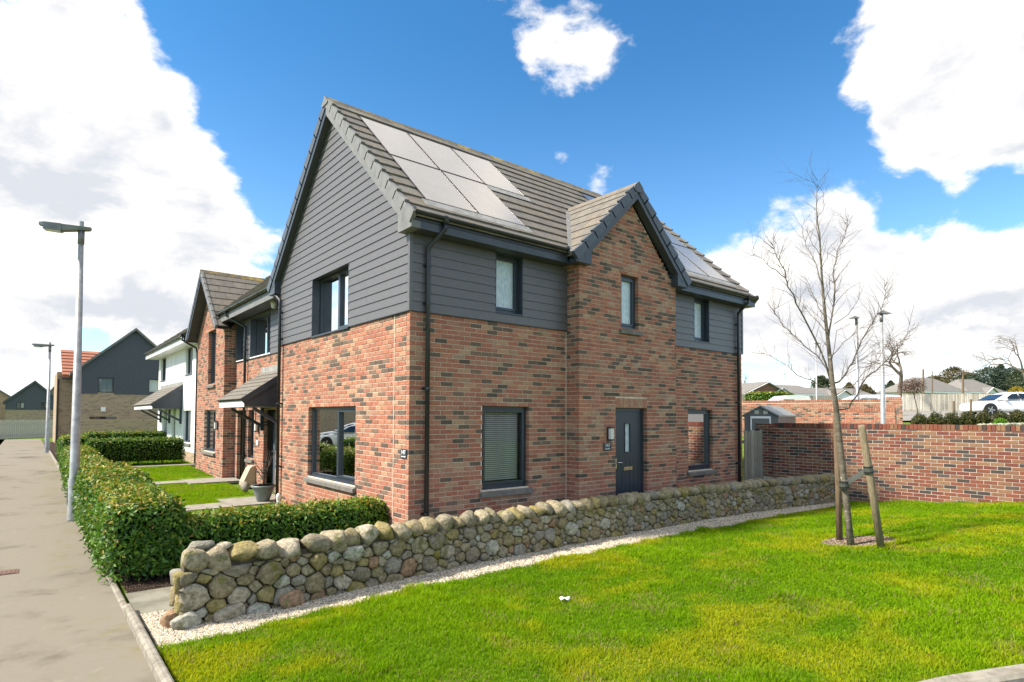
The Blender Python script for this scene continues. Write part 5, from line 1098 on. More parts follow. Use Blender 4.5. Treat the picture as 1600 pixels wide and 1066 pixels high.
# ------------------------------------------------------------------ dry stone wall
def clip_poly(poly, a, b, c):              # keep a*x+b*y<=c
    out = []
    for i in range(len(poly)):
        p, q = poly[i], poly[(i+1) % len(poly)]; dp, dq = a*p[0]+b*p[1]-c, a*q[0]+b*q[1]-c
        if dp <= 0: out.append(p)
        if dp*dq < 0: t = dp/(dp-dq); out.append((p[0]+(q[0]-p[0])*t, p[1]+(q[1]-p[1])*t))
    return out
def pack(L, H, rf, seed, aspect=1.18):
    """irregular stones filling a L x H strip: weighted cells round scattered seeds"""
    r_ = random.Random(seed); pts = []; grid = {}
    tries = 0
    sizes = sorted([rf(r_.uniform(0, L), r_) for _ in range(int(L*H/.006)+200)], key=lambda t: -t[1])
    for u, R in sizes:
        for _ in range(12):
            z = r_.uniform(-.02, H+.02); uu = u+r_.uniform(-.15, .15)
            ok = True
            for (x, y, q) in pts:
                if abs(x-uu) < .6 and ((x-uu)/aspect)**2+(y-z)**2 < ((R+q)*.92)**2: ok = False; break
            if ok: pts.append((uu, z, R)); break
    cells = []
    for i, (x, y, R) in enumerate(pts):
        poly = [(x-.5, y-.5), (x+.5, y-.5), (x+.5, y+.5), (x-.5, y+.5)]
        for j, (x2, y2, R2) in enumerate(pts):
            if j == i or abs(x2-x) > .7: continue
            dx, dy = (x2-x)/aspect**2, y2-y; d2 = (x2-x)**2/aspect**2+dy*dy
            cst = dx*x+dy*y+(d2+R*R-R2*R2)/2
            poly = clip_poly(poly, dx, dy, cst)
            if len(poly) < 3: break
        for a, b, c in ((0, 1, H), (0, -1, .03), (1, 0, L), (-1, 0, 0)):
            if len(poly) >= 3: poly = clip_poly(poly, a, b, c)
        if len(poly) >= 3: cells.append((poly, R))
    return cells
def stone_from_cell(poly, P, rnd, gap=.0045):
    """P(u,z,n)->world. a pillowed stone with faceted noise"""
    c = np.mean(poly, 0); pl = [np.array(p) for p in poly]
    out = []
    for i in range(len(pl)):                                    # cut corners once
        p, q = pl[i], pl[(i+1) % len(pl)]; 
        if np.linalg.norm(q-p) < .006: continue
        out += [p*.83+q*.17, p*.17+q*.83]
    pl = out
    if len(pl) < 4: return None
    ext = np.ptp(np.array(pl), 0); R = max(.02, min(ext)/2)
    if min(ext) < .022: return None
    sc1 = max(.3, 1-gap/R); bulge = min(.034, R*.34)*rnd.uniform(.6, 1.25); tilt = (rnd.uniform(-.25, .25), rnd.uniform(-.25, .25)); base = rnd.uniform(-.012, .018)
    rings = [(sc1*.97, -.09), (sc1, base-.008), (sc1*.93, base+bulge*.72), (sc1*.58, base+bulge*.98)]; V = []; n = len(pl)
    for s_, nn in rings:
        for p in pl:
            q = c+(p-c)*s_; d = q-c; V.append(P(q[0]+rnd.uniform(-1, 1)*.10*R, q[1]+rnd.uniform(-1, 1)*.10*R, nn+(tilt[0]*d[0]+tilt[1]*d[1]+rnd.uniform(-1, 1)*.13*R if nn > -.05 else 0)))
    V.append(P(c[0], c[1], base+bulge*1.02))
    Fq = []
    for k in range(3):
        for i in range(n): j = (i+1) % n; Fq.append((k*n+i, k*n+j, (k+1)*n+j, (k+1)*n+i))
    Fq += [(3*n+i, 3*n+(i+1) % n, 4*n) for i in range(n)]
    return V, Fq
swall = thing('dry_stone_wall', 'low lichen-covered dry stone wall with rounded coping boulders along gravel strip', 'stone wall', (3.5, -1.1, 0))
SX0, SX1, SH, STH = -3.27, 10.52, .50, .30
mb = MB(); N_ = 60; V_ = []
for k in range(N_+1):
    x = SX0+.05+(SX1-SX0-.05)*k/N_; y = float(wall_y(x)); V_ += [(x, y+.055, -.1), (x, y+STH-.03, -.1), (x, y+STH-.05, SH+.06), (x, y+.06, SH+.06)]
mb.add(V_, [(4*k+i, 4*k+(i+1) % 4, 4*k+4+(i+1) % 4, 4*k+4+i) for k in range(N_) for i in range(4)]+[(0, 1, 2, 3), (4*N_+3, 4*N_+2, 4*N_+1, 4*N_)]); mb.build('wall_core', 'wall_core', swall)
def rf(u, r_):
    near = max(0, 1-u/4.5); t = r_.random()
    R = r_.uniform(.024, .055)+near*r_.uniform(0, .020)
    if t < .10+.08*near: R = r_.uniform(.07, .11)+near*r_.uniform(0, .035)
    return (u, R)
cells = pack(SX1-SX0, SH+.035, rf, 3)
rnd = random.Random(12)
def Pfront(u, z, n): x = SX0+u; return np.array([x, float(wall_y(x))-n+.04*z, z-.02])
def Pend(u, z, n): return np.array([SX0-n-.01+.05*z, float(wall_y(SX0))+u+.01, z-.02])
items = []
for poly, R in cells:
    s_ = stone_from_cell(poly, Pfront, rnd)
    if s_: items.append(s_)
for poly, R in pack(STH-.02, SH+.035, lambda u, r_: (u, r_.uniform(.05, .10)), 8):
    s_ = stone_from_cell(poly, Pend, rnd)
    if s_: items.append(s_)
def vsize(it):
    V = np.array(it[0]); c = V.mean(0); return -np.ptp(V, 0).max()*np.ptp(V[:, 2])/((c-CAM)@(c-CAM))
items.sort(key=vsize); rest = MB(); PALW = [0, 0, 0, 1, 1, 1, 2, 2, 2, 3, 4, 5, 5, 6, 6, 7]
for i, (V, Fq) in enumerate(items):
    mi = rnd.choice(PALW)
    if i < 240: mb = MB(); mb.add(V, Fq); c = np.mean(V, 0); mb.build('stone', STN[mi], swall, smooth=True, loc=c)
    else: rest.add(V, Fq, mi)
tag(rest.build('small_stones', STN, swall, smooth=True), kind='stuff')
def boulder(c, sx, sy, sz, seed, rot, mi, parent, name='coping_stone', sub=2, flat=.0, tilt=0.):
    r_ = np.random.default_rng(seed); bm = bmesh.new(); bmesh.ops.create_icosphere(bm, subdivisions=sub, radius=1)
    pl = r_.normal(size=(13, 3)); pl /= np.linalg.norm(pl, axis=1)[:, None]; dcut = r_.uniform(.58, .88, 13); k1 = r_.normal(size=(5, 3))*2.2; ph = r_.uniform(0, 6, 5)
    for v in bm.verts:
        p = np.array(v.co); p = np.sign(p)*np.abs(p)**.72; p = p/np.linalg.norm(p)**.55
        for q, d in zip(pl, dcut):                           # facets
            t = p@q
            if t > d: p = p-q*(t-d)*.93
        p = p*(1+.05*np.sin(k1@p+ph).sum()/2)
        p = p*np.array([sx, sy, sz]); 
        ct, st = math.cos(tilt), math.sin(tilt); p = np.array([p[0]*ct-p[2]*st, p[1], p[0]*st+p[2]*ct])
        v.co = (p[0]*math.cos(rot)-p[1]*math.sin(rot), p[0]*math.sin(rot)+p[1]*math.cos(rot), p[2])
    me = bpy.data.meshes.new(name); bm.to_mesh(me); bm.free(); me.materials.append(STN[mi]); me.polygons.foreach_set('use_smooth', [True]*len(me.polygons))
    o = bpy.data.objects.new(name, me); link(o, parent); o.location = np.array(c)-org(parent); ORG[o.name] = np.array(c, float); return o
x = SX0+.02; k = 0
while x < SX1-.08:
    near = max(0, 1-(x-SX0)/3.5); w = rnd.uniform(.17, .30)+near*rnd.uniform(.02, .12); hh = rnd.uniform(.085, .125)+.015*near; xc = x+w/2
    y = float(wall_y(xc)); sl = float(wall_y(xc+.1)-wall_y(xc-.1))/.2
    boulder((xc, y+.135+rnd.uniform(-.02, .02), SH+.075+rnd.uniform(-.012, .02)+.02*near), w*.64, rnd.uniform(.18, .215), hh*1.22, 100+k, math.atan(sl)+rnd.uniform(-.12, .12), rnd.choice([0, 0, 0, 1, 1, 2, 2, 6, 3, 5]), swall, tilt=rnd.uniform(-.35, .35), sub=3 if xc < 1.5 else 2)
    x += w*.90; k += 1
for c, s_, mi in (((-3.06, -1.22, .715), (.15, .12, .06), 5), ((-2.86, -1.26, .69), (.12, .09, .045), 3), ((-3.30, -1.33, .08), (.12, .13, .11), 4), ((-3.22, -1.47, .07), (.16, .10, .10), 7), ((-2.80, -1.45, .06), (.19, .09, .09), 3), ((-2.2, -1.43, .07), (.18, .09, .10), 4)):
    boulder(c, *s_, 300+int(abs(c[0])*100), .3, mi, swall, name='stone', tilt=.1, sub=3)

# ------------------------------------------------------------------ gravel
def scatter_pebbles(name, P, size, mats, kind='stuff', flat=.6, seed=1, loc=None, parent=None):
    r_ = np.random.default_rng(seed); n = len(P); T = np.array([(1, 0, 0), (-1, 0, 0), (0, 1, 0), (0, -1, 0), (0, 0, 1), (0, 0, -1)], float); Fc = np.array([(0, 2, 4), (2, 1, 4), (1, 3, 4), (3, 0, 4), (2, 0, 5), (1, 2, 5), (3, 1, 5), (0, 3, 5)])
    S = size[:, None]*np.stack([r_.uniform(.7, 1.3, n), r_.uniform(.6, 1.1, n), r_.uniform(.45, .8, n)*flat/.6], 1); a = r_.uniform(0, 6.28, n)
    V = T[None]*S[:, None, :]*r_.uniform(.75, 1.25, (n, 6, 1)); tl = r_.uniform(-.5, .5, n)[:, None]; x, z = V[..., 0].copy(), V[..., 2].copy(); V[..., 0] = x*np.cos(tl)-z*np.sin(tl); V[..., 2] = x*np.sin(tl)+z*np.cos(tl)
    x, y = V[..., 0].copy(), V[..., 1].copy(); ca, sa = np.cos(a)[:, None], np.sin(a)[:, None]; V[..., 0] = x*ca-y*sa; V[..., 1] = x*sa+y*ca; V += P[:, None, :]
    o = tri_mesh(name, V.reshape(-1, 3), (Fc[None]+6*np.arange(n)[:, None, None]).reshape(-1, 3), mats, parent, mi=np.repeat(r_.integers(0, len(mats), n), 8), smooth=False, loc=loc)
    return tag(o, kind=kind) if kind else o
xs = RNG.uniform(0, 1, 60000); xs = SX0-.22+(SX1-SX0+.25)*xs**1.7; tt = RNG.uniform(0, 1, len(xs)); lo = grav_y(xs)-.02; hi = np.where(xs < SX0, -.78, wall_y(xs)+.06); ys = lo+(hi-lo)*tt
sz = RNG.uniform(.0075, .019, len(xs))*(1+.06*np.maximum(0, xs)); o = scatter_pebbles('gravel', np.stack([xs, ys, gz(xs, ys)+.002+RNG.uniform(0, .010, len(xs))], 1), sz, PEB, seed=2)
tag(o, 'pale pea gravel strip along the foot of the dry stone wall', 'gravel')
# mulch ring round the tree
tx, ty, tz = pxg(1330, 855); tx, ty, tz = float(tx), float(ty), float(tz)
MC = pxg(1343, 848)[:2]; ring_a, ring_b = .52, .36; e1 = _R[:2]/np.linalg.norm(_R[:2]); e2 = np.array([-e1[1], e1[0]])
rr = np.sqrt(RNG.uniform(0, 1, 5200)); th = RNG.uniform(0, 6.283, 5200); lx_, ly_ = ring_a*rr*np.cos(th), ring_b*rr*np.sin(th); xs = MC[0]+lx_*e1[0]+ly_*e2[0]; ys = MC[1]+lx_*e1[1]+ly_*e2[1]
def in_ring(X, Y, k=1.): a = (X-MC[0])*e1[0]+(Y-MC[1])*e1[1]; b = (X-MC[0])*e2[0]+(Y-MC[1])*e2[1]; return (a/ring_a)**2+(b/ring_b)**2 < k
mat('chip_a', (.11, .072, .048), rough=.9); mat('chip_b', (.19, .135, .095), rough=.9); mat('chip_c', (.065, .043, .032), rough=.9); mat('chip_d', (.26, .21, .16), rough=.9)
o = scatter_pebbles('bark_mulch', np.stack([xs, ys, gz(xs, ys)+.012+RNG.uniform(0, .012, 5200)], 1), RNG.uniform(.008, .022, 5200), ['chip_a', 'chip_b', 'chip_c', 'chip_d'], seed=5); tag(o, 'brown bark mulch ring round the foot of the young tree', 'mulch')
V_ = [(MC[0], MC[1], float(gz(*MC))+.012)]
for k in range(28): a_ = 2*math.pi*k/28; p_ = MC+e1*ring_a*math.cos(a_)+e2*ring_b*math.sin(a_); V_.append((p_[0], p_[1], float(gz(*p_))+.010))
mb = MB(); mb.add(V_, [(0, k+1, (k+1) % 28+1) for k in range(28)]); tag(mb.build('mulch_bed', 'soil'), kind='structure')
# soil crumbs in the planting bed
xs = RNG.uniform(-3.5, -2.4, 1800); ys = RNG.uniform(.2, .95, 1800); o = scatter_pebbles('soil_crumbs', np.stack([xs, ys, np.full(1800, .008)], 1), RNG.uniform(.005, .014, 1800), ['chip_c', 'soil', 'soil', 'chip_a'], seed=6); tag(o, 'dark crumbly soil and grit under the near hedge', 'soil')

# ------------------------------------------------------------------ grass
def smooth_noise(x, y, s, seed):
    r_ = np.random.default_rng(seed); g_ = r_.uniform(0, 1, (64, 64)); X = (x/s) % 63; Y = (y/s) % 63; i = X.astype(int); j = Y.astype(int); fx = sst(X-i); fy = sst(Y-j)
    return (g_[i, j]*(1-fx)+g_[i+1, j]*fx)*(1-fy)+(g_[i, j+1]*(1-fx)+g_[i+1, j+1]*fx)*fy
def grass(name, label, X, Y, hmul=1., yellow=.75, seed=1, zoff=.0, bare=True):
    r_ = np.random.default_rng(seed); n = len(X); d = np.sqrt((X-CAM[0])**2+(Y-CAM[1])**2)
    nz = smooth_noise(X+40, Y+40, .42, seed+1); nz2 = smooth_noise(X+40, Y+40, 1.3, seed+2); nz3 = smooth_noise(X+40, Y+40, .16, seed+3)
    h = (.022+.075*nz**1.8*nz3+.016*nz2)*hmul*r_.uniform(.55, 1.25, n); w = (.0016+.00042*d)*r_.uniform(.7, 1.3, n)
    a = r_.uniform(0, 6.283, n); lean = r_.uniform(.15, 1.1, n); b = r_.uniform(0, 6.283, n)
    base = np.stack([X, Y, gz(X, Y)+zoff], 1); wd = np.stack([np.cos(a), np.sin(a), np.zeros(n)], 1)*w[:, None]; tip = base+np.stack([np.cos(b)*h*lean, np.sin(b)*h*lean, h], 1)
    mid = base*.5+tip*.5+np.stack([np.zeros(n), np.zeros(n), h*.16], 1)
    V = np.stack([base-wd, base+wd, mid+wd*.7, mid-wd*.7, tip], 1).reshape(-1, 3); i = np.arange(n)[:, None]*5
    T = np.concatenate([i+np.array([[0, 1, 2]]), i+np.array([[0, 2, 3]]), i+np.array([[3, 2, 4]])])
    g1 = np.array([.12, .265, .003]); g2 = np.array([.28, .45, .004]); g3 = np.array([.50, .48, .016]); g4 = np.array([.36, .30, .13])
    t = np.clip(r_.normal(.42, .22, n)+.55*(nz2-.5)+.35*(nz-.5), 0, 1)[:, None]; c = g1*(1-t)+g2*t
    yl = np.clip((smooth_noise(X+40, Y+40, .75, seed+4)*.65+smooth_noise(X+40, Y+40, .24, seed+5)*.35-.50)*4, 0, 1)*yellow; yl = (yl*r_.uniform(.3, 1.3, n)).clip(0, 1)[:, None]; c = c*(1-yl)+g3*yl
    dry = (r_.uniform(0, 1, n) < .025+.16*np.clip(smooth_noise(X+40, Y+40, .33, seed+6)-.66, 0, 1)*5)[:, None]; c = np.where(dry, g4, c)
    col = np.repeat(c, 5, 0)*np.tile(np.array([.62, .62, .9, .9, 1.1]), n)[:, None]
    o = tri_mesh(name, V, T, 'blade', col=col); return tag(o, label, 'grass', kind='stuff')
n = 900000; X = RNG.uniform(-3.5, 10.55, n); Y = RNG.uniform(-9.2, -1.6, n)
keep = (Y > kerb_y(X)-.035) & (Y < grav_y(X)+.015); X, Y = X[keep], Y[keep]
d = np.sqrt((X-CAM[0])**2+(Y-CAM[1])**2); D_ = (X-CAM[0])*_F[0]+(Y-CAM[1])*_F[1]; L_ = (X-CAM[0])*_R[0]+(Y-CAM[1])*_R[1]; xx = 800+FPX*L_/np.maximum(D_, .1)
keep = (D_ > 1.5) & (xx > -120) & (xx < 1800) & (RNG.uniform(0, 1, len(X)) < np.clip(6.2/d, .25, 1)) & ~in_ring(X, Y, .92)
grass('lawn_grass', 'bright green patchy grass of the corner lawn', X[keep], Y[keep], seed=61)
parts_ = []
for (x0, x1, y0, y1, n) in ((-2.6, -.05, 1.6, 5.9, 30000), (-2.6, -.05, 6.8, 10.5, 26000), (-2.6, -.0, 11.4, 15.4, 22000), (-2.6, .2, 16.2, 18.5, 8000)):
    parts_.append(np.stack([RNG.uniform(x0, x1, n), RNG.uniform(y0, y1, n)], 1))
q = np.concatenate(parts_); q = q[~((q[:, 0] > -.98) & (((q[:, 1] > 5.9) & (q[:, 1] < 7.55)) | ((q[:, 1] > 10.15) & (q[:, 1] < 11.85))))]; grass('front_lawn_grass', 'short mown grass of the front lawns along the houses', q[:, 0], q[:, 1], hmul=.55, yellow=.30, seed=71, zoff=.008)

# ------------------------------------------------------------------ hedges
def leaves_on(pts, nrm, size, r_, palette, tipcol=None, tipw=None, spread=.72):
    n = len(pts); dirn = nrm+r_.normal(0, spread, (n, 3)); dirn /= np.linalg.norm(dirn, axis=1)[:, None]
    t = np.cross(dirn, r_.normal(0, 1, (n, 3))); t /= np.linalg.norm(t, axis=1)[:, None]; s_ = np.cross(dirn, t); L = size*r_.uniform(.6, 1.3, n); wv = L*r_.uniform(.36, .5, n)
    b = pts; tip = pts+t*L[:, None]; m = pts+t*(L*.45)[:, None]; l = m+s_*(wv/2)[:, None]+dirn*(wv*.16)[:, None]; rr_ = m-s_*(wv/2)[:, None]+dirn*(wv*.16)[:, None]
    V = np.stack([b, l, tip, rr_], 1).reshape(-1, 3); i = np.arange(n)[:, None]*4; T = np.concatenate([i+np.array([[0, 2, 1]]), i+np.array([[0, 3, 2]])])
    pal = np.array(palette); c = pal[r_.integers(0, len(pal), n)]*r_.uniform(.7, 1.3, (n, 1))
    if tipcol is not None:
        tc_ = np.array(tipcol)[r_.integers(0, len(tipcol), n)]*r_.uniform(.8, 1.25, (n, 1)); u = (r_.uniform(0, 1, n) < tipw)[:, None]; c = np.where(u, tc_, c)
    return V, T, np.repeat(c, 4, 0)
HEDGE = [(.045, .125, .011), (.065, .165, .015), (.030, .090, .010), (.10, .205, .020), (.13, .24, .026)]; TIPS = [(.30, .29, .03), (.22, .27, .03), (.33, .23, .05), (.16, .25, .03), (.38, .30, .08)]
def hedge_box(boxes, dens, size, r_, tipf=.55, rnd_=.27):
    """leaf shell over rounded, lumpy boxes (x0,x1,y0,y1,z0,z1)"""
    out = []
    for (x0, x1, y0, y1, z0, z1) in boxes:
        lx, ly, lz = x1-x0, y1-y0, z1-z0; ar = [ly*lz, ly*lz, lx*lz, lx*lz, lx*ly*1.15]; tot = sum(ar); n = int(tot*dens); f = r_.choice(5, n, p=np.array(ar)/tot); a = r_.uniform(0, 1, n); b = r_.uniform(0, 1, n); p = np.zeros((n, 3)); nr = np.zeros((n, 3))
        for k, (nx, ny, nz) in enumerate([(-1, 0, 0), (1, 0, 0), (0, -1, 0), (0, 1, 0), (0, 0, 1)]):
            m = f == k; nr[m] = (nx, ny, nz)
            if k < 2: p[m] = np.stack([np.full(m.sum(), x0 if nx < 0 else x1), y0+a[m]*ly, z0+b[m]*lz], 1)
            elif k < 4: p[m] = np.stack([x0+a[m]*lx, np.full(m.sum(), y0 if ny < 0 else y1), z0+b[m]*lz], 1)
            else: p[m] = np.stack([x0+a[m]*lx, y0+b[m]*ly, np.full(m.sum(), z1)], 1)
        c = np.array([(x0+x1)/2, (y0+y1)/2, 0]); R = rnd_                      # round the edges, then lump
        cl = np.stack([np.clip(p[:, 0], x0+R, x1-R), np.clip(p[:, 1], y0+R, y1-R), np.clip(p[:, 2], z0-1, z1-R)], 1); v = p-cl; ln = np.linalg.norm(v, axis=1)[:, None]; nrm = np.where(ln > 1e-4, v/np.maximum(ln, 1e-6), nr); p = cl+nrm*R
        lump = np.sin(p[:, 0]*9+1)*np.sin(p[:, 1]*8+p[:, 2]*6)*.022+np.sin(p[:, 0]*21+p[:, 1]*17)*np.sin(p[:, 2]*19+p[:, 1]*6)*.018
        p = p+nrm*(lump+r_.normal(-.012, .026, n)-np.abs(r_.normal(0, .02, n)))[:, None]
        taper = np.clip((p[:, 2]-z0)/.16, 0, 1); keep = r_.uniform(0, 1, n) < .30+.70*taper; p, nrm = p[keep], nrm[keep]
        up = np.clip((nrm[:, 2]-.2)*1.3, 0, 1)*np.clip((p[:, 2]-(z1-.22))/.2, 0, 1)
        west_lit = np.clip(-nrm[:, 0], 0, 1)*np.clip((p[:, 2]-z0)/lz, 0, 1)*.22  # sunlit west side painted in as more yellow-tipped leaves
        tw = tipf*np.clip(up+west_lit*.8+.03, 0, 1); out.append(leaves_on(p+nrm*(tw[:, None]*.012), nrm+np.array([0, 0, .25]), size, r_, HEDGE, TIPS, tw))
    V = np.concatenate([o[0] for o in out]); off = np.cumsum([0]+[len(o[0]) for o in out[:-1]]); T = np.concatenate([o[1]+k for o, k in zip(out, off)]); C = np.concatenate([o[2] for o in out]); return V, T, C
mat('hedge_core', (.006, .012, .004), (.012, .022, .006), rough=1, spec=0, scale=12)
def hedge(label, boxes, dens, size, seed, group='clipped hedges', tipf=.55, stems=True):
    r_ = np.random.default_rng(seed); b = boxes[0]; loc = ((b[0]+b[1])/2, (b[2]+b[3])/2, float(gz((b[0]+b[1])/2, (b[2]+b[3])/2))); t = thing('clipped_hedge', label, 'hedge', loc, group)
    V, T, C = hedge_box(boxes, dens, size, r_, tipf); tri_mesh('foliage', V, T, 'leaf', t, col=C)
    mb = MB()
    for (x0, x1, y0, y1, z0, z1) in boxes:
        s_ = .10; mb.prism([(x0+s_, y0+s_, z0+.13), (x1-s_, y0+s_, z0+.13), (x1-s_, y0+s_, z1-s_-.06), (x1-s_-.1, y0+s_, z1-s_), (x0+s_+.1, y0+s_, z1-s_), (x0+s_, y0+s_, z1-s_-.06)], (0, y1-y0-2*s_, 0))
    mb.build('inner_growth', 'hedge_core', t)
    if stems:
        mb = MB()
        for (x0, x1, y0, y1, z0, z1) in boxes:
            lx, ly = x1-x0, y1-y0; n = max(2, int(max(lx, ly)/.4))
            for k in range(n):
                x, y = (x0+lx*(k+.5)/n, (y0+y1)/2) if lx > ly else ((x0+x1)/2, y0+ly*(k+.5)/n); x += r_.uniform(-.1, .1)
                for q in range(3): mb.tube([(x+r_.uniform(-.02, .02), y+r_.uniform(-.02, .02), z0-.08), (x+r_.uniform(-.06, .06), y+r_.uniform(-.06, .06), z0+.1), (x+r_.uniform(-.15, .15), y+r_.uniform(-.12, .12), z0+.3)], [.012, .010, .007], 5)
        tag(mb.build('stems', 'twig', t, smooth=True), kind='stuff')
    return t
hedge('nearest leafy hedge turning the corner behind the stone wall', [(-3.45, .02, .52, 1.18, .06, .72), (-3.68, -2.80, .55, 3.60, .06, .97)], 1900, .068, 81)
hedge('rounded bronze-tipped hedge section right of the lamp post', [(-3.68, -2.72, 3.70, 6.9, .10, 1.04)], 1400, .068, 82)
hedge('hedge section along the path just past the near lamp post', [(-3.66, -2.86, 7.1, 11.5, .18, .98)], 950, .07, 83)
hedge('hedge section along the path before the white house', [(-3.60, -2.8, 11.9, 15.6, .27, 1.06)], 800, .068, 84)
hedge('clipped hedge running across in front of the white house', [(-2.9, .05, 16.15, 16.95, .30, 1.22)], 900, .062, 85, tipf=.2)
hedge('far rounded hedge block beside the second lamp post', [(-3.45, -2.55, 19.5, 22.0, .33, 1.22)], 600, .08, 86)
hedge('far hedge running across before the buff garden wall', [(-2.6, .5, 22.6, 23.5, .33, 1.30)], 600, .08, 87, tipf=.4)
# ------------------------------------------------------------------ young tree with stakes
tree = thing('young_tree', 'slender bare young tree with pale flecked bark in a mulch ring', 'tree', (tx, ty, tz)); TD = depth_of((tx, ty, tz))
rt = random.Random(77)
def tp(x, y, dd=0.): return at(x, y, TD+dd)
trunk = [(1330, 856), (1324, 800), (1318, 745), (1312, 690), (1306, 634), (1300, 595), (1297, 563), (1294, 535), (1291, 509), (1287, 470), (1284, 431), (1282, 398), (1280.7, 367), (1277, 345), (1275.4, 324), (1276, 300), (1278, 282)]
tr_r = [.060, .056, .053, .050, .046, .041, .036, .032, .028, .0235, .0195, .016, .0125, .009, .0065, .0045, .003]
mb = MB(); tpts = [tp(*q, dd=.05*math.sin(i*.9)) for i, q in enumerate(trunk)]; mb.tube(tpts, [q*.80 for q in tr_r], 12); mb.build('trunk', 'bark', tree, smooth=True)
zo = lambda a, b: (1140+a/2.807, 260+b/2.807)
limbs = [([(440, 930), (395, 800), (340, 690), (290, 600), (255, 530), (245, 490), (225, 430), (200, 380), (180, 330)], .020, -.5),
         ([(245, 490), (205, 455), (165, 430), (125, 395), (90, 360)], .009, -.3),
         ([(445, 900), (420, 880), (385, 830), (330, 790), (290, 750), (260, 720), (225, 685), (203, 650), (198, 625), (215, 610)], .014, .35),
         ([(448, 985), (395, 960), (330, 930), (270, 890), (230, 860), (180, 830), (125, 810)], .011, .2),
         ([(433, 760), (445, 680), (458, 600), (462, 520), (458, 440), (470, 380), (495, 330), (512, 280), (520, 235)], .018, .3),
         ([(455, 950), (480, 945), (515, 900), (540, 860), (560, 810), (580, 760), (610, 710), (640, 660), (672, 605), (686, 555), (680, 500)], .018, -.25),
         ([(475, 1068), (525, 1060), (560, 1005), (590, 940), (625, 905), (660, 880), (700, 840), (740, 800), (775, 745), (790, 690)], .015, .4),
         ([(437, 840), (470, 810), (500, 770), (545, 735), (600, 700), (640, 680)], .010, .5),
         ([(420, 660), (390, 620), (370, 570), (350, 520), (310, 480)], .009, .4),
         ([(428, 730), (395, 690), (360, 655), (330, 610), (300, 570)], .009, .5),
         ([(408, 520), (385, 450), (365, 400), (335, 350), (320, 300), (325, 240)], .011, .3),
         ([(400, 400), (380, 360), (355, 320), (340, 270)], .007, -.3),
         ([(402, 450), (430, 400), (450, 340)], .007, -.4), ([(395, 330), (380, 250), (378, 180), (385, 110)], .006, .2),
         ([(390, 215), (415, 170), (412, 120), (385, 85), (330, 55), (265, 25)], .005, -.2),
         ([(415, 600), (440, 540), (440, 470)], .008, -.4), ([(455, 620), (500, 560), (550, 520)], .007, .4), ([(460, 690), (520, 650), (555, 600), (570, 550)], .008, -.4),
         ([(445, 860), (470, 720), (530, 690)], .009, .5), ([(460, 1010), (500, 985), (545, 960), (590, 900), (650, 850), (700, 760), (720, 700)], .009, -.5)]
br_ = MB(); tw = MB()
def twigs(pts, r, depth_lvl):
    n = len(pts)
    for i in range(1, n):
        k = 2 if depth_lvl else rt.choice([2, 3, 3])
        for _ in range(k):
            if rt.random() < .12: continue
            p = pts[i-1]*(1-(t := rt.random()))+pts[i]*t; d = pts[i]-pts[i-1]; L0 = np.linalg.norm(d); d = d/(L0+1e-9)
            s_ = np.array([rt.gauss(0, 1), rt.gauss(0, 1), rt.gauss(0, .6)]); s_ -= d*(s_@d); s_ /= np.linalg.norm(s_)+1e-9
            L = rt.uniform(.12, .42)*(1.15 if depth_lvl == 0 else .5); dr_ = d*.75+s_*.75+np.array([0, 0, .25]); q = [p]
            for j in range(3): q.append(q[-1]+dr_/np.linalg.norm(dr_)*L/3); dr_ = dr_+np.array([rt.gauss(0, .25), rt.gauss(0, .25), rt.gauss(.10, .2)])
            rr = min(r*.4, .0033)*(1 if depth_lvl == 0 else .65); tw.tube(q, [rr, rr*.8, rr*.6, rr*.4], 4)
            if depth_lvl == 0: twigs(q, rr, 1)
for pl, r0, dd in limbs:
    P3 = [tp(*zo(*q), dd=dd*i/(len(pl)-1)*1.2) for i, q in enumerate(pl)]; rs = [max(.0019, r0*.74*(1-.82*i/(len(pl)-1))) for i in range(len(pl))]
    P4, R4 = [], []
    for i in range(len(P3)-1):
        P4 += [P3[i], P3[i]*.5+P3[i+1]*.5+np.array([rt.gauss(0, .012), rt.gauss(0, .012), rt.gauss(0, .010)])]; R4 += [rs[i], (rs[i]+rs[i+1])/2]
    P4.append(P3[-1]); R4.append(rs[-1]); br_.tube(P4, R4, 6); twigs(P4[2:], r0*.5, 0)
twigs(tpts[6:], .012, 0)
cr = br_.build('branches', 'bark', tree, smooth=True); tw.build('twigs', 'twig', tree, smooth=True)
def stake(label, a, b, r, m):
    mb = MB(); a = np.array(a); b = np.array(b); mb.tube([a, a*.5+b*.5+(.01, 0, 0), b-(b-a)*.02, b], [r, r*.98, r*.95, r*.75], 10); c = mb.build('tree_stake', m, None, smooth=True, loc=a); return tag(c, label, 'stake', 'tree stakes')
s1 = pxg(1312, 846)-np.array([0, 0, .05]); stake('brown timber stake standing close behind the young tree trunk', s1, at(1306, 648, depth_of(s1)), .045, 'timber_brown')
s2 = pxg(1378, 859)-np.array([0, 0, .05]); s2t = at(1346, 664, depth_of(s2)); stake('pale leaning timber stake right of the young tree', s2, s2t, .050, 'timber_stake')
mb = MB(); a = at(1319, 757, TD); b = s2*.345+s2t*.655; dv = b-a; dv /= np.linalg.norm(dv); mb.hexa([p+np.array([0, 0, z])+n_*o for p in (a, b) for z, o in ((-.045, -.006), (.045, -.006), (.045, .006), (-.045, .006)) for n_ in [np.cross(dv, (0, 0, 1))]]); stp = thing('tree_tie', 'grey webbing tree tie strapped from the trunk to the leaning stake', 'strap', tuple(a)); mb.build('webbing', 'strap', stp)
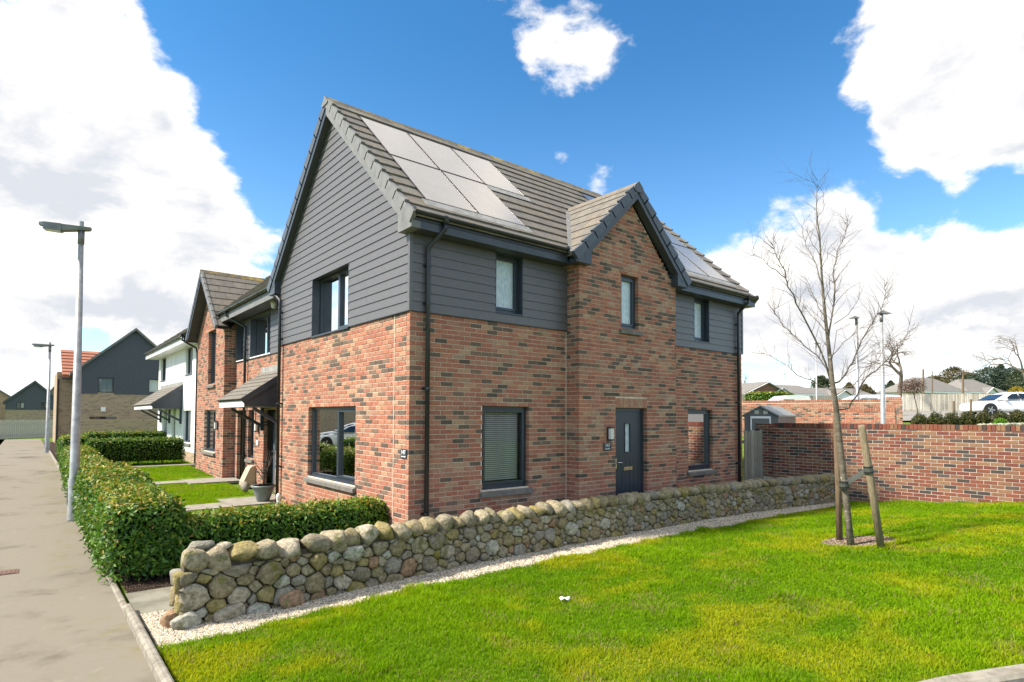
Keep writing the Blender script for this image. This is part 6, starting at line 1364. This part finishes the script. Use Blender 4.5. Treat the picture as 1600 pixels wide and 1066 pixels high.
for p, r_, ax in ((a, .062, tpts[2]-tpts[1]), (b, .058, s2t-s2)):
    ax = ax/np.linalg.norm(ax)
    for o_ in (-.045, .035): mb = MB(); mb.tube([p+ax*(o_-.008), p+ax*(o_+.008)], r_+.004, 12); mb.build('buckle_band', 'rubber', stp)
    mb = MB(); mb.tube([p+ax*-.03, p+ax*.03], r_, 12); mb.build('band', 'strap', stp)

# ------------------------------------------------------------------ small things on the ground
lt = pxg(882, 942); mb = MB(); V_ = []
for i in range(5):
    for j in range(4): V_.append((lt[0]-.06+.03*i+.004*j, lt[1]-.03+.02*j, lt[2]+.045+.012*math.sin(i*1.7)+.012*math.cos(j*2.1+i)))
mb.add(V_, [(i*4+j, i*4+4+j, i*4+5+j, i*4+1+j) for i in range(4) for j in range(3)]); pp = mb.build('litter', 'paper', None, smooth=True, loc=(lt[0], lt[1], lt[2]+.03)); md = pp.modifiers.new('thickness', 'SOLIDIFY'); md.thickness = .004; tag(pp, 'crumpled white scrap of litter lying on the lawn', 'litter')
dc = thing('drain_cover', 'small rusty iron cover set in the footpath at the left edge', 'drain cover', (-4.56, 2.2, 0)); mb = MB(); mb.box(-4.76, -4.46, 2.08, 2.34, -.01, .004); mb.build('frame', 'rust_iron', dc)
for k in range(6): mb = MB(); mb.box(-4.745+k*.045, -4.715+k*.045, 2.10, 2.32, .004, .009); mb.build('bar', 'rust_iron', dc)
mb = MB(); q = px(230, 744, 'z', .1)

# ------------------------------------------------------------------ car
def make_car(label, loc, rotz, group='parked white cars'):
    t = thing('parked_car', label, 'car', (0, 0, 0), group)
    # stations along x (front negative): z sill, z shoulder, half width
    st = [(-2.15, .30, .52, .62), (-2.08, .22, .66, .76), (-1.85, .19, .75, .85), (-1.3, .18, .84, .89), (-.75, .18, .91, .90), (0, .18, .93, .90), (.8, .18, .95, .90), (1.45, .19, .97, .89), (1.9, .22, .98, .84), (2.08, .30, .93, .76), (2.15, .42, .80, .66)]
    V = []; 
    for x, zb, zs, w in st:
        zm = zb+(zs-zb)*.55; V += [(x, -w*.86, zb), (x, -w, zb+.10), (x, -w*1.0, zm), (x, -w*.96, zs-.02), (x, -w*.86, zs+.015), (x, 0, zs+.045), (x, w*.86, zs+.015), (x, w*.96, zs-.02), (x, w, zm), (x, w, zb+.10), (x, w*.86, zb)]
    n = 11; Fq = [(i*n+k, i*n+k+1, (i+1)*n+k+1, (i+1)*n+k) for i in range(len(st)-1) for k in range(n-1)]+[tuple(range(n)), tuple((len(st)-1)*n+k for k in range(n))]+[(i*n, (i+1)*n, (i+1)*n+n-1, i*n+n-1) for i in range(len(st)-1)]
    mb = MB(); mb.add(V, Fq); body = mb.build('body', 'car_white', t, smooth=True)
    m_ = body.modifiers.new('soft', 'SUBSURF'); m_.levels = 1; m_.render_levels = 2
    gs = [(-.95, .93, .93, .80), (-.35, 1.26, .95, .72), (.15, 1.40, .96, .67), (.75, 1.42, .97, .66), (1.35, 1.33, .98, .65), (1.80, 1.10, .99, .68), (2.0, .98, .98, .74)]
    V = []
    for x, zt, zb, w in gs: V += [(x, -w-.10, zb-.02), (x, -w, zt-.05), (x, -w*.8, zt), (x, 0, zt+.02), (x, w*.8, zt), (x, w, zt-.05), (x, w+.10, zb-.02)]
    n = 7; mb = MB(); mb.add(V, [(i*n+k, i*n+k+1, (i+1)*n+k+1, (i+1)*n+k) for i in range(len(gs)-1) for k in range(n-1)]); cabin = mb.build('cabin', 'car_white', t, smooth=True)
    for s_ in (-1, 1):
        sd = lambda x, z: (x, s_*(.905-(z-.95)*.46), z)
        mb = MB(); mb.prism([sd(-.55, .98), sd(.28, .99), sd(.28, 1.32), sd(-.02, 1.29)], (0, s_*.02, 0)); mb.build('side_window', 'car_glass', t)
        mb = MB(); mb.prism([sd(.34, .99), sd(1.45, 1.03), sd(1.20, 1.27), sd(.34, 1.33)], (0, s_*.02, 0)); mb.build('side_window', 'car_glass', t)
        mb = MB(); mb.prism([(-1.98, s_*.60, .60), (-1.72, s_*.83, .66), (-1.72, s_*.84, .74), (-1.96, s_*.62, .69)], (-.02, s_*.03, 0)); mb.build('headlight', 'head_light', t)
        mb = MB(); mb.prism([(2.02, s_*.50, .74), (1.86, s_*.84, .76), (1.84, s_*.84, .90), (2.02, s_*.50, .87)], (.07, s_*.03, 0)); mb.build('tail_light', 'tail_light', t)
        mb = MB(); mb.hexa([(-.62, s_*.90, .98), (-.48, s_*.90, .98), (-.48, s_*1.04, .99), (-.60, s_*1.03, .99), (-.62, s_*.90, 1.07), (-.48, s_*.90, 1.07), (-.48, s_*1.04, 1.09), (-.60, s_*1.03, 1.09)]); mb.build('mirror', 'car_white', t)
        for x in (-1.33, 1.34):
            mb = MB(); mb.tube([(x, s_*.70, .32), (x, s_*.915, .32)], .322, 24); w = mb.build('wheel', 'tyre', t)
            mb = MB(); mb.tube([(x, s_*.905, .32), (x, s_*.922, .32)], .235, 20); mb.build('wheel_dish', 'rubber', w)
            mb = MB()
            for k in range(5): a = 2*math.pi*k/5; mb.beam((x, s_*.928, .32), (x+math.cos(a)*.22, s_*.928, .32+math.sin(a)*.22), .05, .02, up=(0, 1, 0))
            mb.build('rim', 'alloy', w); mb = MB(); mb.tube([(x, s_*.68, .36), (x, s_*.903, .36)], .375, 24); mb.build('wheel_arch', 'rubber', t)
    mb = MB(); mb.add([(-.98, -.70, .955), (-.98, .70, .955), (-.37, .62, 1.275), (-.37, -.62, 1.275)], [(0, 1, 2, 3)]); mb.build('windscreen', 'car_glass', t)
    mb = MB(); mb.add([(1.42, -.56, 1.325), (1.42, .56, 1.325), (1.88, .60, 1.09), (1.88, -.60, 1.09)], [(0, 1, 2, 3)]); mb.build('rear_screen', 'car_glass', t)
    t.location = loc; t.rotation_euler = (0, 0, rotz); return t
def copy_tree(o, parent=None):
    c = o.copy(); COL.objects.link(c); c.parent = parent
    if parent is not None: c.matrix_parent_inverse = o.matrix_parent_inverse.copy()
    for ch in list(o.children): copy_tree(ch, c)
    return c
cp = at(1567, 649, 36); ang = math.atan2(_R[1], _R[0])
car1 = make_car('white hatchback parked side-on beyond the low yew hedge', (cp[0], cp[1], cp[2]-.02), ang-.06)
cpz = cp[2]
car2 = copy_tree(car1); c2p = at(1650, 646, 41); car2.location = (c2p[0], c2p[1], c2p[2]); car2['label'] = 'second white car partly hidden behind the side-on hatchback'
car3 = copy_tree(car1); car3.location = (-9.3, 22.5, .18); car3.rotation_euler = (0, 0, math.radians(-128)); car3['label'] = 'white car mirrored in the ground floor gable window, tail light showing'
car4 = copy_tree(car1); car4.location = (-11.3, 27.5, .2); car4.rotation_euler = (0, 0, math.radians(-140)); car4['label'] = 'white car farther away mirrored in the left half of the gable window'
hedge('low hedge across the path mirrored in the gable window', [(-7.6, -6.6, 9.0, 19.0, .10, 1.0)], 260, .10, 95, tipf=.3)
fh = thing('facing_house', 'buff brick house across the street mirrored in the gable window', 'house', (-18, 36, 0)); mb = MB(); mb.box(-26, -14.5, 32, 42, -.3, 5.2); mb.build('wall', 'buff_coursed', fh); mb = MB(); mb.prism([(-26.4, 31.6, 5.2), (-14.1, 31.6, 5.2), (-20.2, 31.6, 9.2)], (0, 10.8, 0)); mb.build('roof', 'slate_roof', fh)
for x in (-24, -20.5, -17): mb = MB(); mb.box(x, x+1.4, 31.93, 31.99, 1.0, 2.3); mb.build('window', 'car_glass', fh)

# ------------------------------------------------------------------ beyond the garden walls
mb = MB(); rs = thing('parking_court', 'pale paved parking court beyond the low yew hedge', 'paving', (40, 6, 1.9)); rs['kind'] = 'structure'
def far_sheet(name, cols, m, dz): pass
P_ = [at(1395, 652, 33), at(1700, 652, 33), at(1700, 640, 75), at(1395, 640, 75)]
V_ = []; Fq = []
for i in range(13):
    for j in range(5): x_ = 1340+ (1800-1340)*i/12; q = at(x_, 650, 28+10*j); V_.append((q[0], q[1], float(gz(q[0], q[1]))+.03))
mb = MB(); mb.add(V_, [(i*5+j, i*5+5+j, i*5+6+j, i*5+1+j) for i in range(12) for j in range(4)]); mb.build('paving', 'pale_paving', rs)
for c_ in (car1, car2): c_.location.z = float(gz(c_.location.x, c_.location.y))+.03
rk_ = np.random.default_rng(3)
for i, xpx in enumerate(np.linspace(1425, 1598, 12)):                    # clumps of the yew hedge
    pass
def shrub(name, label, c, rx, ry, rz, n, size, pal, seed, matn='needle', group=None, cat='shrub', spread=1.2, core=True):
    r_ = np.random.default_rng(seed); t = thing(name, label, cat, (c[0], c[1], c[2]), group); d = r_.normal(0, 1, (n, 3)); d[:, 2] = np.abs(d[:, 2])*1.2-.15; d /= np.linalg.norm(d, axis=1)[:, None]
    k = np.sin(d[:, 0]*5+seed)*np.sin(d[:, 1]*6+1)*np.sin(d[:, 2]*5)*.22+1; rad = (1-np.abs(r_.normal(0, .14, n)))*k; p = np.array(c)+d*rad[:, None]*np.array([rx, ry, rz])
    V, T, C = leaves_on(p, d, size, r_, pal, spread=spread); tri_mesh('foliage', V, T, matn, t, col=C)
    if core:
        mb = MB(); m_ = 8; pts = [np.array(c)+(0, 0, rz*z) for z in (-.1, .2, .5, .72)]; mb.tube(pts, [min(rx, ry)*q for q in (.62, .72, .6, .25)], 10); mb.build('inner_growth', 'hedge_core', t)
    return t
YEW = [(.045, .060, .014), (.030, .045, .012), (.075, .080, .020), (.10, .085, .025)]
for i, (xp, yb, hp) in enumerate([(1437, 664, 17), (1462, 664, 19), (1487, 664, 20), (1512, 663, 20), (1537, 662, 20), (1564, 660, 18), (1590, 658, 17)]):
    q = at(xp, yb, 24.5); h_ = hp*24.5/FPX; shrub('yew_shrub', ['leftmost', 'second', 'third', 'fourth', 'fifth', 'sixth', 'rightmost'][i]+' clump of the low clipped yew hedge above the brick wall', (q[0], q[1], q[2]-.02), .40, .32, h_*1.02, 1500, .07, YEW, 200+i, group='low yew hedge clumps')
q = at(1563, 662, 22.5); shrub('green_shrub', 'small bright green dome shrub before the yew hedge', (q[0], q[1], q[2]-.03), .26, .24, .24, 1200, .04, [(.10, .24, .012), (.14, .30, .02), (.07, .18, .01)], 230)
rb = MB(); r_ = random.Random(8)
for k in range(14): boulder(at(1532+k*5.5, 664.5-k*.15, 21.5-.02*k), .16, .14, .07, 400+k, r_.random(), r_.choice([3, 7, 3]), bpy.data.objects.get('rockery') or thing('rockery', 'pale flat rockery stones edging the bed above the brick wall', 'stones', tuple(at(1570, 668, 21.5))), name='rock', sub=1)
# saplings and posts there
for lb, xb, yb, xt, yt, dp, r0 in (('thin leaning sapling with a reddish crown beyond the lawn', 1435, 657, 1427, 612, 30, .035),):
    t = thing('sapling', lb, 'tree', tuple(at(xb, yb, dp))); mb = MB(); mb.tube([at(xb, yb, dp), at(xb-2, yb-18, dp), at(xt, yt, dp)], [r0, r0*.8, r0*.6], 6); mb.build('trunk', 'bark_far', t, smooth=True)
    r2 = np.random.default_rng(5); c = at(xt-1, yt-8, dp); n = 1600; d = r2.normal(0, 1, (n, 3)); d /= np.linalg.norm(d, axis=1)[:, None]; p = c+d*(r2.uniform(0, 1, n)**.4)[:, None]*np.array([.62, .62, .42]); V, T, C = leaves_on(p, d, .08, r2, [(.10, .045, .03), (.075, .05, .03), (.14, .07, .05)]); tri_mesh('crown', V, T, 'needle', t, col=C)
for i, (xp, yb, yt) in enumerate(((1490, 648, 627), (1517, 648, 624))):
    mb = MB(); a, b = at(xp, yb+8, 27), at(xp, yt, 27); mb.tube([a, b], .045, 8); tag(mb.build('timber_post', 'timber_brown', None, loc=a), 'short brown timber post left of the white car' if i == 0 else 'short brown timber post in front of the white car nose', 'post', 'short timber posts')
# board fence across the back, right
f0, f1 = at(1408, 640, 62), at(1640, 640, 50); z0 = float(at(1408, 640, 62)[2])
fence('board_fence', 'long pale timber board fence behind the white cars', (f0[0], f0[1], 2.6), (f1[0], f1[1], 2.2), 1.95, 90, gap=.03, rails=False)
f0, f1 = at(1150, 622, 48), at(1300, 622, 48); fence('board_fence', 'pale fence strip behind the brick walls left of the young tree', (f0[0], f0[1], 2.3), (f1[0], f1[1], 2.3), 1.55, 40, gap=.03, rails=False)
# bungalows
def bungalow(label, x0, x1, yr, ye, dp, ddp, wall='bungalow_brick', hip=0., base=2.2, gables=()):
    a, b = at(x0, ye, dp), at(x1, ye, dp+ddp); t = thing('bungalow', label, 'house', tuple(((a+b)/2)*np.array([1, 1, 0])+np.array([0, 0, base]))); d = (b-a)[:2]; L = np.linalg.norm(d); d = d/L; nn = np.array([-d[1], d[0]]); nn = nn if nn @ (a[:2]-CAM[:2]) > 0 else -nn; ze = a[2]; zr = at((x0+x1)/2, yr, dp+ddp/2+3)[2]; W_ = 6.5
    P = lambda u, v, z: (a[0]+d[0]*u+nn[0]*v, a[1]+d[1]*u+nn[1]*v, z)
    mb = MB(); A = [P(.3, .3, base), P(L-.3, .3, base), P(L-.3, W_-.3, base), P(.3, W_-.3, base)]; mb.hexa(A+[(q[0], q[1], ze) for q in A]); 
    if hip == 0:
        for u in (.3, L-.32): mb.prism([P(u, .3, ze), P(u, W_-.3, ze), P(u, W_/2, zr-.1)], (d[0]*.02, d[1]*.02, 0))
    mb.build('wall', wall, t); h_ = hip*W_/2
    mb = MB(); R1, R2 = P(h_, W_/2, zr), P(L-h_, W_/2, zr); E = [P(-.2, -.2, ze), P(L+.2, -.2, ze), P(L+.2, W_+.2, ze), P(-.2, W_+.2, ze)]
    up = [(q[0], q[1], q[2]+.12) for q in E+[R1, R2]]; mb.add(E+[R1, R2]+up, [(6, 7, 11, 10), (8, 9, 10, 11), (6, 10, 9), (7, 8, 11), (0, 1, 7, 6), (1, 2, 8, 7), (2, 3, 9, 8), (3, 0, 6, 9)]); mb.build('roof', 'slate_roof', t)
    mb = MB(); mb.hexa([P(-.2, -.24, ze-.18), P(L+.2, -.24, ze-.18), P(L+.2, -.2, ze-.18), P(-.2, -.2, ze-.18), P(-.2, -.24, ze+.08), P(L+.2, -.24, ze+.08), P(L+.2, -.2, ze+.08), P(-.2, -.2, ze+.08)]); mb.build('fascia', 'upvc_white', t)
    for k in range(3): u = L*(.2+.28*k); mb = MB(); mb.hexa([P(u, .26, base+1.0), P(u+1.3, .26, base+1.0), P(u+1.3, .3, base+1.0), P(u, .3, base+1.0), P(u, .26, base+2.1), P(u+1.3, .26, base+2.1), P(u+1.3, .3, base+2.1), P(u, .3, base+2.1)]); mb.build('window', 'car_glass', t)
    for gu, gw_, gh_ in gables:
        u = L*gu; mb = MB(); q = [P(u-gw_/2, -.6, ze-.1), P(u+gw_/2, -.6, ze-.1), P(u, -.6, ze+gh_)]; mb.prism(q, (nn[0]*4, nn[1]*4, 0)); mb.build('gable', wall, t)
        for s_ in (-1, 1):
            mb = MB(); mb.hexa([P(u+s_*(gw_/2+.2), -.75, ze-.25), P(u, -.75, ze+gh_+.05), P(u, 3, ze+gh_+.05), P(u+s_*(gw_/2+.2), 3, ze-.25), P(u+s_*(gw_/2+.2), -.75, ze-.05), P(u, -.75, ze+gh_+.25), P(u, 3, ze+gh_+.25), P(u+s_*(gw_/2+.2), 3, ze-.05)]); mb.build('gable_roof', 'slate_roof', t)
            mb = MB(); mb.beam(P(u+s_*(gw_/2+.2), -.78, ze-.15), P(u, -.78, ze+gh_+.15), .05, .22, up=(nn[0], nn[1], 0)); mb.build('barge_board', 'upvc_white', t)
    return t
bungalow('long brick bungalow with grey roof and two small gables behind the walls', 1172, 1285, 602.5, 614.5, 62, 4, gables=((.17, 6.2, 1.0), (.36, 3.0, .45)))
bungalow('pale grey hipped-roof bungalow behind the board fence', 1441, 1512, 591.5, 612, 84, 4, wall='white_render', hip=.9)
bungalow('brown hipped-roof bungalow left of the dark evergreens', 1512, 1570, 594, 613, 92, 2, wall='white_render', hip=.7, gables=((.55, 2.4, .6),))
bungalow('pale rendered bungalow behind the young tree', 1281, 1372, 608, 622, 70, 2, wall='white_render', hip=0, gables=((.35, 3.5, .8),))
# far trees
def bare_tree(label, xb, yb, dp, h, spread, seed, levels=5, r0=.22, lean=0., name='bare_tree', m='bark_far', flat=.45):
    r_ = random.Random(seed); b = at(xb, yb, dp); t = thing(name, label, 'tree', tuple(b)); tr_ = MB(); cw = MB()
    def grow_(p, d, L, r, lv):
        q = [p]; n = 3
        for j in range(n): q.append(q[-1]+d*L/n); d = d+np.array([r_.gauss(0, .16), r_.gauss(0, .16), r_.gauss(0.0, .10)]); d /= np.linalg.norm(d)
        (tr_ if lv == 0 else cw).tube(q, [r*(1-.12*k) for k in range(n+1)], 6 if lv < 2 else 4 if lv < 4 else 3, cap=False)
        if lv >= levels: return
        for k in range(r_.choice([2, 3, 3]) if lv < levels-1 else 3):
            s_ = np.array([r_.gauss(0, 1), r_.gauss(0, 1), r_.gauss(0, .4)]); s_ -= d*(s_@d); s_ /= np.linalg.norm(s_); d2 = d*.72+s_*spread+np.array([0, 0, .05-flat*.12*lv]); d2 /= np.linalg.norm(d2); grow_(q[-1] if k < 2 else q[-2], d2, L*r_.uniform(.62, .85), r*.58, lv+1)
    grow_(b, np.array([lean, 0, 1.]), h*.30, r0, 0); tr_.build('trunk', m, t, smooth=True); cw.build('crown', m, t, smooth=True); return t
bare_tree('bare wide-crowned tree behind the fence right of the lamp posts', 1405, 626, 58, 8.6, .75, 5, levels=6, r0=.24, lean=.12)
bare_tree('large bare tree at the right edge above the evergreens', 1604, 615, 75, 9.0, .62, 9, levels=6, r0=.22)
bare_tree('small distant bare tree left of the bungalow gable', 1168, 613, 75, 3.3, .8, 12, levels=5, r0=.12)
def evergreen(label, xb, yb, xt, yt, dp, wpx, seed, pal, n=2600, cone=True):
    b = at(xb, yb, dp); tpt = at(xt, yt, dp); H_ = tpt[2]-b[2]; Wd = wpx*dp/FPX/2; r_ = np.random.default_rng(seed); t = thing('evergreen_tree', label, 'tree', tuple(b), 'evergreens on the skyline')
    z = r_.uniform(0, 1, n)**1.15; a = r_.uniform(0, 6.283, n); env = (1-z)**.75 if cone else np.sqrt(np.clip(1-(2*z-1)**2, 0, 1)); lob = 1+.30*np.sin(a*5+z*17+seed)*np.sin(z*23+seed); rr = env*Wd*lob*np.sqrt(r_.uniform(.25, 1, n)); p = np.stack([b[0]+rr*np.cos(a), b[1]+rr*np.sin(a), b[2]+z*H_*.98+.1], 1); d = np.stack([np.cos(a), np.sin(a), np.full(n, .2)], 1)
    V, T, C = leaves_on(p, d, max(.35, Wd*.16), r_, pal); tri_mesh('crown', V, T, 'needle', t, col=C); mb = MB(); mb.tube([b-(0, 0, .5), b+(0, 0, H_*.6)], [.25, .08], 6); mb.build('trunk', 'bark_far', t); return t
DKG = [(.030, .050, .022), (.022, .040, .020), (.045, .065, .025), (.055, .070, .030)]; BLG = [(.040, .065, .045), (.03, .052, .04), (.06, .085, .055)]; OLV = [(.085, .080, .030), (.06, .065, .025), (.11, .09, .035), (.075, .05, .025)]
for i, (lb, xb, yb, xt, yt, dp, w, pal, cone) in enumerate([
    ('dark evergreen behind the bungalow left of the young tree trunk', 1283, 614, 1283, 590, 78, 24, DKG, False), ('pointed conifer between the young tree and the lamp posts', 1327, 618, 1327, 600, 100, 26, OLV, True), ('olive shrubby tree left of the tallest lamp post', 1352, 618, 1350, 603, 100, 34, OLV, True),
    ('conifer just right of the tallest lamp post', 1392, 616, 1393, 597, 105, 30, DKG, True), ('olive tree under the wide bare crown', 1425, 616, 1424, 596, 110, 36, OLV, False), ('dark tree behind the grey bungalow roof', 1462, 612, 1465, 589, 115, 40, OLV, False),
    ('tall brown-green tree behind the grey bungalow', 1491, 612, 1490, 575, 110, 44, OLV, False), ('dark tree between the two hipped bungalows', 1513, 612, 1514, 584, 115, 38, DKG, False), ('blue-green spruce left of the large evergreen group', 1546, 612, 1545, 576, 100, 52, BLG, False), ('tall blue-green spruce in the evergreen group', 1564, 612, 1561, 571, 102, 50, BLG, True), ('blue-green evergreen right of the tall spruce', 1580, 612, 1577, 576, 104, 44, BLG, False), ('olive evergreen at the right picture edge', 1600, 614, 1600, 578, 95, 46, DKG, False)]):
    evergreen(lb, xb, yb, xt, yt, dp, w, 500+i, pal, 2200, cone)
q = at(1592, 614, 70); shrub('gorse_bush', 'yellow flowering gorse bush at the right edge behind the cars', (q[0], q[1], q[2]-.6), 2.0, 1.2, 1.25, 1600, .25, [(.36, .25, .012), (.28, .20, .02), (.10, .10, .02)], 560)
q0_ = at(1168, 621, 47); q1_ = at(1236, 620, 47); hedge('flat-topped yellow-green hedge in front of the long bungalow', [(min(q0_[0], q1_[0]), max(q0_[0], q1_[0]), min(q0_[1], q1_[1])-.3, max(q0_[1], q1_[1])+.3, 3.1, 4.0)], 160, .16, 97, stems=False)
for lb, xp, yt, dp, r0, cross in (('brown telegraph pole left of the grey bungalow', 1442.5, 577, 72, .13, False), ('thin pole beside the grey bungalow roof', 1456.5, 580, 76, .08, False), ('telegraph pole with crossarm in front of the brown bungalow', 1504.5, 579, 70, .13, True)):
    b = at(xp, 616, dp); tpp = at(xp, yt, dp); t = thing('telegraph_pole', lb, 'pole', tuple(b), 'telegraph poles'); mb = MB(); mb.tube([b-(0, 0, 1), tpp], [r0, r0*.75], 8); mb.build('pole', 'timber_brown', t)
    if cross: mb = MB(); mb.beam(tpp-_R*.9-(0, 0, .3), tpp+_R*.9-(0, 0, .3), .12, .12); mb.build('crossarm', 'timber_brown', t)
b = at(1226, 616, 120); t = thing('radio_mast', 'faint distant radio mast left of the young tree', 'mast', tuple(b)); mb = MB(); tpp = at(1226, 573, 120); mb.tube([b, tpp], [.12, .06], 5); mb.build('pole', 'mast', t); mb = MB(); mb.beam(tpp-_R*.7-(0, 0, 1.4), tpp+_R*.7-(0, 0, 1.4), .08, .08); mb.build('crossarm', 'mast', t)
# parked van roofs glimpsed over the rear wall
for lb, x0, x1, y0, y1, dp in (('white van roof showing above the rear brick wall, left', 1214, 1268, 617, 630, 36), ('white caravan roof showing above the rear brick wall, right of trunk', 1330, 1412, 616, 630, 40)):
    a, b = at(x0, y1, dp), at(x1, y1, dp); zt_ = at(x0, y0, dp)[2]; d = (b-a)[:2]; L = np.linalg.norm(d); d /= L; n2 = np.array([-d[1], d[0]]); zb_ = float(gz(a[0], a[1])); t = thing('parked_van', lb, 'van', (a[0], a[1], zb_)); P = lambda u, v, z: (a[0]+d[0]*u+n2[0]*v, a[1]+d[1]*u+n2[1]*v, z)
    mb = MB(); prof = [(0, zb_+.4), (L, zb_+.4), (L, zt_-.35), (L*.93, zt_-.06), (L*.6, zt_), (L*.3, zt_-.03), (L*.06, zt_-.35), (0, zt_-.8)]; mb.prism([P(u, 0, z) for u, z in prof], (n2[0]*1.8, n2[1]*1.8, 0)); mb.build('body', 'car_white', t)
    mb = MB(); mb.prism([P(L*.12, -.012, zt_-.75), P(L*.5, -.012, zt_-.75), P(L*.5, -.012, zt_-.28), P(L*.2, -.012, zt_-.28)], (n2[0]*.012, n2[1]*.012, 0)); mb.build('window', 'car_glass', t)
    for u in (L*.2, L*.8): mb = MB(); c = np.array(P(u, .1, zb_+.32)); mb.tube([c, c+np.array([n2[0], n2[1], 0])*.2], .32, 14); mb.build('wheel', 'tyre', t)
